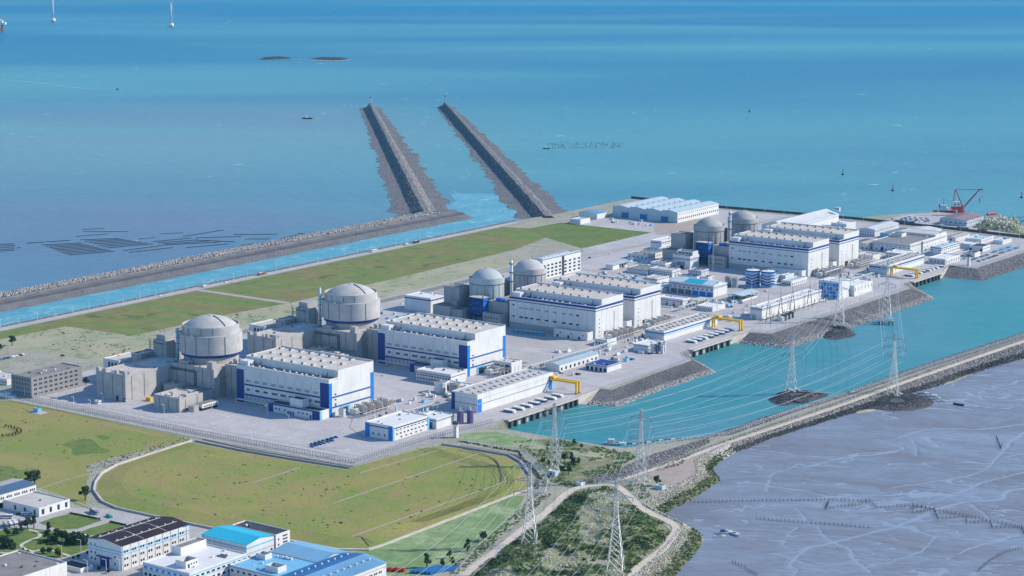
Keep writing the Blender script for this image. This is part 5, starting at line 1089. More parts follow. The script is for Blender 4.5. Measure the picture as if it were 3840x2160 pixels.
# buildings hidden partly by the caption, beside the near turbine halls
fw = building('blue_end_workshop', 'white workshop with blue ends inside the fence corner', 232, 263, -46, 6, 13.4, 'white_wall', 'white_roof', [(10.2, 11.2, 'navy')], [row('L', 31, 5, 3, 1.6, 1.8), ('R', 6, 48, 9, 8.4, 3, .8), ('R', 6, 48, 9, 4.6, 2.4, 1.2), ('R', 12, 40, 5, 1.2, 2.4, 1.2)], gear=5)
bit(fw, 'corner_band', 'bright_blue', -.1, -.2, 0, 5, .4, 12.5); bit(fw, 'corner_band', 'bright_blue', 26.2, -.2, 0, 5, .4, 12.5); bit(fw, 'corner_band', 'light_blue', 30.85, -.15, 0, .4, 2.4, 12.5); bit(fw, 'corner_band', 'light_blue', 30.85, 49.6, 0, .4, 2.4, 12.5)
building('blue_end_store', 'white store with a blue gate behind the blue ended workshop', 246, 268, 10, 36, 9.5, 'white_wall', 'white_roof', [(7.2, 8, SL)], [('L', 14, 14, 1, 0, 7, 6, 'bright_blue')])
building('white_workshop', 'long white workshop with two window rows beside the second turbine hall', 128, 171, 158, 182, 11, 'white_wall', 'white_roof', [(7.8, 8.5, SL)], [row('L', 43, 12, 5.4, 2.4, 1.3), row('L', 43, 12, 1.8, 2.0, 1.6), ('R', 9, 9, 1, 1, 3, 4, 'bright_blue')], gear=6)
building('arcade_house', 'low white arcade in front of the long white workshop', 172, 200, 142, 156, 6, 'white_wall', 'white_roof', win=[('R', 2, 12, 4, 0, 2.2, 4.4, 'dark'), ('L', 3, 25, 6, 0, 2.6, 4.2, 'dark')])
building('white_annex', 'white two storey annex with navy door behind the second turbine hall', 168, 190, 232, 250, 12, 'white_wall', 'light_roof', win=[row('L', 22, 5, 7, 1.6, 1.6), row('L', 22, 5, 2.4, 1.6, 1.6), ('L', 17, 17, 1, 0, 4, 9.5, 'navy')])
building('chlorination_house', 'pale blue house by the near intake with a navy corner', 212, 226, 150, 174, 8, 'light_blue', 'white_roof', gear=2)
building('oil_house', 'small white house with transformers before the middle turbine hall', 176, 192, 402, 420, 7, 'white_wall', 'light_roof', win=[row('L', 16, 4, 2, 1.6, 1.6)])
# far north yard
wh = thing('warehouse', 'big pale blue warehouse with four roof ridges at the far shore', 'warehouse', -318, 1188)
part(MB().add([(0, 0, -.5), (112, 0, -.5), (112, 116, -.5), (0, 116, -.5)] + [(x, 0, 15.2 + (2.6 if i % 2 else 0)) for i, x in enumerate(np.linspace(0, 112, 9))] + [(x, 116, 15.2 + (2.6 if i % 2 else 0)) for i, x in enumerate(np.linspace(0, 112, 9))],
     [(0, 1) + tuple(range(12, 3, -1)), (2, 3) + tuple(range(13, 22)), (1, 2, 21, 12), (3, 0, 4, 13)]), 'wall', 'pale_roof', wh)
for i, (x0, x1) in enumerate(zip(np.linspace(0, 112, 9), np.linspace(0, 112, 9)[1:])):
    za, zb = (15.3, 17.9) if i % 2 == 0 else (17.9, 15.3); part(MB().add([(float(x0), -.6, za), (float(x1), -.6, zb), (float(x1), 116.6, zb), (float(x0), 116.6, za)], [(0, 1, 2, 3)]), 'roof_slope', 'pale_roof', wh, (0, 0, .12))
    if i % 2 == 0 and i: [part(MB().cyl(0, 0, 0, 1.2, .8, n=8), 'roof_vent', 'dark_steel', wh, (float(x0), y, 15.4)) for y in range(8, 114, 15)]
for x in (16, 48, 84): bit(wh, 'gate', 'deep_blue_roof', x, -.3, 0, 12, .5, 8); bit(wh, 'gate_canopy', 'pale_roof', x - 1, -2.5, 8.2, 14, 2.5, .5)
part(MB().box(111.9, 112.2, 0, 116, 0, 15.2), 'side_wall', 'white_wall', wh)
for i in range(20): bit(wh, 'window', 'glass', 112.0, 3 + i * 5.7, 4.5, .4, 2.4, 2.2); bit(wh, 'window', 'glass', 112.0, 3 + i * 5.7, 11.8, .4, 2.8, .7)
building('far_shed', 'white shed with low blue roof by the right jetty root', -352, -320, 1150, 1176, 8, 'white_wall', 'blue_roof', gable='b', rise=1.5)
building('far_shed', 'small white shed beside the far warehouse yard', -330, -312, 1095, 1120, 7, 'white_wall', 'pale_roof', gear=1)
ex = building('exhibition_hall', 'large white hall with a low curved roof near the north shore', -62, -20, 1180, 1330, 12, 'white_wall', ('white_roof', 'white_roof'), [(9.0, 9.8, 'light_blue')], gable='b', rise=6)
sg = thing('roof_sign', 'white sign box standing on the curved white hall', 'sign box', -24, 1324, 17); part(MB().box(0, 8, 0, 3, 0, 6), 'body', 'white_wall', sg); [bit(sg, 'window', 'dark', x, -.15, 2.5, 2, .3, 2) for x in (1, 4.5)]
building('stepped_house', 'stepped white house below the curved white hall', 0, 40, 1215, 1240, 10, 'white_wall', 'white_roof', gear=4); building('stepped_house', 'taller white stepped house below the curved white hall', 14, 38, 1242, 1270, 14, 'white_wall', 'white_roof', gear=3)
building('bright_store', 'bright white store with a row of high windows near the north shore', 60, 84, 1238, 1312, 10.5, 'white_wall', ('white_roof', 'white_roof'), [(8.0, 8.6, SL)], [row('L', 24, 6, 5.2, 1.6, 1.2), row('L', 24, 6, 1.6, 1.6, 1.6), ('R', 4, 70, 12, 6.4, 2.6, .9)], gable='b', rise=1.6)
building('grey_store', 'low grey roofed store beside the bright white store', 92, 106, 1238, 1300, 7, 'light_blue', 'grey_roof', gear=2); building('link_house', 'low white house beyond the big flat roofed workshop', 112, 150, 1262, 1310, 8.5, 'white_wall', ('white_roof', 'white_roof'), gable='b', rise=2)
bf = building('flat_workshop', 'big white workshop with three level flat grey roof', 131, 186, 1138, 1252, 13, 'white_wall', 'grey_roof', [(9.4, 10.0, SL)], [row('L', 55, 9, 6.6, 2.6, .9), ('L', 14, 48, 3, 0, 4.5, 5, 'navy'), ('L', 6, 52, 8, 1.6, 1.4, 1.8), ('R', 6, 106, 22, 8.0, 1.8, 1.0), ('R', 8, 104, 12, 2.4, 1.6, 1.2)], gear=8)
part(shell(54, 34, 3.2, .5), 'upper_roof', 'white_wall', bf, (.5, 78, 12.3)); part(MB().box(.6, 53.4, .6, 33.4, 2, 2.8), 'upper_roof_deck', 'light_roof', bf, (.5, 78, 12.3)); part(shell(16, 14, 5, .5), 'roof_house', 'white_wall', bf, (2, 50, 12)); part(MB().tube((55.4, 34, 0), (55.4, 34, 12), .4).tube((55.4, 37, 0), (55.4, 37, 12), .4), 'downpipe', 'dark_steel', bf)
building('mid_store', 'low white store with grey roof left of the big flat workshop', 104, 128, 1132, 1172, 8.2, 'white_wall', ('grey_roof', 'light_roof'), win=[row('L', 24, 4, 1, 2, 2.6, 'dark'), row('R', 40, 6, 1, 2, 2)], gable='b', rise=1.2)
building('canteen', 'three storey white house with slate stripe near the far pump house', 211, 227, 1146, 1204, 11.5, 'white_wall', 'pale_roof', [(9.2, 10.3, 'stripe_blue')], [row('L', 16, 2, 6.4, 3, 1.2), row('L', 16, 2, 2.2, 3, 1.2), row('R', 58, 9, 6.6, 4, 1.0), row('R', 58, 9, 2.6, 4, 1.0)], gear=5)
building('bar_house', 'long white hut with grey pitched roof and blue door by the far road', 179, 193, 1264, 1310, 5.6, 'white_wall', ('light_roof', 'light_roof'), win=[('L', 7, 7, 1, 0, 4, 4, 'bright_blue')], gable='b', rise=1.6)
building('bar_house', 'long white hut with a row of small windows by the far road', 205, 228, 1270, 1312, 6, 'white_wall', 'pale_roof', win=[row('R', 42, 8, 2.4, 1.4, 1.6)]); building('bar_house', 'last small white hut by the far road', 240, 254, 1282, 1312, 5, 'white_wall', 'pale_roof', win=[row('R', 30, 5, 2, 1.2, 1.4)])
building('dark_roof_house', 'white house with two dark roof panels behind the far watch tower', 238, 258, 1208, 1232, 7, 'white_wall', 'dark_roof', win=[row('R', 24, 8, 3.2, 1.4, .9), row('L', 20, 2, 0, 3, 4, 'dark')], gear=0)
building('gate_house', 'white house with dark doors near the far watch tower', 214, 236, 1222, 1246, 6.5, 'white_wall', 'white_roof', win=[row('L', 22, 2, 0, 4, 4, 'navy')]); building('gate_house', 'small dark roofed gate house beside the far parking lot', 252, 268, 1160, 1178, 6, 'white_wall', 'dark_roof', gear=1)
bay = building('loading_bay', 'cream loading bay with pipe rack beside the far pump house', 238, 262, 1084, 1128, 7.5, 'old_white', 'white_roof', win=[('L', 4, 20, 4, 1, 4, 4.5, 'louvre'), ('R', 4, 40, 6, 1, 4, 4.5, 'louvre')])
cs = building('crane_shed', 'pale shed with brown roof panels in front of the red crane', 104, 146, 1404, 1466, 8.2, 'pale_roof', ('pink_roof', 'pink_roof'), win=[row('L', 42, 6, 3, 2.2, 1.8), row('R', 62, 9, 3, 1.6, 2)], gable='b', rise=2.2)
part(MB().box(-.6, 42.6, 30.6, 31.4, 8.4, 8.6), 'roof_seam', 'white_roof', cs)
# ------------------------------------------------------------------ works compound in the foreground
ws = building('workshop', 'large white workshop with dark maroon roof and blue gate', 308, 342, -449, -381, 18.2, 'white_wall', ('maroon_roof', 'maroon_roof'), [(13.2, 14.2, 'light_blue'), (11.2, 11.8, 'light_blue')], [('L', 3, 7, 2, 8, 1.4, 1.6), ('L', 3, 7, 2, 3.4, 1.4, 1.6), ('L', 27, 27, 1, 8, 1.4, 1.6), ('L', 27, 27, 1, 3, 1.4, 1.6), ('L', 3, 7, 2, 14.4, 1.2, 1.2)] +
    [('R', 3 + 8 * i, 5.4 + 8 * i, 2, z, 1.5, 1.7) for i in range(8) for z in (2.4, 7.4, 12.6)], gable='b', rise=2.4)
bit(ws, 'gate', 'navy', 12, -.3, 0, 9, .4, 7); bit(ws, 'gate_canopy', 'navy', 9.5, -2.2, 7.2, 14, 2.2, .5)
for x, s in ((8.5, 1), (25.5, -1)):
    for i in range(8): part(MB().cyl(0, 0, 0, 1.3, .55, n=8), 'roof_vent', 'pale_steel', ws, (x, 4 + i * 8, 19.7))
    part(MB().box(-.25, .25, 2, 64, 0, .3), 'roof_seam', 'light_roof', ws, (x, 0, 19.75))
for y in (22, 45): part(MB().add([(0, y, 18.6), (17, y, 21.0), (34, y, 18.6), (34, y + .5, 18.6), (17, y + .5, 21.0), (0, y + .5, 18.6)], [(0, 1, 4, 5), (1, 2, 3, 4)]), 'roof_seam', 'light_roof', ws)
for y in range(1, 68, 8): part(MB().tube((34.2, y, 0), (34.2, y, 18), .14), 'downpipe', 'louvre', ws)
part(MB().box(-.7, 34.7, 62, 69, 18.4, 18.9), 'blue_verge', 'bright_blue', ws, (0, 0, -.6))
fl = building('flat_white_works', 'big white works with a bright flat roof and light blue bands', 366, 411, -452, -394, 12, 'white_wall', 'white_roof', [(9.6, 10.4, 'light_blue'), (6.4, 7.0, 'light_blue')], [row('L', 45, 8, 7.6, 2.6, 1.6, 'bright_blue'), row('L', 45, 10, 2.4, 2.4, 2.4), row('R', 58, 11, 7.4, 3, 1.4), row('R', 58, 11, 2.6, 2.6, 2)], gear=6)
part(shell(10, 12, 5, .6), 'roof_house', 'white_wall', fl, (24, 8, 11)); bit(fl, 'door', 'dark', 33.9, 10, 11.2, .25, 1.6, 2.6); [bit(fl, 'window', 'glass', 33.9, y, 12.8, .25, 1, 1.2) for y in (13, 15.5, 18)]
part(shell(9, 26, 6, .6), 'roof_house', 'white_wall', fl, (0.6, 28, 11)); part(MB().box(1, 8, 1, 25, 4.6, 5.3), 'roof_house_deck', 'grey_roof', fl, (0.6, 28, 11))
for k in range(9): part(MB().box(0, 1, 0, 1.4, 0, .9), 'roof_unit', 'dark_steel', fl, (31 + k % 5 * 1.8, 42 + k // 5 * 3.4, 11.1))
cy = building('cyan_roof_works', 'long white works with a bright cyan roof', 359, 403, -385.5, -356, 14.2, 'white_wall', ('cyan_roof', 'cyan_roof'), [(11.0, 12.0, 'light_blue'), (7, 7.6, 'light_blue')], [row('R', 29, 3, 4, 2, 1.6)], gable='a', rise=2.4)
dk = building('dark_roof_office', 'white office with dark flat roof and ladder windows behind the cyan works', 360, 404, -355.4, -340, 14.8, 'white_wall', 'dark_roof', win=[('R', 3, 3, 1, z, 1.4, 1.4) for z in (2, 6, 10)] + [('R', 8 + .0, 12, 4, z, 1.0, 1.2) for z in (2, 4.4, 6.8, 9.2, 11.6)], gear=3)
df = building('dark_flat_works', 'low works with a wide dark flat roof and white stair boxes', 413, 462, -414, -373, 9, 'white_wall', 'dark_roof', [(7.4, 8.2, 'light_blue')], [row('L', 49, 9, 4.4, 2.4, 1.6)], gear=7)
part(shell(9, 7, 4, .5), 'stair_house', 'white_wall', df, (3, 24, 8)); part(shell(12, 9, 4.4, .5), 'stair_house', 'white_wall', df, (28, 6, 8)); [part(MB().box(0, 1.6, 0, 1.3, 0, 1.8), 'roof_unit', 'pale_steel', df, (18 + k * 2.4, 34 + k % 2, 8.1)) for k in range(4)]
ba = building('light_blue_shed', 'white shed with a wide light blue roof behind the dark flat works', 416, 461, -372, -342, 8.8, 'white_wall', ('blue_roof', 'blue_roof'), gable='a', rise=2.6)
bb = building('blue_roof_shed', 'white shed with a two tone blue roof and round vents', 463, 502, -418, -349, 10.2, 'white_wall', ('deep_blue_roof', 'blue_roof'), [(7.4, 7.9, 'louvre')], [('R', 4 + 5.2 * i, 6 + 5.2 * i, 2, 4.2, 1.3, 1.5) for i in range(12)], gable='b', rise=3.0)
for x, z in ((9.5, 11.75), (29.5, 11.75)):
    for i in range(9): v = part(MB().cyl(0, 0, 0, 1.0, .5, n=8).cyl(0, 0, 1.0, 1.7, .8, .6, 8), 'roof_vent', 'pale_steel', bb, (x, 6 + i * 7, z))
bl = building('grey_roof_store', 'white store with a worn grey flat roof in the lower left corner', 268, 318, -560, -479, 10, 'white_wall', 'grey_roof', gear=9)
lo = building('blue_strip_office', 'white two storey office with a blue grey roof strip', 118, 146, -410, -352, 10.3, 'white_wall', ('light_roof', 'slate_stripe'), win=[('R', 4 + 8 * i, 8 + 8 * i, 3, z, 1.2, 1.8) for i in range(7) for z in (1.8, 6)], gable='b', rise=1.4)
bit(lo, 'porch', 'dark', 27.8, 17, 0, 1.5, 8, 3.6)
building('white_wing', 'low white wing with slit windows beside the blue strip office', 150, 191, -390, -358, 7.2, 'white_wall', 'light_roof', win=[('L', 14, 36, 3, 1.4, 2.2, 3.6), ('R', 4, 28, 4, 1.4, 2.4, 4)], gear=2)
building('yard_lodge', 'small white lodge with green roof at the lower edge', 300, 322, -470, -458, 3.4, 'old_white', 'dark_roof', gear=1)
building('kiosk', 'white kiosk with box units in the corner garden', 262, 272, -496, -490, 3.2, 'old_white', 'white_roof', gear=2)
building('pylon_hut', 'small pale blue hut under the line tower by the wire fence', 438, 446, -60, -53, 4.4, 'pale_roof', 'white_roof', gear=0, win=[('L', 4, 4, 1, 1, 2, 2)]); building('gate_box', 'white sentry box at the bend of the shore track', 474, 480, -72, -66, 3, 'white_wall', 'white_roof', gear=0)
building('shore_cabin', 'small blue grey cabin on the shore by the line tower', 532, 539, -43, -37, 3.2, 'pale_roof', 'pale_roof', gear=0)
for k in range(6):
    r = single(MB().box(0, 24, 0, 1.6, 0, 1.4).box(0, 24, .2, 1.4, 1.5, 2.4), 'scaffold_bundle', 'deep_blue_roof', 'bundle of long blue steel tubes stacked beside the blue roofed shed', 'tube bundle', 512 + k * 2.6, -334 + k * 1.2, 0, 1.2, 'stacked blue tube bundles')
for k in range(5): single(MB().box(0, 3.4, 0, 3, 0, 2.6).cyl(1.7, 1.5, 2.6, 3.0, 1.2, n=10), 'red_bin', 'red', 'bright red plastic drum crate standing beside the blue roofed shed', 'crate', 488 + k * 3.7, -344 + k * 2.2, 0, 0.2, 'row of red drum crates')
# ------------------------------------------------------------------ line towers
def pylon(a, b, z, h, rot, label, arms, base=5.2, caps=None):
    r = thing('line_tower', label, 'pylon', a, b, z, rot, 'lattice line towers')
    def hw(t): return base + (1.5 - base) * min(1, t / .62) if t < .62 else 1.5 - .7 * (t - .62) / .38
    lv = [0]; 
    while lv[-1] < .985: lv.append(min(1.0, lv[-1] + max(.035, hw(lv[-1]) * 1.7 / h)))
    S = ((1, 1), (1, -1), (-1, -1), (-1, 1))
    for sx, sy in S:
        mb = MB()
        for t0, t1 in zip(lv, lv[1:]): mb.tube((sx * hw(t0), sy * hw(t0), t0 * h), (sx * hw(t1), sy * hw(t1), t1 * h), .26 if t0 < .6 else .2)
        part(mb, 'leg', 'steel', r)
    mb = MB()
    for t0, t1 in zip(lv, lv[1:]):
        for k in range(4):
            (x0, y0), (x1, y1) = S[k], S[(k + 1) % 4]; w0, w1 = hw(t0), hw(t1)
            mb.tube((x0 * w0, y0 * w0, t0 * h), (x1 * w1, y1 * w1, t1 * h), .12, 3); mb.tube((x1 * w0, y1 * w0, t0 * h), (x0 * w1, y0 * w1, t1 * h), .12, 3); mb.tube((x0 * w1, y0 * w1, t1 * h), (x1 * w1, y1 * w1, t1 * h), .11, 3)
    part(mb, 'bracing', 'steel', r, kind='stuff')
    tips = []
    for t, s in arms:
        w = hw(t); mb = MB()
        for sd in (-1, 1):
            tip = (sd * s, 0, t * h)
            for sy in (-1, 1):
                mb.tube((sd * w, sy * w, t * h), tip, .16, 4); mb.tube((sd * w, sy * w, t * h + 2.6), tip, .16, 4)
                for q in (.25, .5, .75): mb.tube((sd * (w + (s - w) * q), sy * w * (1 - q), t * h), (sd * (w + (s - w) * q), sy * w * (1 - q), t * h + 2.6 * (1 - q)), .1, 3)
            for q in (.2, .45, .7): mb.tube((sd * (w + (s - w) * q), w * (1 - q), t * h), (sd * (w + (s - w) * (q + .2)), -w * (1 - q - .2), t * h), .1, 3)
            tips.append((t, sd, tip)); part(MB().tube((sd * s, 0, t * h), (sd * s, 0, t * h - 3.4), .22, 6), 'insulator', 'dark_steel', r)
        part(mb, 'crossarm', 'steel', r)
    for sx, sy in S: part(MB().box(-1.1, 1.1, -1.1, 1.1, -1.0, .7), 'footing', 'quay_concrete', r, (sx * base, sy * base, 0))
    if caps:
        for sx, sy in S:
            part(MB().box(-3, 3, -3, 3, -1.6, 0), 'pile_cap', 'grey_concrete', r, (sx * base, sy * base, -.4))
            for px, py in ((-2, -2), (2, -2), (2, 2), (-2, 2)): part(MB().cyl(0, 0, caps, -1.9, .55, n=8), 'pile', 'dark_bed', r, (sx * base + px, sy * base + py, 0))
        part(MB().box(-base, base, -.8, .8, -1.2, -.6).box(-.8, .8, -base, base, -1.2, -.6), 'tie_beam', 'grey_concrete', r)
    ca, sa = math.cos(ANG + rot), math.sin(ANG + rot); wx, wy, wz = W(a, b, z)
    return {(round(t, 3), sd): (wx + p[0] * ca, wy + p[0] * sa, wz + p[2] - 3.4) for t, sd, p in tips}
A3 = ((.60, 9.5), (.745, 11), (.885, 9))
def rot_for(prev, nxt): return math.atan2(nxt[1] - prev[1], nxt[0] - prev[0]) - math.pi / 2
PT = {1: (542, -231, .3, 62), 2: (626, -244, .3, 68), 3: (427, -34, .2, 55), 4: (512, -33, .2, 61), 5: (441, 350, -4.2, 58), 6: (533, 384, -1.4, 61), 7: (327, 668, -2.5, 66), 8: (357, 724, -2.5, 66)}
LINES = ([7, 5, 3, 1], [8, 6, 4, 2]); OFF = {0: (640, -520), 1: (740, -540)}
PL = {1: 'left foreground lattice tower beside the shore track', 2: 'tallest foreground lattice tower rising from the scrub', 3: 'lattice tower in shrubs at the head of the intake basin', 4: 'lattice tower where the dyke track meets the shore',
      5: 'lattice tower on a rubble islet in the basin', 6: 'lattice tower on a rubble mound in the mudflat', 7: 'lattice tower on piles by the switchyard revetment', 8: 'lattice tower on piles standing in the far basin water'}
TIP = {}
for li, ln in enumerate(LINES):
    for i, k in enumerate(ln):
        a, b, z, h = PT[k]; prev = PT[ln[i - 1]][:2] if i else (PT[k][0] - 60, PT[k][1] + 200); nxt = PT[ln[i + 1]][:2] if i < 3 else OFF[li]
        TIP[k] = pylon(a, b, z, h, rot_for(nxt, prev), PL[k], A3 if k > 2 else ((.66, 12), (.80, 12), (.97, 13.5)), 5.6 if k in (1, 2, 7, 8) else 5.0, {5: -4.4, 6: -3, 7: -6.5, 8: -6.5}.get(k))
WN = {(7, 5): 'between the switchyard tower and the basin islet tower', (5, 3): 'over the basin from the islet tower to the basin head tower', (3, 1): 'from the basin head tower to the left foreground tower', (8, 6): 'from the far basin tower to the mudflat tower',
      (6, 4): 'along the dyke from the mudflat tower to the track tower', (4, 2): 'from the track tower to the tallest foreground tower'}
def wire(p, q, sag, label, group, n=14, r=.10):
    mid = [(p[i] + q[i]) / 2 for i in range(3)]; pts = []
    for i in range(n + 1):
        t = i / n; pts.append((p[0] + (q[0] - p[0]) * t - mid[0], p[1] + (q[1] - p[1]) * t - mid[1], p[2] + (q[2] - p[2]) * t - mid[2] - sag * 4 * t * (1 - t)))
    o = link('conductor', MB().path(pts, r, 3).mesh('conductor', 'pale_steel'), None, tuple(mid)); tag(o, label, 'power line', 'power lines ' + group)
for li, ln in enumerate(LINES):
    for k0, k1 in zip(ln, ln[1:]):
        A_, B_ = sorted(TIP[k0]), sorted(TIP[k1])
        for x, y in zip(A_, B_):
            o_ = TIP[k0][(x[0], -x[1])]; side = 'left' if TIP[k0][x][0] / TIP[k0][x][1] < o_[0] / o_[1] else 'right'; lev = ('lower', 'middle', 'upper')[[q[0] for q in A_ if q[1] == x[1]].index(x[0])]
            wire(TIP[k0][x], TIP[k1][y], 11 if (k0, k1) in ((5, 3), (6, 4)) else 7, lev + ' ' + side + ' power line ' + WN[(k0, k1)], WN[(k0, k1)])
    k = ln[-1]; ox, oy, _ = W(*OFF[li])
    for x in sorted(TIP[k]):
        p = TIP[k][x]; c = W(PT[k][0], PT[k][1]); o_ = TIP[k][(x[0], -x[1])]; side = 'left' if p[0] / p[1] < o_[0] / o_[1] else 'right'; lev = ('lower', 'middle', 'upper')[[q[0] for q in sorted(TIP[k]) if q[1] == x[1]].index(x[0])]
        wire(p, (ox + (p[0] - c[0]), oy + (p[1] - c[1]), p[2] + 4), 9, lev + ' ' + side + ' power line running down from the ' + ('left' if li == 0 else 'tallest') + ' foreground tower', 'lines running down from the foreground towers')
# footbridge to the basin tower and to the far basin tower
single(MB().box(0, 34, -.6, .6, -.3, .1).box(16, 17, -.5, .5, -4, -.3), 'footbridge', 'quay_concrete', 'thin footbridge from the dyke to the basin islet tower', 'footbridge', 448, 352, -4.2, .35)
single(MB().box(0, 46, -.6, .6, -.3, .1), 'footbridge', 'quay_concrete', 'thin footbridge from the revetment to the far basin tower', 'footbridge', 308, 738, -1.0, -.30)
# switchyard
GT = [(267, 613), (261.5, 651), (256.5, 688), (258, 726), (257, 761)]
for i, (a, b) in enumerate(GT):
    r = thing('line_gantry', ['first', 'second', 'third', 'fourth', 'fifth'][i] + ' A shaped steel gantry along the cream switch house, counted from its navy lined gable', 'gantry', a, b, 0, 0, 'A frame line gantries')
    for s in (-1, 1):
        mb = MB().tube((s * 3.4, 0, 0), (s * .5, 0, 24), .26, 4).tube((s * 3.4, 1.2, 0), (s * .5, 0, 24), .2, 4)
        for k in range(7): mb.tube((s * (3.4 - k * .42), 0, k * 3.4), (s * (3.4 - k * .42), 1.2 * (1 - k / 7), k * 3.4 + 1.5), .1, 3)
        part(mb, 'leg', 'dark_steel', r)
    part(MB().tube((-2.2, 0, 11), (2.2, 0, 11), .2).tube((-1.2, 0, 18), (1.2, 0, 18), .2), 'tie_bar', 'dark_steel', r); part(MB().tube((0, 0, 24), (0, 0, 35), .25, 6, .08), 'lightning_rod', 'dark_steel', r)
    if i < 4: part(MB().tube((0, 0, 24), (GT[i + 1][0] - a, GT[i + 1][1] - b, 24), .2), 'beam', 'dark_steel', r)
for i in range(34):
    b = 616 + i * 4.4; a = 258 + (i % 3) * 3.4 - (i / 34) * 6
    if min(abs(b - g_[1]) for g_ in GT) < 1.6: continue
    r = thing('insulator_post', 'dark ribbed insulator post in the switchyard row', 'insulator', a + 1, b, 0, 0, 'switchyard insulator posts')
    h = rnd.uniform(4, 8); part(MB().cyl(0, 0, 0, h * .5, .28, n=6), 'stand', 'steel', r); part(MB().cyl(0, 0, h * .5, h, .4, .2, 8), 'insulator', 'rust' if i % 3 == 0 else 'dark_steel', r)
single(MB().tube((0, 0, 2.4), (0, 150, 2.4), .8, 10).box(-.5, .5, 10, 11, 0, 2).box(-.5, .5, 40, 41, 0, 2).box(-.5, .5, 70, 71, 0, 2).box(-.5, .5, 100, 101, 0, 2).box(-.5, .5, 130, 131, 0, 2), 'bus_duct', 'pale_steel', 'long pale bus duct in front of the cream switch house', 'bus duct', 256, 620)
def transformer(a, b, label, group=None, s=1.0, rot=0.0, mat='pale_steel'):
    r = thing('transformer', label, 'transformer', a, b, 0, rot, group)
    part(MB().box(-3 * s, 3 * s, -1.6 * s, 1.6 * s, .4, 4.6 * s), 'tank', mat, r)
    for sy in (-1, 1):
        for k in range(7): part(MB().box(-.18, .18, 0, 1.3 * s, .6, 4.2 * s), 'radiator', mat, r, (-2.6 * s + k * .86 * s, 1.7 * s if sy > 0 else -3.0 * s, 0))
    part(MB().tube((-2.6 * s, .8 * s, 6.0 * s), (2.6 * s, .8 * s, 6.0 * s), .65 * s, 10), 'conservator', mat, r)
    for k in (-1, 0, 1): part(MB().tube((k * 1.8 * s, -.6 * s, 4.6 * s), (k * 2.2 * s, -1.2 * s, 7.6 * s), .28 * s, 6), 'bushing', 'rust', r)
    return r
for i in range(3):
    transformer(272 - i * .5, 633 + i * 9, 'grey transformer between dark fire walls in the switchyard, number %s from the gable end' % ('one', 'two', 'three')[i], 'switchyard transformers', 1.1, 1.57)
    single(MB().box(-5, 5, -.3, .3, 0, 7), 'fire_wall', 'grey_wall', 'dark fire wall beside the switchyard transformer, number %s from the gable end' % ('one', 'two', 'three')[i], 'wall', 272 - i * .5, 638 + i * 9)
def transformer_yard(b0, tag_, seed):
    rr = random.Random(seed); lab = ('first', 'second', 'third', 'fourth')
    for i in range(4):
        b = b0 + 6 + i * 11
        transformer(172, b, lab[i] + ' main transformer beside the ' + tag_, 'transformers beside the ' + tag_, 1.25, 1.57, 'light_roof' if i % 2 else 'pale_steel')
        single(MB().box(-6, 7, -.3, .3, 0, 8.5), 'fire_wall', 'old_white', lab[i] + ' pale fire wall in the transformer row beside the ' + tag_, 'wall', 173, b + 5.4)
    r = thing('pipe_rack', 'dense steel pipe rack with white frames beside the ' + tag_, 'pipe rack', 181, b0)
    for i in range(8): part(MB().box(0, .35, i * 6, i * 6 + .35, 0, 7.5).box(9, 9.35, i * 6, i * 6 + .35, 0, 7.5).box(0, 9.35, i * 6, i * 6 + .35, 6.8, 7.3).box(0, 9.35, i * 6, i * 6 + .35, 3.6, 4.0), 'frame', 'white_wall', r)
    for k in range(6): part(MB().tube((1 + k * 1.5, -2, 4.3 + (k % 2) * 3.3), (1 + k * 1.5, 46, 4.3 + (k % 2) * 3.3), rr.uniform(.25, .5), 6), 'pipe', rr.choice(['pale_steel', 'dark_steel', 'light_roof', 'rust']), r)
    for k in range(6): part(MB().cyl(0, 0, 0, rr.uniform(2, 4.5), rr.uniform(.6, 1.3), n=8), 'vessel', rr.choice(['white_wall', 'pale_steel', 'dark_steel']), r, (12 + rr.uniform(0, 5), 3 + k * 7, 0))
    for k in range(5): part(MB().box(0, rr.uniform(2, 4), 0, rr.uniform(2, 4), 0, rr.uniform(1.5, 3)), 'cabinet', rr.choice(['white_wall', 'pale_steel', 'light_roof']), r, (19 + rr.uniform(0, 5), 2 + k * 9, 0))
for b0, t_, sd_ in ((6, 'front turbine hall', 1), (214, 'second turbine hall', 2), (428, 'first navy banded hall', 3), (506, 'tank side navy banded hall', 4), (906, 'far navy banded hall', 5), (990, 'farthest navy banded hall', 6)): transformer_yard(b0, t_, sd_)
# yellow gantry cranes over the intakes
def gantry_crane(a, b, label):
    r = thing('gantry_crane', label, 'crane', a, b)
    part(MB().box(-36, 1, -1.0, 1.0, 10, 11.8), 'beam', 'yellow', r); part(MB().box(-36, 1, 4.0, 5.6, 10, 11.8), 'beam', 'yellow', r)
    for y in (-.4, 4.4): part(MB().box(-.9, .9, -.6, .6, 0, 10), 'leg', 'yellow', r, (0, y, 0)); part(MB().box(-.8, .8, -.6, .6, 0, 10), 'leg', 'yellow', r, (-34.5, y, 0))
    part(MB().box(-32, -26, -.6, 5.2, 11.9, 14), 'trolley', 'yellow', r); part(MB().box(-1.2, 1.2, -1.4, 6.2, 0, .8), 'bogie', 'dark_steel', r)
gantry_crane(264, 556, 'yellow gantry crane at the end of the middle pump house'); gantry_crane(276, 1084 - 115, 'yellow gantry crane half hidden behind the far basin tower'); gantry_crane(291, 199, 'yellow gantry crane at the end of the near pump house')
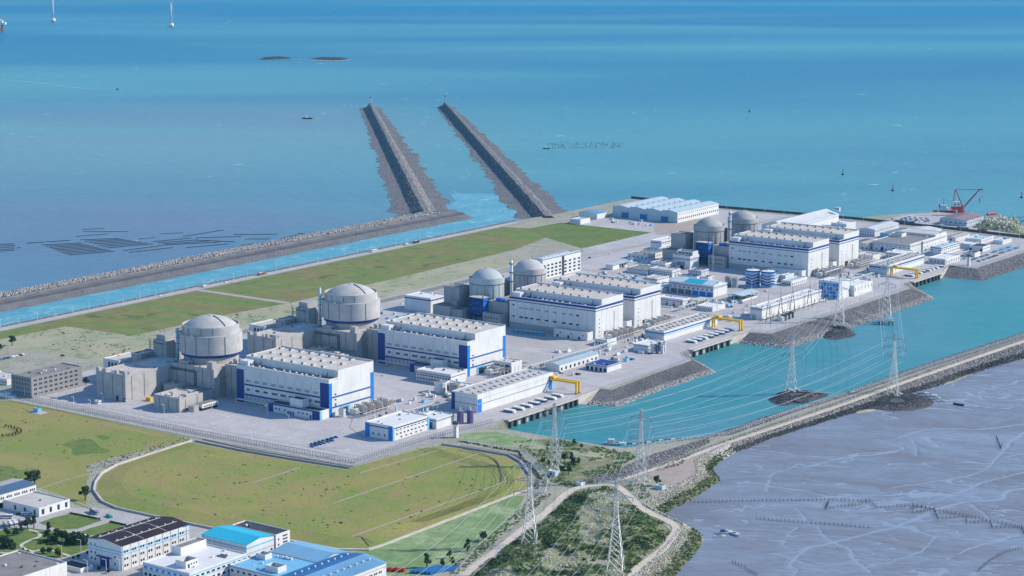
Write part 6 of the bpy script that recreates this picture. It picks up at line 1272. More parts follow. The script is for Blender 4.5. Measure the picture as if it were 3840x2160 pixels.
def watch_tower(a, b, label, roof):
    r = thing('watch_tower', label, 'watch tower', a, b)
    part(MB().box(-1.6, -.7, -1.6, 1.6, 0, 11).box(.7, 1.6, -1.6, 1.6, 0, 11).box(-.7, .7, -1.2, 1.2, 0, 11), 'shaft', 'old_white', r)
    H6 = [(2.9 * math.cos(k * math.pi / 3), 2.9 * math.sin(k * math.pi / 3)) for k in range(6)]
    part(MB().prism(H6, 11, 12.2), 'cabin_base', 'old_white', r); part(MB().prism([(x * .92, y * .92) for x, y in H6], 12.2, 13.6), 'cabin_glass', 'glass', r); part(MB().cyl(0, 0, 13.6, 15.2, 3.9, .6, 6), 'roof', roof, r)
watch_tower(300, -3, 'watch tower with dark hexagonal roof at the near fence corner', 'dark_roof'); watch_tower(289, 1095, 'white watch tower with dark roof on the far revetment', 'dark_roof')
# red harbour crane
cr = thing('harbour_crane', 'red slewing harbour crane with white machine house', 'crane', 92, 1503, 0, 0.65)
part(MB().cyl(0, 0, 0, 5, 4.6, 5.6, 20).cyl(0, 0, 5, 7, 5.6, 5.6, 20), 'pedestal', 'red', cr); part(MB().cyl(0, 0, 7, 12, 4.8, 4.4, 20), 'turntable', 'faded_red', cr)
part(MB().box(-14, 2, -4.5, 4.5, 8.5, 13), 'machine_deck', 'red', cr); part(MB().box(-13.5, -2, -4, 4, 13, 20), 'machine_house', 'white_wall', cr); [bit(cr, 'window', 'glass', x, -4.15, 15, 2, .3, 2.5) for x in (-11.5, -6)]
for s in (-1, 1):
    part(MB().tube((2, s * 3.4, 12), (-9, s * 1.2, 38), .55, 6).tube((-13, s * 3.4, 13), (-10, s * 1.2, 38), .4, 6), 'mast_leg', 'faded_red', cr)
    part(MB().tube((4, s * 3.2, 12), (26, s * .9, 38), .6, 6), 'jib_leg', 'red', cr)
part(MB().tube((-9, -1.2, 38), (-9, 1.2, 38), .4).tube((-4, -2, 26), (-4, 2, 26), .3).tube((12, -2.4, 21), (12, 2.4, 21), .3).tube((19, -1.6, 30), (19, 1.6, 30), .3).tube((12, -2.4, 21), (19, 1.6, 30), .2).tube((12, 2.4, 21), (19, -1.6, 30), .2), 'bracing', 'red', cr)
part(MB().tube((-9, 0, 38.4), (26, 0, 38.2), .22).tube((-9, .8, 37.6), (26, .6, 37.6), .15), 'tie_rope', 'dark_steel', cr); part(MB().box(25, 31, -1, 1, 37, 39), 'jib_head', 'faded_red', cr)
part(MB().tube((27, 0, 37), (27, 0, 25), .18).tube((30.5, 0, 37), (30.5, 0, 28), .14), 'hoist_rope', 'dark_steel', cr); part(MB().cyl(27, 0, 19, 25, 1.1, .7, 8).cyl(30.5, 0, 26, 28, .6, n=8), 'hook_block', 'red', cr)
# ------------------------------------------------------------------ at sea
def turbine(t, x, y, label, ph):
    a, b = pk(14, x, y, ZW); r = thing('wind_turbine', label, 'wind turbine', a, b, ZW, -ANG)
    part(MB().cyl(0, 0, 3, 7, 8, 9, 14).cyl(0, 0, 7, 13, 9, 7, 14), 'foundation_cap', 'old_white', r); part(MB().cyl(0, 0, 12, 15, 5, 3.4, 12), 'platform', 'yellow', r)
    for k in range(8): part(MB().cyl(0, 0, -3, 3.2, 1.0, n=8), 'pile', 'faded_red', r, (6.4 * math.cos(k * .785), 6.4 * math.sin(k * .785), 0))
    part(MB().cyl(0, 0, 14, 105, 3.2, 1.8, 16), 'tower', 'white_wall', r, smooth=True); part(MB().box(-2.4, 2.4, -7, 5, 103, 108), 'nacelle', 'white_wall', r); part(MB().cyl(0, 0, 0, 4, 2, .6, 10), 'hub', 'white_wall', r, (0, -8, 103.5))
    for k in range(3):
        an = ph + k * 2.094; ca, sa = math.cos(an), math.sin(an); f = lambda u, w, y_: (ca * u - sa * w, y_, 105.5 + sa * u + ca * w)
        part(MB().add([f(1, -1.2, -9), f(1, 1.2, -9), f(14, 2.4, -9), f(70, .4, -9.6), f(70, -.4, -9.6), f(14, -2.2, -9), f(1, -1.2, -9.9), f(1, 1.2, -9.9), f(14, 2.4, -9.7), f(70, .4, -9.8), f(70, -.4, -9.8), f(14, -2.2, -9.7)],
             [(0, 1, 2, 3, 4, 5), (11, 10, 9, 8, 7, 6)] + [(i, (i + 1) % 6, 6 + (i + 1) % 6, 6 + i) for i in range(6)]), 'blade', 'white_wall', r)
turbine(14, 403, 166, 'left offshore wind turbine on a piled cap', -0.62); turbine(14, 1294, 204, 'right offshore wind turbine with a blade hanging beside its tower', -1.36)
a, b = pk(14, 6, 238, ZW); r = thing('offshore_platform', 'white and orange jack up work platform at the left frame edge', 'platform', a, b, ZW, -ANG)
for x in (-14, 6): [part(MB().box(-1.5, 1.5, -1.5, 1.5, -3, 26), 'leg', 'faded_red', r, (x, y, 0)) for y in (-8, 8)]
part(MB().box(-26, 18, -11, 11, 24, 31), 'deck', 'white_wall', r); part(MB().box(-22, 8, -8, 8, 31, 38), 'deck_house', 'white_wall', r); part(MB().box(-18, 2, -5, 5, 38, 42), 'bridge', 'yellow', r); part(MB().box(-12, 4, -6, 6, 4, 14), 'workboat_landing', 'yellow', r)
RAFTS = [((0, 388), (95, 383)), ((0, 400), (105, 393)), ((0, 412), (100, 405)), ((0, 424), (100, 418)), ((0, 435), (95, 428)), ((115, 412), (140, 410)), ((180, 380), (300, 372)), ((310, 371), (470, 362))]
RAFTS += [((285 + 22 * i, 392 + 8.5 * i), (545 + 28 * i, 378 + 7 * i)) for i in range(9)] + [((540 + 30 * i, 358 + 9 * i), (800 + 38 * i, 348 + 6 * i)) for i in range(7)]
RAFTS += [((1030, 370), (1290, 345)), ((1060, 378), (1330, 358)), ((1090, 386), (1400, 366)), ((1100, 393), (1480, 372)), ((1250, 410), (1530, 385)), ((830, 430), (1090, 395)), ((870, 442), (1160, 410)), ((1230, 335), (1500, 292)), ((1310, 345), (1620, 335)), ((1380, 362), (1580, 372)), ((1570, 322), (1860, 320)),
          ((1640, 352), (1810, 352)), ((1640, 403), (1880, 372)), ((1620, 395), (1760, 378)), ((1890, 350), (2000, 325)), ((1920, 357), (2050, 330)), ((2000, 315), (2150, 330)), ((550, 290), (700, 281)), ((560, 303), (860, 302)), ((510, 335), (720, 318)), ((1080, 318), (1230, 310)), ((930, 352), (1040, 342)), ((1320, 360), (1460, 366))]
for i, (p, q) in enumerate(RAFTS):
    p, q = pk(16, *p, ZW), pk(16, *q, ZW); L_ = math.dist(p, q); an = math.atan2(q[1] - p[1], q[0] - p[0]); far = i >= len(RAFTS) - 6; w = 0.5 if far else 0.75
    mb = MB().box(0, L_, -w, -w + .7, 0, .5).box(0, L_, w - .7, w, 0, .5)
    for k in range(int(L_ / (4 if far else 1.7))): mb.box(k * (4 if far else 1.7), k * (4 if far else 1.7) + .9, -w, w, .15, .75)
    single(mb, 'shellfish_raft', 'timber', 'dark floating shellfish raft among the rows off the breakwater', 'raft', p[0], p[1], ZW, an, 'shellfish rafts off the breakwater')
def buoy(a, b, label):
    r = thing('buoy', label, 'buoy', a, b, ZW); part(MB().cyl(0, 0, -.5, 2, 2.2, 2.0, 12), 'float', 'dark', r); part(MB().cyl(0, 0, 2, 8, 1.0, .4, 8), 'mast', 'dark_steel', r); part(MB().box(-.8, .8, -.8, .8, 8, 9.6), 'topmark', 'red', r)
buoy(*pk(5, 1255, 205, ZW), 'dark channel buoy above the far turbine halls'); buoy(*pk(5, 2550, 275, ZW), 'dark channel buoy right of the red crane'); buoy(*pk('D', 1885, 282, ZW), 'small channel buoy in the open sea right of the jetties'); buoy(*pk('D', 2120, 440, ZW), 'small channel buoy in the sea above the far warehouse')
def hull(L_, w, h, sheer=.35):
    st = [(-.5, .75), (-.3, 1), (.1, 1), (.35, .75), (.5, .05)]; mb = MB(); vs = []
    for t, k in st: vs += [(t * L_, -w / 2 * k * .7, 0), (t * L_, w / 2 * k * .7, 0), (t * L_, w / 2 * k, h * (1 + sheer * max(0, t * 2))), (t * L_, -w / 2 * k, h * (1 + sheer * max(0, t * 2)))]
    fs = [(0, 3, 2, 1), (16, 17, 18, 19)]
    for i in range(4): b0 = 4 * i; fs += [(b0 + j, b0 + (j + 1) % 4, b0 + 4 + (j + 1) % 4, b0 + 4 + j) for j in range(4)]
    return mb.add(vs, fs)
def boat(a, b, z, L_, rot, label, m='white_wall', cabin=True, group=None):
    r = thing('boat', label, 'boat', a, b, z, rot, group); part(hull(L_, L_ * .28, L_ * .10), 'hull', m, r); part(MB().box(-L_ * .35, L_ * .25, -L_ * .08, L_ * .08, L_ * .10, L_ * .112), 'deck', 'timber', r)
    if cabin: part(MB().box(-L_ * .32, -L_ * .05, -L_ * .09, L_ * .09, L_ * .1, L_ * .26), 'cabin', 'car_blue' if m == 'white_wall' else 'white_wall', r)
    return r
for i, (x, y, L_, rt, lab, c) in enumerate([(535, 918, 9, .9, 'small white dinghy at the left of the mudflat boat group', 0), (575, 897, 13, .7, 'white motor boat with blue cabin stranded on the mud', 1), (610, 890, 11, -.4, 'white flat boat behind the stranded motor boat', 0), (632, 902, 14, -.5, 'longest white boat of the stranded mudflat group', 0)]):
    boat(*pk(13, x, y, ZM), ZM + .1, L_, rt, lab, 'white_wall', bool(c))
for i, (x, y, L_, rt, m_, lab) in enumerate([(1560, 1015, 11, .5, 'car_grey', 'grey boat on the mud nearest to the tower mound'), (1625, 1038, 15, .5, 'old_white', 'dark cabined boat beside the tower mound'), (1692, 1063, 10, .9, 'pale_roof', 'pale open boat right of the tower mound'), (1752, 1088, 9, .7, 'white_wall', 'small white boat on the mud beyond the tower mound'), (1920, 1125, 12, -.2, 'dark', 'dark boat lying alone on the mud')]):
    boat(*pk(12, x, y, ZM), ZM + .1, L_, rt, lab, m_, i == 1)
boat(*pk(9, 1630, 130, ZW), ZW, 20, .5, 'grey work boat moored at the head of the basin', 'pale_steel')
for i in range(14):
    t = i / 13; p = pk(9, 1700 + 560 * t, 125 - 52 * t + 6 * math.sin(t * 6), ZW); single(MB().box(-3, 3, -.5, .5, -.1, .8), 'pipe_float', 'dark' if i % 3 else 'white_wall', 'float of the pipeline trailing from the moored work boat', 'float', p[0], p[1], ZW, 1.1, 'floating pipeline in the basin')
tb = thing('tug_boat', 'red hulled tug with white deck house behind the spit', 'boat', 46, 1546, ZW, 0.4); part(hull(34, 10, 5.5), 'hull', 'red', tb); part(MB().box(-10, 5, -3.6, 3.6, 5.5, 10), 'deck_house', 'white_wall', tb); part(MB().box(-6, 3, -3, 3, 10, 14), 'bridge', 'white_wall', tb); part(MB().tube((-2, 0, 14), (-2, 0, 24), .3), 'mast', 'dark_steel', tb); part(MB().cyl(-8, 0, 10, 15, 1.2, n=10), 'funnel', 'car_blue', tb)
boat(*pk(14, 2320, 897, ZW), ZW, 22, .5, 'small dark boat alone in the open sea', 'dark'); boat(*pk(14, 895, 680, ZW), ZW, 16, .5, 'tiny speedboat with a white wake far out', 'white_wall'); boat(*pk(15, 2280, 692, ZW), ZW, 14, .3, 'dark skiff at the net stakes right of the jetties', 'dark')
ribbon('boat_wake', smooth_line(pks(14, [(895, 680), (700, 672), (520, 655), (390, 637), (240, 620), (90, 606), (-40, 602)], ZW), 4), 3.5, ZW + .15, 'outfall_foam', .6)
# net stakes in the sea and stake nets on the mud
P = [pk(15, rnd.uniform(2290, 3060), rnd.uniform(628, 690), ZW) for _ in range(260)]
mb = MB()
for p in P: mb.box(p[0] - .35, p[0] + .35, p[1] - .35, p[1] + .35, ZW - 1, ZW + rnd.uniform(.6, 1.6))
structure('net_stakes', mb, 'stake', 'stuff', 'field of dark net stakes in the sea right of the jetties')
def stake_net(pts, label, h=1.9):
    r = thing('stake_net', label, 'fishing net', 0, 0); P = pks(13, pts, ZM)
    posts, net = MB(), MB()
    for p, q in zip(P, P[1:]):
        n = max(2, int(math.dist(p, q) / 3.2))
        for i in range(n): x, y = p[0] + (q[0] - p[0]) * i / n, p[1] + (q[1] - p[1]) * i / n; posts.box(x - .14, x + .14, y - .14, y + .14, ZM - .3, ZM + h * rnd.uniform(1.0, 1.4))
        for zz in (.25, .8, 1.35): net.tube((p[0], p[1], ZM + zz), (q[0], q[1], ZM + zz - .1), .05, 3)
    part(posts, 'stakes', 'stake', r, kind='stuff'); part(net, 'net_lines', 'stake', r, kind='stuff')
stake_net([(340, 690), (850, 682), (1240, 675), (1540, 682)], 'long straight stake net across the mudflat'); stake_net([(1540, 682), (1590, 725), (1830, 712), (1970, 738)], 'zigzag stake net at the bend of the long mudflat net'); stake_net([(1240, 735), (1268, 680), (1250, 735), (1400, 712), (1540, 690)], 'V shaped stake trap in the middle of the mudflat')
stake_net([(1830, 755), (1832, 712), (1975, 738), (1835, 758)], 'small triangular stake trap on the mudflat'); stake_net([(1970, 738), (2000, 800), (2190, 785), (2192, 830), (2350, 818), (2362, 862), (2560, 855), (2576, 905)], 'stepped stake net at the right of the mudflat'); stake_net([(1980, 745), (2200, 780), (2400, 830), (2576, 862)], 'faint long stake net behind the stepped one'); stake_net([(2270, 1150), (2350, 1080), (2440, 1030), (2576, 990)], 'stake net in the lower right corner of the mudflat')
stake_net([(620, 1092), (700, 1130), (790, 1181)], 'short stake row at the lower edge of the mudflat'); stake_net([(780, 800), (1000, 820), (1300, 840), (1560, 865)], 'half sunken stake row in the middle of the mudflat'); stake_net([(2390, 950 - 700), (2420, 330), (2430, 300)], 'short dark stake row near the right edge of the mudflat')
# ------------------------------------------------------------------ fences
def fence(name, pts, h, label, step=3.0, bars=1.0, mat='steel', z=0.0):
    r = thing(name, label, 'fence', 0, 0); post, rail, bar = MB(), MB(), MB()
    for p, q in zip(pts, pts[1:]):
        L_ = math.dist(p, q); n = max(1, round(L_ / step)); f = lambda t: (p[0] + (q[0] - p[0]) * t, p[1] + (q[1] - p[1]) * t)
        for i in range(n): x, y = f(i / n); post.box(x - .11, x + .11, y - .11, y + .11, z - .2, z + h)
        for zz in (.3, h * .5, h - .1): rail.tube((*p, z + zz), (*q, z + zz), .06, 3)
        if bars:
            m = int(L_ / bars)
            for i in range(m): x, y = f((i + .5) / m); bar.tube((x, y, z + .2), (x, y, z + h - .05), .045, 3)
    part(post, 'posts', mat, r, kind='stuff'); part(rail, 'rails', mat, r, kind='stuff')
    if bars: part(bar, 'bars', mat, r, kind='stuff')
fence('perimeter_fence', [(-137, -127), (102, -129), (284, -124), (285, -13), (295, 60)], 4.0, 'inner perimeter fence round the plaza', 3, .8, 'dark_steel'); fence('perimeter_fence', [(-137, -136), (104, -138), (290, -132), (291, -10), (301, 58)], 4.0, 'outer perimeter fence beside the dry lawn', 3, .8, 'steel')
structure('fence_strip', ribbon_mb([(-137, -131.5), (103, -133.5), (287, -128), (288, -13), (298, 58)], 7, .11), 'light_paving')
fence('perimeter_fence', [(-172, 34), (-176, 244), (-165, 460), (-166, 640), (-150, 900), (-120, 1100), (-100, 1340)], 4.2, 'western perimeter fence behind the reactors', 3, 1.0, 'steel'); fence('perimeter_fence', [(-164, 60), (-168, 244), (-157, 460), (-158, 640)], 4.0, 'inner western fence behind the domed reactors', 3, 1.0, 'dark_steel')
fence('basin_fence', [(297, 236), (300, 313), (297, 394), (276, 420)], 3.2, 'basin fence above the near block revetment', 3, .9, 'steel'); fence('basin_fence', [(275, 560), (295, 566), (297, 738), (296, 905), (280, 928)], 3.2, 'basin fence above the long block revetment', 3, .9, 'steel'); fence('basin_fence', [(266, 1086), (301, 1088), (301, 1340)], 3.2, 'basin fence above the far stone revetment', 3, .9, 'steel')
fence('dyke_fence', [(450, 75), (489, 150), (493, 263), (502, 354), (510, 502), (525, 700), (542, 900)], 2.8, 'wire fence along the basin edge of the dyke', 4, 0, 'white_wall'); fence('scrub_fence', [(308, -10), (352, -6), (373, -4), (411, -37), (447, -72)], 2.6, 'white post wire fence between field ditch and scrub', 3.4, 0, 'white_wall'); fence('scrub_fence', [(447, -72), (468, -106), (487, -181), (512, -255), (538, -318)], 2.2, 'wire fence between the mint field and the shore track', 3.0, 0, 'white_wall')
fence('roadside_fence', [(-411, 60), (-411, 1070)], 1.6, 'low guard rail along the discharge channel road', 4, 0, 'grey_rock')
# ------------------------------------------------------------------ lamps and masts
lp = thing('lamp_post', 'pale lamp post along the discharge channel road', 'lamp post', -402, 92, 0, 0, 'lamps along the channel road')
part(MB().cyl(0, 0, 0, 9.5, .24, .17, 6), 'pole', 'white_wall', lp); part(MB().tube((0, 0, 9.3), (-2.2, 0, 10.0), .14, 5), 'arm', 'white_wall', lp); part(MB().box(-3.0, -2.0, -.25, .25, 9.85, 10.1), 'lamp_head', 'white_wall', lp); part(MB().box(-.35, .35, -.35, .35, 0, .4), 'plinth', 'quay_concrete', lp)
for i in range(1, 34): copy_tree(lp, -402 - (i % 2), 92 + i * 26.6)
def lamps(pts, label, group, rot=0.0):
    q = sorted(pts, key=lambda p: (W(*p)[0] / W(*p)[1]))
    for i, (a, b) in enumerate(q): copy_tree(lp, a, b, 0, rot, (ORD[i] + ' ' + label + ', counted from the left') if len(q) <= 20 else label, group)
lamps([(-128 + 22.4 * i, -119) for i in range(19)], 'pale lamp post on the plaza side of the perimeter fence', 'lamps along the plaza fence', 1.57); lamps([(-90 + 40 * i, -100 + (i % 2) * 8) for i in range(7)] + [(60, -60), (110, -40), (150, -55), (190, -30)], 'pale lamp post standing on the open plaza', 'lamps on the plaza', 1.57)
lamps([(-160, 280 + 40 * i) for i in range(22)], 'pale lamp post inside the western perimeter fence', 'lamps along the western fence'); lamps([(-220 + 32 * i, 1352 + i * 1.2) for i in range(8)] + [(40 + 30 * i, 1362 - 2 * i) for i in range(8)], 'pale lamp post along the northern sea wall', 'lamps along the north shore')
lamps([(204, 480 + 45 * i) for i in range(18)], 'pale lamp post along the road behind the pump houses', 'lamps along the pump house road'); lamps([(288, 580 + 36 * i) for i in range(10)] + [(292, 1100 + 30 * i) for i in range(8)], 'pale lamp post above the basin revetment', 'lamps along the revetment', 3.1)
lamps([(10 + 40 * i, 768) for i in range(6)] + [(-60 + 50 * i, 878) for i in range(4)], 'pale lamp post between the middle workshops', 'lamps between the workshops', 1.57); lamps([pk(7, x, y) for x, y in ((585, 790), (733, 825), (983, 880), (1168, 920), (815, 1210), (622, 1270), (1205, 1410), (880, 1420), (405, 690), (1070, 1412))], 'pale lamp post in the works compound', 'lamps in the works compound', .8)
for a, b, h, lab in ((41, 873, 46, 'tall thin floodlight mast before the far blue platform'), (203, 610, 40, 'tall thin mast behind the middle pump house'), (232, 1130, 34, 'tall thin mast left of the three storey house'), (196, 22, 38, 'tall thin mast in the pipe yard of the front hall'), (90, 1120, 34, 'tall thin mast beside the farthest turbine hall'), (196, 700, 30, 'thin mast beside the open pavilion'), (70, 1472, 32, 'tall thin mast on the spit left of the red crane')):
    r = thing('mast', lab, 'mast', a, b); part(MB().cyl(0, 0, 0, h, .35, .14, 8), 'pole', 'pale_steel', r); part(MB().box(-.8, .8, -.8, .8, h - .6, h), 'light_ring', 'dark_steel', r); part(MB().box(-.9, .9, -.9, .9, 0, .6), 'plinth', 'quay_concrete', r)
# ------------------------------------------------------------------ vehicles
def car_proto(mat, name, L_=4.6, w=1.9, h=1.5, z0=.35):
    me = MB().add([(-L_ / 2, -w / 2, z0), (L_ / 2, -w / 2, z0), (L_ / 2, w / 2, z0), (-L_ / 2, w / 2, z0), (-L_ / 2, -w / 2, z0 + h * .42), (L_ / 2, -w / 2, z0 + h * .36), (L_ / 2, w / 2, z0 + h * .36), (-L_ / 2, w / 2, z0 + h * .42)],
        [(3, 2, 1, 0), (4, 5, 6, 7), (0, 1, 5, 4), (1, 2, 6, 5), (2, 3, 7, 6), (3, 0, 4, 7)])
    me.add([(-L_ * .42, -w * .46, z0 + h * .4), (L_ * .26, -w * .46, z0 + h * .37), (L_ * .26, w * .46, z0 + h * .37), (-L_ * .42, w * .46, z0 + h * .4), (-L_ * .32, -w * .4, z0 + h * .82), (L_ * .1, -w * .4, z0 + h * .82), (L_ * .1, w * .4, z0 + h * .82), (-L_ * .32, w * .4, z0 + h * .82)],
        [(4, 5, 6, 7), (0, 1, 5, 4), (1, 2, 6, 5), (2, 3, 7, 6), (3, 0, 4, 7)])
    body = me.mesh('body', mat)
    gl = MB().box(-L_ * .34, L_ * .15, -w * .465, w * .465, z0 + h * .47, z0 + h * .72).mesh('windows', 'glass'); wh = MB().tube((0, -.12, 0), (0, .12, 0), .34, 10).mesh('wheel', 'rubber')
    return body, gl, wh, L_, w
CARS = {m: car_proto(m, m) for m in ('car_white', 'car_grey', 'car_dark', 'car_blue')}
def car(a, b, rot, label, group=None, mat=None):
    mat = mat or rnd.choice(['car_white', 'car_white', 'car_grey', 'car_dark', 'car_blue']); bd, gl, wh, L_, w = CARS[mat]
    r = thing('parked_car', label, 'car', a, b, .1, rot, group); link('body', bd, r); link('windows', gl, r)
    for x in (-.3, .3):
        for y in (-.45, .45): link('wheel', wh, r, (x * L_, y * w, .34))
    return r
def bus(a, b, rot, label, mat='car_white', L_=11.5, band='glass', group=None, name='bus'):
    r = thing(name, label, 'bus', a, b, .08, rot, group); w, h = 2.5, 3.2 if L_ > 8 else 2.4
    part(MB().box(-L_ / 2, L_ / 2, -w / 2, w / 2, .5, h), 'body', mat, r); part(MB().box(-L_ / 2 - .03, L_ / 2 + .05, -w / 2 - .03, w / 2 + .03, h * .5, h * .8), 'windows', band, r); part(MB().box(-L_ * .3, L_ * .1, -.8, .8, h, h + .3), 'roof_unit', 'white_wall', r)
    for x in (-.3, .32):
        for y in (-.46, .46): part(MB().tube((0, -.15, 0), (0, .15, 0), .5, 10), 'wheel', 'rubber', r, (x * L_, y * w, .5))
    return r
for x, y, lab, L_ in ((55, 870, 'white coach parked before the blue strip office', 11), (262, 838, 'white minibus parked beside the low white wing', 7)): bus(*pk(7, x, y), .65, lab, 'car_white', L_)
for i, (x, y) in enumerate(((60, 955), (105, 945), (150, 935))): bus(*pk(7, x, y), -.5, ('first', 'second', 'third')[i] + ' coach from the left in the compound bus row', 'car_white' if i else 'car_grey', 11, group='compound bus row')
bus(*pk(7, 215, 930), -.5, 'dark coach at the right end of the compound bus row', 'car_dark', 9); bus(*pk(7, 945, 818), -.35, 'grey coach driving on the compound road', 'car_grey', 12)
single(MB().box(0, 7.5, 0, 2.4, 0, 1.6).box(.2, 7.3, .2, 2.2, 1.6, 1.9), 'green_skip', 'green_paint', 'green skip standing beside the compound road', 'skip', *pk(7, 1065, 848), 0, -.35)
car(*pk(7, 190, 832), .65, 'dark car parked before the low white wing', mat='car_dark'); car(*pk(7, 850, 1050), .5, 'white car parked behind the garden trees', mat='car_white')
for i in range(6): bus(*pk(3, 905 + i * 48, 935 + i * 5), .1, 'blue and white bus before the first navy banded hall, place %s from left' % ('one', 'two', 'three', 'four', 'five', 'six')[i], 'light_blue', 10, group='bus row before the middle hall')
RB = math.pi / 2
for t, x, y, L_, m_, lab in ((2, 1620, 120, 11, 'car_white', 'white bus on the channel road beyond the meadow'), (2, 1925, 50, 7, 'car_white', 'white van on the far channel road'), (2, 450, 350, 12, 'faded_red', 'pink lorry on the channel road'), (1, 2030, 470, 7, 'car_white', 'white van at the cross path corner'), (2, 2430, 78, 11, 'car_dark', 'dark green lorry on the far road')):
    bus(pk(t, x, y)[0] * 0 - 398.5, pk(t, x, y)[1], RB, lab, m_, L_, name='bus' if 'bus' in lab else 'road_vehicle')['category'] = 'bus' if 'bus' in lab else ('van' if 'van' in lab else 'lorry')
for t, x, y, lab in ((2, 535, 338, 'white car just behind the pink lorry'), (1, 1590, 562, 'white car on the channel road by the meadow'), (1, 2280, 430, 'white car on the channel road past the cross path')): car(-398.5, pk(t, x, y)[1], RB, lab, mat='car_white')
car(*pk(1, 632, 1168), .2, 'dark car alone at the edge of the bare lot', mat='car_dark')
for i in range(17): car(-276 + (i % 2) * .4, -36 + i * 2.9, 0.05, 'car in the parking row beside the bare lot', 'cars in the lot behind the grey office')
for i in range(9): car(-300, -30 + i * 3.1, 0.05, 'car in the rear parking row beside the bare lot', 'cars in the rear row behind the grey office')
for i in range(7): car(112 + i * 3.4, 627, 1.5, 'white car parked before the small navy line house', 'white cars before the navy line house', 'car_white')
for i in range(13): car(*pk(8, 725 + (i % 7) * 40, 130 - (i % 7) * 12 + (i // 7) * 22), .2 + rnd.uniform(-.2, .2), 'blue grey car parked in the block by the plaza fence', 'cars parked on the plaza', rnd.choice(['car_blue', 'car_grey', 'car_blue']))
for i in range(30): car(262 + (i // 10) * 12 + rnd.uniform(-.5, .5), 1132 + (i % 10) * 6.5, .05, 'car in the packed lot by the far watch tower', 'cars in the far lot')
for i in range(6): single(MB().box(0, 5, 0, 17, 2.3, 2.6).box(.3, .6, .3, .6, 0, 2.3).box(.3, .6, 16.4, 16.7, 0, 2.3).box(4.4, 4.7, 8, 8.3, 0, 2.3), 'carport', 'blue_roof', 'long blue carport in the rows by the far revetment', 'carport', 270 + (i % 2) * 11, 1210 + (i // 2) * 22, 0, 0, 'blue carports by the far revetment')
for i in range(9): single(MB().box(0, 6, 0, 2.4, .1, 2.7).box(6, 6.08, .3, 2.1, .3, 2.5), 'site_cabin', 'white_wall' if i % 4 else 'pale_roof', 'white site cabin in the double row on the spit yard', 'cabin', 40 + (i % 5) * 9, 1418 + (i // 5) * 14, 0, .1, 'site cabins on the spit')
for i in range(12): car(30 + i * 5, 1402 + (i % 3) * 5, 1.2, 'vehicle parked on the spit yard beside the cabins', 'vehicles on the spit')
for i, (a, L_, m_) in enumerate(((60, 40, 'car_blue'), (112, 26, 'white_wall'), (150, 22, 'faded_red'), (180, 18, 'red'))): boat(a, 1380 + i, .1, L_ * .8, .05, ['long blue', 'white', 'faded red', 'bright red'][i] + ' boat laid up on the strip before the crane shed', m_, False)
mc = single(MB().tube((-9, 0, 2), (9, 0, 2), 2.0, 12).tube((9, 0, 2), (11, 0, 2), 2.0, 12, .4), 'buoy_drum', 'red', 'red drum float on top of the scrubby spit hillock', 'float', 152, 1476, 8, 1.2)
for i, (a, b) in enumerate(((118, 26), (124, -18), (126, -26))):        # people crossing the plaza
    if i == 0: a, b = pk(6, 2425, 632)
    if i == 1: a, b = pk(6, 2382, 668)
    if i == 2: a, b = pk(6, 1788, 795)
    me = bpy.data.meshes.new('person'); J = [(0, 0, .95), (0, 0, 1.25), (0, 0, 1.48), (0, 0, 1.66), (0, .02, 1.78), (.22, 0, 1.42), (.30, .05, 1.12), (.30, .16, .88), (-.22, 0, 1.42), (-.30, -.05, 1.12), (-.30, .06, .88), (.11, .08, .50), (.12, .16, .06), (-.11, -.06, .50), (-.12, -.14, .06)]
    me.from_pydata(J, [(0, 1), (1, 2), (2, 3), (3, 4), (2, 5), (5, 6), (6, 7), (2, 8), (8, 9), (9, 10), (0, 11), (11, 12), (0, 13), (13, 14)], []); me.materials.append(M['car_dark'])
    o = link('person', me, None, W(a, b, .06), rnd.uniform(0, 6)); md = o.modifiers.new('skin', 'SKIN'); ly = me.skin_vertices[0].data if me.skin_vertices else None
    if ly:
        for k, rr_ in enumerate((.17, .18, .12, .07, .11, .08, .06, .045, .08, .06, .045, .09, .07, .09, .07)): ly[k].radius = (rr_, rr_)
        ly[0].use_root = True
    tag(o, ['person in dark clothes walking nearest to the front turbine hall', 'person in dark clothes on the plaza below the front turbine hall', 'person in dark clothes walking beside the perimeter fence'][i], 'person')
# ------------------------------------------------------------------ vegetation
def tree_proto(h, r, seed, mat, conical=False):
    rr = random.Random(seed); tr = MB().tube((0, 0, -.3), (0, 0, h * .45), .05 * h, 7, .03 * h); C, Rd = [], []
    for k in range(9):
        t = rr.uniform(.35, .95); an = rr.uniform(0, 6.28); rad = r * (1.05 - t * .8 if conical else math.sin(min(1, t * 1.15) * 2.6) ** .6) * rr.uniform(.3, .85)
        p = (rad * math.cos(an), rad * math.sin(an), h * t); tr.tube((0, 0, h * t * .55), p, .02 * h, 4, .008 * h)
        C.append(p); Rd.append(r * rr.uniform(.28, .5) * (1.2 - t * .6 if conical else 1))
    C.append((0, 0, h * .8)); Rd.append(r * .45); C.append((0, 0, h * .55)); Rd.append(r * .6)
    V, F = leaves_np(C, Rd, 46, .11 * r + .12)
    return tr.mesh('trunk', 'bark'), np_raw('crown', V, F, mat)
PROTO = [tree_proto(9, 3.4, 1, 'leaf_green'), tree_proto(8, 3.0, 2, 'leaf_green'), tree_proto(12, 4.4, 3, 'leaf_dark'), tree_proto(7, 2.2, 4, 'leaf_dark', True), tree_proto(6, 2.6, 5, 'leaf_green')]
def tree(a, b, k, label, s=1.0, group=None, z=0.0):
    r = thing('tree', label, 'tree', a, b, z, rnd.uniform(0, 6.28), group); tr, cr_ = PROTO[k]; x = link('trunk', tr, r); y = link('crown', cr_, r); x.scale = y.scale = (s, s, s * rnd.uniform(.9, 1.1)); return r
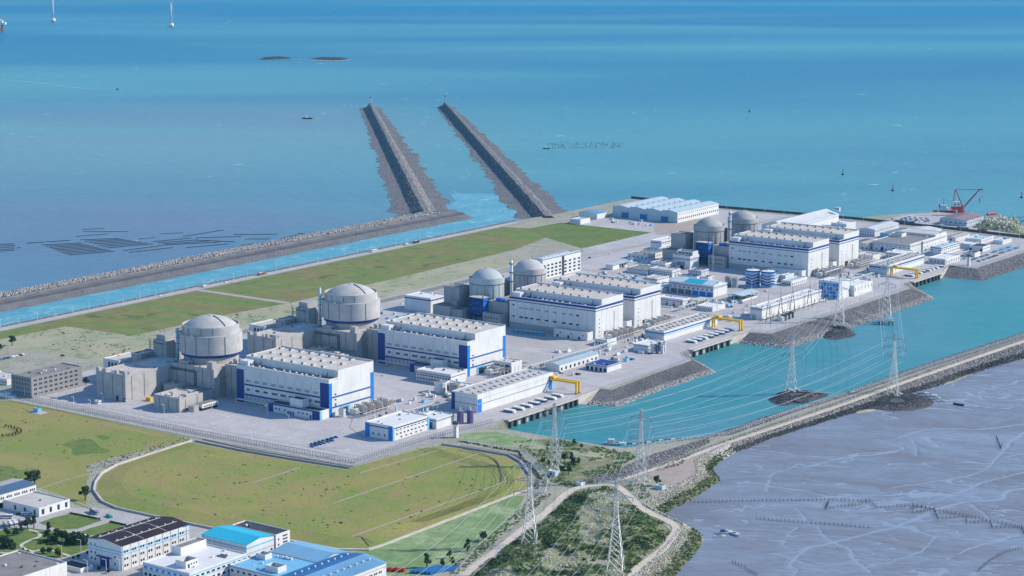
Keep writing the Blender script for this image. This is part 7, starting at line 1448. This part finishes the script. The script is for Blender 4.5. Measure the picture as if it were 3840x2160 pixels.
tree(*pk(7, 300, 560), 2, 'big dark tree clump standing alone in the dry lawn, left stem', 1.15); tree(*pk(7, 350, 552), 2, 'big dark tree clump standing alone in the dry lawn, right stem', 1.2); tree(*pk(7, 858, 688), 2, 'single dark tree beside the white lawn kerb', .95)
tree(*pk(1, 122, 1065), 2, 'single dark tree at the edge of the bare lot', .9); tree(*pk(6, 865, 385), 2, 'round dark tree at the end of the grey office block', .7); tree(*pk(1, 6, 1110), 1, 'tree at the left frame edge beside the bare lot', .8)
for i, (x, y, k, s) in enumerate([(280, 972, 1, 1.1), (342, 966, 3, 1.5), (490, 1012, 3, 1.1), (165, 1042, 0, .8), (215, 1022, 0, .7), (70, 1042, 4, .9), (60, 1165, 2, .8), (20, 1160, 0, 1), (110, 1170, 1, .9), (480, 1082, 0, .9), (580, 1085, 0, 1), (625, 1100, 2, .7), (660, 1112, 0, 1), (690, 1120, 1, 1), (735, 1112, 0, .95), (760, 1130, 2, .7), (800, 1112, 0, 1), (830, 1140, 1, 1), (870, 1130, 0, .9), (560, 1110, 4, 1), (520, 1112, 4, 1),
        (430, 1222, 4, .8), (500, 1226, 4, .9), (582, 1252, 4, .9), (600, 1250, 4, .8), (440, 1228, 4, .7), (736, 1290, 4, .5), (790, 1275, 4, .6), (885, 1230, 4, .5), (20, 1322, 0, .9), (-20, 1345, 1, 1), (235, 1190, 4, .35), (280, 1210, 4, .35), (40, 1380, 1, .6), (1095, 1425, 4, .6), (1000, 1400, 4, .6)]):
    tree(*pk(7, x, y), k, 'leafy garden tree in the lawn beside the winding path', s, 'garden trees by the winding path')
for i, (x, y, k, s, lab) in enumerate([(1880, 1365, 3, 1.6, 'dark pointed tree at the corner of the mint field'), (2110, 1272, 3, 1.1, 'small dark tree above the red crates'), (2140, 1352, 3, 1.1, 'small dark tree beside the blue tube bundles'), (2290, 1202, 3, 1.3, 'dark tree on the mint field ditch'), (2450, 1102, 2, .7, 'larger dark tree at the upper end of the mint field ditch'), (2040, 1352, 4, .8, 'bush like tree near the blue tube bundles')]):
    tree(*pk(8, x, y), k, lab, s)
for i, (x, y, k, s) in enumerate(sorted([(900, 330, 2, .5), (1120, 300, 2, .6), (1100, 420, 2, .6), (1190, 310, 3, 1.3), (1210, 330, 0, .8), (1260, 330, 0, .8), (1160, 430, 2, .6), (960, 345, 0, .7), (1290, 165, 0, .5), (1215, 140, 0, .7), (2050, 540, 2, .7), (1560, 390, 0, .5), (140, 1200, 2, .5), (300, 1090, 2, .6)])):
    tree(*pk(9, x, y), k, ORD[i] + ' tree from the left among the line tower shrubs, a ' + ('round' if k == 0 else 'pointed' if k == 3 else 'dark') + ' one', s, 'trees near the line towers')
for i in range(38):
    an = -1.9 + (i % 19) / 18 * 3.8; rad = 24 if i < 19 else 20; a, b = -44 + rad * math.cos(an), -226 + rad * .75 * math.sin(an)
    s = thing('young_shrub', 'small dark shrub in the curved planting on the dry lawn', 'shrub', a, b, 0, rnd.uniform(0, 6), 'curved shrub planting on the lawn'); tr, cr_ = PROTO[3]; x = link('stem', tr, s); y = link('foliage', cr_, s); x.scale = y.scale = (.42, .42, .36)
def foliage(name, pts, rad, per, size, mat, label):
    V, F = leaves_np([(p[0], p[1], (p[2] if len(p) > 2 else 0) + rad[0] * .45) for p in pts], [rnd.uniform(*rad) for _ in pts], per, size)
    o = link(name, np_mesh(name, V, F, mat)); o['kind'] = 'stuff'; o['label'] = label; return o
for x0, y0, x1, y1, lab in ((710, 820, 1000, 880, 'clipped hedge along the leaf shaped lawn'), (1115, 908, 1262, 940, 'clipped hedge behind the maroon roofed workshop')):
    V, F = leaves_np([(*pk(7, x0 + (x1 - x0) * t / 24, y0 + (y1 - y0) * t / 24), .5) for t in range(25)], [.9] * 25, 40, .3); o = link('hedge', np_mesh('hedge', V, F, 'leaf_dark')); tag(o, lab, 'hedge')
V, F = leaves_np([(*pk(7, rnd.uniform(400, 880), rnd.uniform(1095, 1140)), .6) for _ in range(70)], [1.5] * 70, 30, .4); o = link('shrub_bed', np_mesh('shrub_bed', V, F, 'leaf_dark')); tag(o, 'dark shrub bed under the garden trees', 'shrub bed')
V, F = leaves_np([(*pk(7, rnd.uniform(0, 150), rnd.uniform(1130, 1180)), .6) for _ in range(30)], [1.5] * 30, 30, .4); o = link('shrub_bed', np_mesh('shrub_bed', V, F, 'leaf_dark')); tag(o, 'dark shrub bed at the left end of the garden', 'shrub bed')
# scrubby headland: uneven ground inside the loop of the track
HEAD = pks(9, [(1255, 605), (1420, 570), (1590, 565), (1680, 630), (1780, 720), (1860, 790), (2000, 870), (2140, 940), (2190, 990), (2150, 1070), (2060, 1180), (1930, 1270), (1800, 1370), (1760, 1520), (900, 1600), (140, 1500), (400, 1290), (760, 1010), (990, 830), (1150, 680)])
def hz(x, y):
    d = min(math.dist((x, y), TRACK[i]) for i in range(0, len(TRACK), 3)); k = min(1, max(0, (d - 4) / 22))
    return .25 + k * (2.2 + 4.5 * (mnoise.fractal((x * .022, y * .022, 1.3), .9, 2.1, 5)) + 1.6 * mnoise.noise((x * .1, y * .1, 4)))
xs = np.arange(470, 690, 2.6); ys = np.arange(-420, -55, 2.6); HZ = {}; V, F = [], []
for i, x in enumerate(xs):
    for j, y in enumerate(ys):
        if inside(x, y, HEAD): HZ[(i, j)] = len(V); V.append((x, y, hz(x, y)))
for (i, j), k in HZ.items():
    if all(q in HZ for q in ((i + 1, j), (i + 1, j + 1), (i, j + 1))): F.append((k, HZ[(i + 1, j)], HZ[(i + 1, j + 1)], HZ[(i, j + 1)]))
o = link('headland', np_mesh('headland', np.array(V, float), np.array(F), 'scrub_ground')); o['kind'] = 'structure'; o['label'] = 'hummocky scrub covered headland inside the bend of the track'
veg = lambda x, y: mnoise.noise((x * .035, y * .035, 7.7)) + .35 * mnoise.noise((x * .11, y * .11, 2)) > -.22
P = [(x, y, hz(x, y)) for x, y in scatter_in(HEAD, 2600, veg)]
foliage('scrub', P, (.8, 2.0), 26, .30, 'leaf_scrub', 'low dense green scrub on the headland')
foliage('dark_scrub', [p for p in P if mnoise.noise((p[0] * .05, p[1] * .05, 3.1)) > .15], (1.2, 2.4), 16, .4, 'leaf_dark', 'darker taller scrub on the headland')
rocks('headland_rocks', [(x, y, hz(x, y)) for x, y in scatter_in(HEAD, 1500, lambda x, y: not veg(x, y))], (.2, .8), 'pale_rock', 'pale boulders and spoil on the bare parts of the headland')
# shore fringe, ditch sides, tussocks
i0, i1 = IX[(506, 120)], IX[(690, -420)]
foliage('shore_weeds', strip_points(*ring_lines(i0, i1, .35, .85), 1500), (.6, 1.4), 16, .3, 'leaf_shore', 'green weed belt round the foot of the headland')
foliage('dyke_weeds', strip_points(*ring_lines(IX[(540, 690)], i0, .55, 1.05), 500), (.4, .9), 12, .25, 'leaf_dark', 'dark weeds at the muddy foot of the dyke')
SC = pks(9, [(560, 110), (1000, 60), (1650, 190), (1880, 230), (1700, 330), (1640, 480), (1240, 540), (1180, 560), (980, 500), (840, 330), (690, 170)])
sheet('basin_head_scrub', SC, .07, 'scrub_ground', 'scrubby ground at the head of the basin')
foliage('basin_head_bushes', [p for p in scatter_in(SC, 620, lambda x, y: mnoise.noise((x * .05, y * .05, 9)) > -.05)], (.6, 1.7), 22, .32, 'leaf_scrub', 'green bushes at the head of the basin')
sheet('basin_head_pale_ground', [(300, -5), (352, -3), (372, -1), (385, 12), (360, 30), (318, 34), (302, 20)], .08, 'mint_field', 'pale green weedy ground beside the near watch tower')
foliage('ditch_weeds', [(468 + rnd.uniform(-6, 6) + t * 68, -106 - t * 212) for t in [rnd.random() for _ in range(420)]], (.5, 1.3), 18, .3, 'leaf_scrub', 'weeds along the ditch between mint field and track')
foliage('fence_weeds', [(310 + rnd.uniform(-2, 2) + t * 140, -12 - (0 if t < .45 else (t - .45) * 125) + rnd.uniform(-2, 2)) for t in [rnd.random() for _ in range(240)]], (.4, 1.0), 16, .28, 'leaf_dark', 'dark weeds along the white post fence')
foliage('strip_weeds', scatter_in(pks(7, [(860, 330), (1180, 250), (1900, 35), (1920, 80), (1180, 335), (900, 420)]), 220), (.3, .9), 12, .26, 'leaf_scrub', 'weeds on the gravel strip between the lawns'); rocks('strip_stones', [(x, y, .1) for x, y in scatter_in(pks(7, [(860, 330), (1180, 250), (1900, 35), (1920, 90), (1180, 335), (980, 560), (1060, 720), (880, 745)]), 700)], (.2, .6), 'pale_rock', 'pale stones on the gravel strip between the lawns')
# hillock on the spit
hb = [(158, 1396), (222, 1384), (240, 1392), (200, 1470), (165, 1500), (140, 1490), (146, 1440)]
hl = islet('spit_hillock', hb, -.5, 8, 'scrub_ground', 'scrubby rock hillock at the tip of the spit', 260, (.8, 2.2), 'hillock', 'pale_rock')
foliage('hillock_scrub', [(185 + rnd.uniform(-28, 28), 1438 + rnd.uniform(-40, 40), rnd.uniform(3, 7)) for _ in range(160)], (.8, 2), 20, .35, 'leaf_scrub', 'green scrub on the spit hillock')
pr_ = thing('trestle_pier', 'thin trestle pier reaching out from the spit hillock', 'pier', 150, 1512, 0, .9); part(MB().box(0, 58, -1, 1, -.6, 0), 'deck', 'dark_steel', pr_); [part(MB().cyl(x, 0, -9, -.6, .4, n=6), 'pile', 'dark_steel', pr_) for x in range(4, 58, 9)]
bp = thing('berth_beacon', 'white beacon platform on dark piles right of the red crane', 'beacon', *pk(5, 2480, 555, ZW), ZW); part(MB().box(-5, 5, -4, 4, 6, 9), 'cap', 'white_wall', bp); [part(MB().cyl(x, y, -2, 6, .7, n=8), 'pile', 'dark', bp) for x in (-4, 0, 4) for y in (-3, 3)]; part(MB().cyl(0, 0, 9, 16, .9, .6, 8), 'light_tower', 'white_wall', bp)
# long sea wall on the north shore
sw_ = thing('sea_wall', 'dark low sea wall along the north shore', 'wall', 0, 0)
for p, q in zip([(-400, 1366), (-232, 1358), (-20, 1372), (140, 1366), (262, 1352), (303, 1343)], [(-232, 1358), (-20, 1372), (140, 1366), (262, 1352), (303, 1343)]):
    ux, uy = q[0] - p[0], q[1] - p[1]; Lw = math.hypot(ux, uy); nx, ny = -uy / Lw * .6, ux / Lw * .6
    part(MB().prism([(p[0] + nx, p[1] + ny), (p[0] - nx, p[1] - ny), (q[0] - nx, q[1] - ny), (q[0] + nx, q[1] + ny)], -.3, 3.4), 'wall_length', 'dark_bed', sw_)
ribbon('plaza_road', pks(8, [(560, 125), (900, 0), (1200, -110)]), 9, .09, 'light_paving'); ribbon('plaza_road', [(-160, -108), (100, -112), (278, -108), (277, -20)], 8, .10, 'light_paving'); ribbon('plant_road', [(204, 60), (203, 420), (204, 600), (212, 900), (206, 1120)], 9, .10, 'road_concrete'); ribbon('plant_road', [(-140, 300), (-140, 1100)], 8, .10, 'road_concrete'); ribbon('plant_road', [(-140, 782), (200, 782)], 8, .105, 'road_concrete'); ribbon('plant_road', [(-140, 600), (200, 604)], 8, .105, 'road_concrete'); ribbon('plant_road', [(-140, 1110), (240, 1112)], 8, .105, 'road_concrete')

# ------------------------------------------------------------------ yard clutter, kerbs and stains
def clutter(zone, n, label, group, seed):
    rr = random.Random(seed); a0, a1, b0, b1 = zone
    for i in range(int(n * 1.6)):
        a, b = rr.uniform(a0, a1), rr.uniform(b0, b1); k = rr.random()
        if k < .35: mb, nm, m_ = MB().box(0, 2.4, 0, 6, .15, 2.7).box(.1, 2.3, .1, 5.9, 2.7, 2.8).box(2.4, 2.48, 1, 2, .2, 2.3), 'cabin', rr.choice(['white_wall', 'pale_roof', 'old_white', 'light_blue'])
        elif k < .6: mb, nm, m_ = MB().box(0, rr.uniform(2, 5), 0, rr.uniform(2, 5), 0, rr.uniform(.6, 1.6)).box(.3, 1.5, .3, 1.6, 1.2, 2.2), 'material_stack', rr.choice(['louvre', 'rust', 'light_roof', 'car_blue', 'timber'])
        elif k < .8: mb, nm, m_ = MB().cyl(0, 0, 0, rr.uniform(2, 4), rr.uniform(.8, 1.6), n=10).cyl(0, 0, 2, 4.6, .25, n=6), 'small_tank', rr.choice(['pale_steel', 'white_wall', 'louvre'])
        else: mb, nm, m_ = MB().box(0, 1.4, 0, 3, 0, 2.2).box(.1, 1.3, .1, 2.9, 2.2, 2.35).box(1.4, 1.5, .4, 2.6, .5, 1.8), 'cabinet', rr.choice(['white_wall', 'pale_steel', 'green_paint'])
        single(mb, nm, m_, {'white_wall': 'white', 'pale_roof': 'pale blue', 'old_white': 'cream', 'light_blue': 'light blue', 'louvre': 'grey', 'rust': 'rusty', 'light_roof': 'pale grey', 'car_blue': 'dark blue', 'timber': 'black', 'pale_steel': 'steel', 'green_paint': 'green'}[m_] + ' ' + nm.replace('_', ' ') + ' ' + label, 'yard equipment', a, b, 0, rr.choice([0, 1.57]) + rr.uniform(-.1, .1), group)
for zi, (z_, n_, t_) in enumerate([((206, 226, 8, 70), 14, 'beside the near pump house approach'), ((214, 250, 250, 420), 22, 'in the yard between near and middle pump houses'), ((206, 230, 590, 700), 12, 'along the road before the switch house'), ((150, 200, 664, 700), 10, 'around the small transformer yard'), ((206, 232, 880, 965), 12, 'between the blue glazed hall and the far pump house'),
        ((40, 125, 1048, 1128), 18, 'between the farthest hall and the flat workshop'), ((190, 210, 1125, 1255), 8, 'beside the three storey white house'), ((-60, 40, 1120, 1200), 10, 'before the curved white hall'), ((-130, -60, 1010, 1100), 10, 'behind the far reactors'), ((-60, 20, 700, 790), 12, 'between the middle workshops'), ((-90, -40, 820, 880), 8, 'near the open shelter'),
        ((-140, -60, 380, 430), 8, 'behind the second domed reactor'), ((-300, -220, 1130, 1175), 8, 'before the far warehouse'), ((170, 210, 260, 400), 14, 'behind the second transformer row'), ((170, 225, 70, 140), 12, 'beside the round tanks of the second hall')]):
    clutter(z_, n_, t_, 'yard equipment ' + t_, 50 + zi)
building('shelter_store', 'low white shelter with navy roof edge between the near and middle pump houses', 236, 262, 296, 322, 6.5, 'white_wall', 'white_roof', [(5.2, 5.9, 'navy')], [row('L', 26, 5, 0, 3, 4, 'dark')]); building('shelter_store', 'long white canopy store behind the near block revetment', 206, 222, 270, 340, 7, 'white_wall', ('pale_roof', 'pale_roof'), win=[('R', 4, 66, 9, 1, 3, 3, 'glass')], gable='b', rise=1.4)
building('dosing_house', 'white dosing house beside tall steel vessels before the middle pump house', 226, 244, 400, 430, 8, 'white_wall', 'white_roof', [(6.2, 6.9, SL)], [row('R', 30, 5, 1, 2, 3, 'dark')])
for k in range(5): tank(248 + (k % 3) * 5, 402 + (k // 3) * 8 + k * 2, 1.8, 9, ['first', 'second', 'third', 'fourth', 'fifth'][k] + ' slim steel vessel from the left beside the dosing house', 'purple' if k % 2 else 'pale_steel', 'pressure_vessel')
building('relay_house', 'small white relay house between the workshops and the fence', -70, -48, 700, 720, 6, 'white_wall', 'grey_roof', win=[row('L', 22, 5, 2, 1.6, 1.6), row('R', 20, 4, 2, 1.6, 1.6)]); building('relay_house', 'white relay house with navy line near the middle road', 20, 40, 742, 770, 8, 'white_wall', 'light_roof', [(6, 6.7, NV)], [row('L', 20, 4, 2, 1.8, 1.8)])
building('relay_house', 'low white house between the office side hall and the blue roofed workshop', 52, 72, 700, 735, 7, 'white_wall', 'pale_roof', [(5.2, 5.8, SL)], [row('L', 20, 5, 1.6, 1.6, 1.8)]); building('relay_house', 'grey roofed white house before the farthest turbine hall', 60, 96, 1062, 1082, 8, 'white_wall', 'grey_roof', win=[row('L', 36, 8, 2.2, 1.8, 1.8)])
building('relay_house', 'small white house behind the farthest transformer row', 150, 172, 1058, 1080, 7, 'white_wall', 'light_roof', win=[row('L', 22, 4, 2, 1.8, 1.8)]); building('relay_house', 'white house with slate line behind the far pump house', 176, 200, 1086, 1118, 8.5, 'white_wall', 'white_roof', [(6.4, 7, SL)], [row('L', 24, 5, 2, 1.8, 2)])
for k, (pts_, w_) in enumerate((([(199, 60), (198, 600), (207, 900), (201, 1120)], .5), ([(209, 60), (208, 600), (217, 900), (211, 1120)], .5), ([(-140, 777.5), (196, 777.5)], .5), ([(-140, 786.5), (196, 786.5)], .5), ([(-140, 599), (196, 599)], .5), ([(-140, 608), (196, 608)], .5), ([(-135.5, 300), (-135.5, 1100)], .5), ([(-144.5, 300), (-144.5, 1100)], .5), ([(-140, 1105.5), (236, 1107.5)], .5), ([(-160, -103.5), (100, -107.5), (273, -103.5), (272.5, -20)], .4), ([(-160, -112.5), (100, -116.5), (282, -112.5)], .4), ([(165, 8), (185, -8), (200, -30), (236, -52)], .6), ([(-388.5, -300), (-388.5, 1060)], .8))):
    ribbon('kerb', pts_, w_, .135, 'asphalt')
for k, (a0, a1, b0, b1) in enumerate(((-150, 40, 268, 330), (60, 196, 268, 330), (-150, -20, 340, 420), (-140, -70, 480, 590), (-60, 190, 612, 632), (210, 235, 700, 760), (-140, -20, 1010, 1100), (60, 190, 352, 420))):
    ribbon('paving_bay', [(a0, (b0 + b1) / 2), (a1, (b0 + b1) / 2)], b1 - b0, .075, 'road_concrete' if k % 2 else 'light_paving')
rocks('field_tufts', [(x, y, 2.2) for x, y in scatter_in(inner, 300, lambda x, y: mnoise.noise((x * .03, y * .03, 5)) > -.1)], (.5, 1.7), 'tuft', 'low dark grass tufts on the mown field', .10)
rocks('lawn_tufts', [(x, y, .08) for x, y in scatter_in([(-140, -150), (100, -150), (118, -240), (150, -330), (60, -400), (-100, -330)], 240, lambda x, y: mnoise.noise((x * .03, y * .03, 15)) > -.05)], (.5, 1.6), 'tuft', 'low dark grass tufts on the south lawn', .10)
rocks('lot_tufts', [(x, y, .05) for x, y in scatter_in([(-350, 60), (-350, 140), (-255, 150), (-246, 380), (-190, 380), (-185, 60)], 420, lambda x, y: mnoise.noise((x * .02, y * .02, 25)) > 0)], (.5, 1.8), 'tuft', 'green tufts on the bare lot', .12)
rocks('dyke_root_stones', [(x, y, .2) for x, y in scatter_in(pks(9, [(1250, 500), (1600, 400), (2000, 230), (2576, 55), (2576, 120), (2050, 330), (1700, 470), (1300, 520)]), 2200)], (.35, .9), 'grey_rock', 'grey riprap where the dyke meets the headland')
foliage('dyke_root_weeds', scatter_in(pks(9, [(2000, 360), (2330, 250), (2420, 200), (2300, 330), (2060, 400)]), 160) + scatter_in(pks(9, [(1700, 540), (1900, 520), (2000, 640), (1880, 690)]), 160), (.3, .9), 14, .26, 'leaf_scrub', 'weeds round the track tower')
for k in range(5):
    ribbon('tyre_track', smooth_line([(x + k * 2.2, y + k * 2.6) for x, y in [(300, -60), (345, -72), (390, -80), (425, -115), (436, -170), (434, -240)]], 5), .7, 2.25 + k * .004, 'tuft', .3)
# vehicles and stores on the plant roads
for i in range(16): car(206 + (i % 2) * 4, 240 + i * 52 + (i * 37) % 19, RB, ORD[i] + ' vehicle along the pump house road, counted from the near end', 'vehicles on the pump house road')
for i in range(12): car(-138 + (i % 2) * 3, 420 + i * 44, RB, ORD[i] + ' vehicle along the western plant road, counted from the near end', 'vehicles on the western plant road')
for i in range(9): car(-40 + i * 26, 784 - (i % 2) * 4, 0, ORD[i] + ' vehicle on the middle cross road, counted from the left', 'vehicles on the cross road')
for i in range(14): car(60 + (i % 7) * 3.2, 336 + (i // 7) * 12, 1.57, 'car in the double row on the wide paving behind the second turbine hall', 'cars behind the second turbine hall')
def trestle(a, b, L_, along_b, label, h=5.5):
    r = thing('pipe_trestle', label, 'pipe trestle', a, b, 0, 0 if along_b else -math.pi / 2)
    for y in range(0, int(L_) + 1, 8): part(MB().box(0, .4, y, y + .4, 0, h).box(3.6, 4, y, y + .4, 0, h).box(0, 4, y, y + .4, h - .5, h), 'frame', 'old_white', r)
    for x, rd, m_ in ((.6, .35, 'pale_steel'), (1.6, .45, 'light_roof'), (2.7, .3, 'dark_steel'), (3.4, .25, 'pipe_blue')): part(MB().tube((x, -1, h + rd), (x, L_ + 1, h + rd), rd, 6), 'pipe', m_, r)
for a, b, L_, ab_, lab in ((150, 612, 40, True, 'short pipe trestle beside the small white transformer house'), (226, 874, 72, True, 'pipe trestle between the blue glazed hall and the far pump house'), (90, 1050, 70, True, 'pipe trestle behind the farthest turbine hall'), (-50, 1046, 60, False, 'pipe trestle behind the far reactors'), (40, 640 - 34, 90, False, 'long pipe trestle along the cross road by the tank side hall'),
                           (196, 256, 150, True, 'long pipe trestle behind the second transformer row'), (100, 870, 44, False, 'pipe trestle behind the far wave painted tanks'), (-60, 866, 60, False, 'pipe trestle near the open shelter'), (216, 20, 56, True, 'pipe trestle beside the blue ended workshop')):
    trestle(a, b, L_, ab_, lab)
# ------------------------------------------------------------------ sea air
hz_ = bpy.data.materials.new('sea_air'); hz_.use_nodes = True; nn = hz_.node_tree.nodes; nn.remove(nn['Principled BSDF'])
pv = nn.new('ShaderNodeVolumePrincipled'); pv.inputs['Color'].default_value = (0.14, 0.64, 1.0, 1); pv.inputs['Density'].default_value = HAZE; pv.inputs['Anisotropy'].default_value = 0.0
hz_.node_tree.links.new(pv.outputs['Volume'], nn['Material Output'].inputs['Volume'])
hb_ = MB().box(-62000, 62000, -6000, 72000, -12, 520); me = bpy.data.meshes.new('haze'); me.from_pydata(hb_.v, [], hb_.f); me.materials.append(hz_)
o = link('haze', me); o['kind'] = 'stuff'; o['label'] = 'pale blue sea haze over the whole scene'
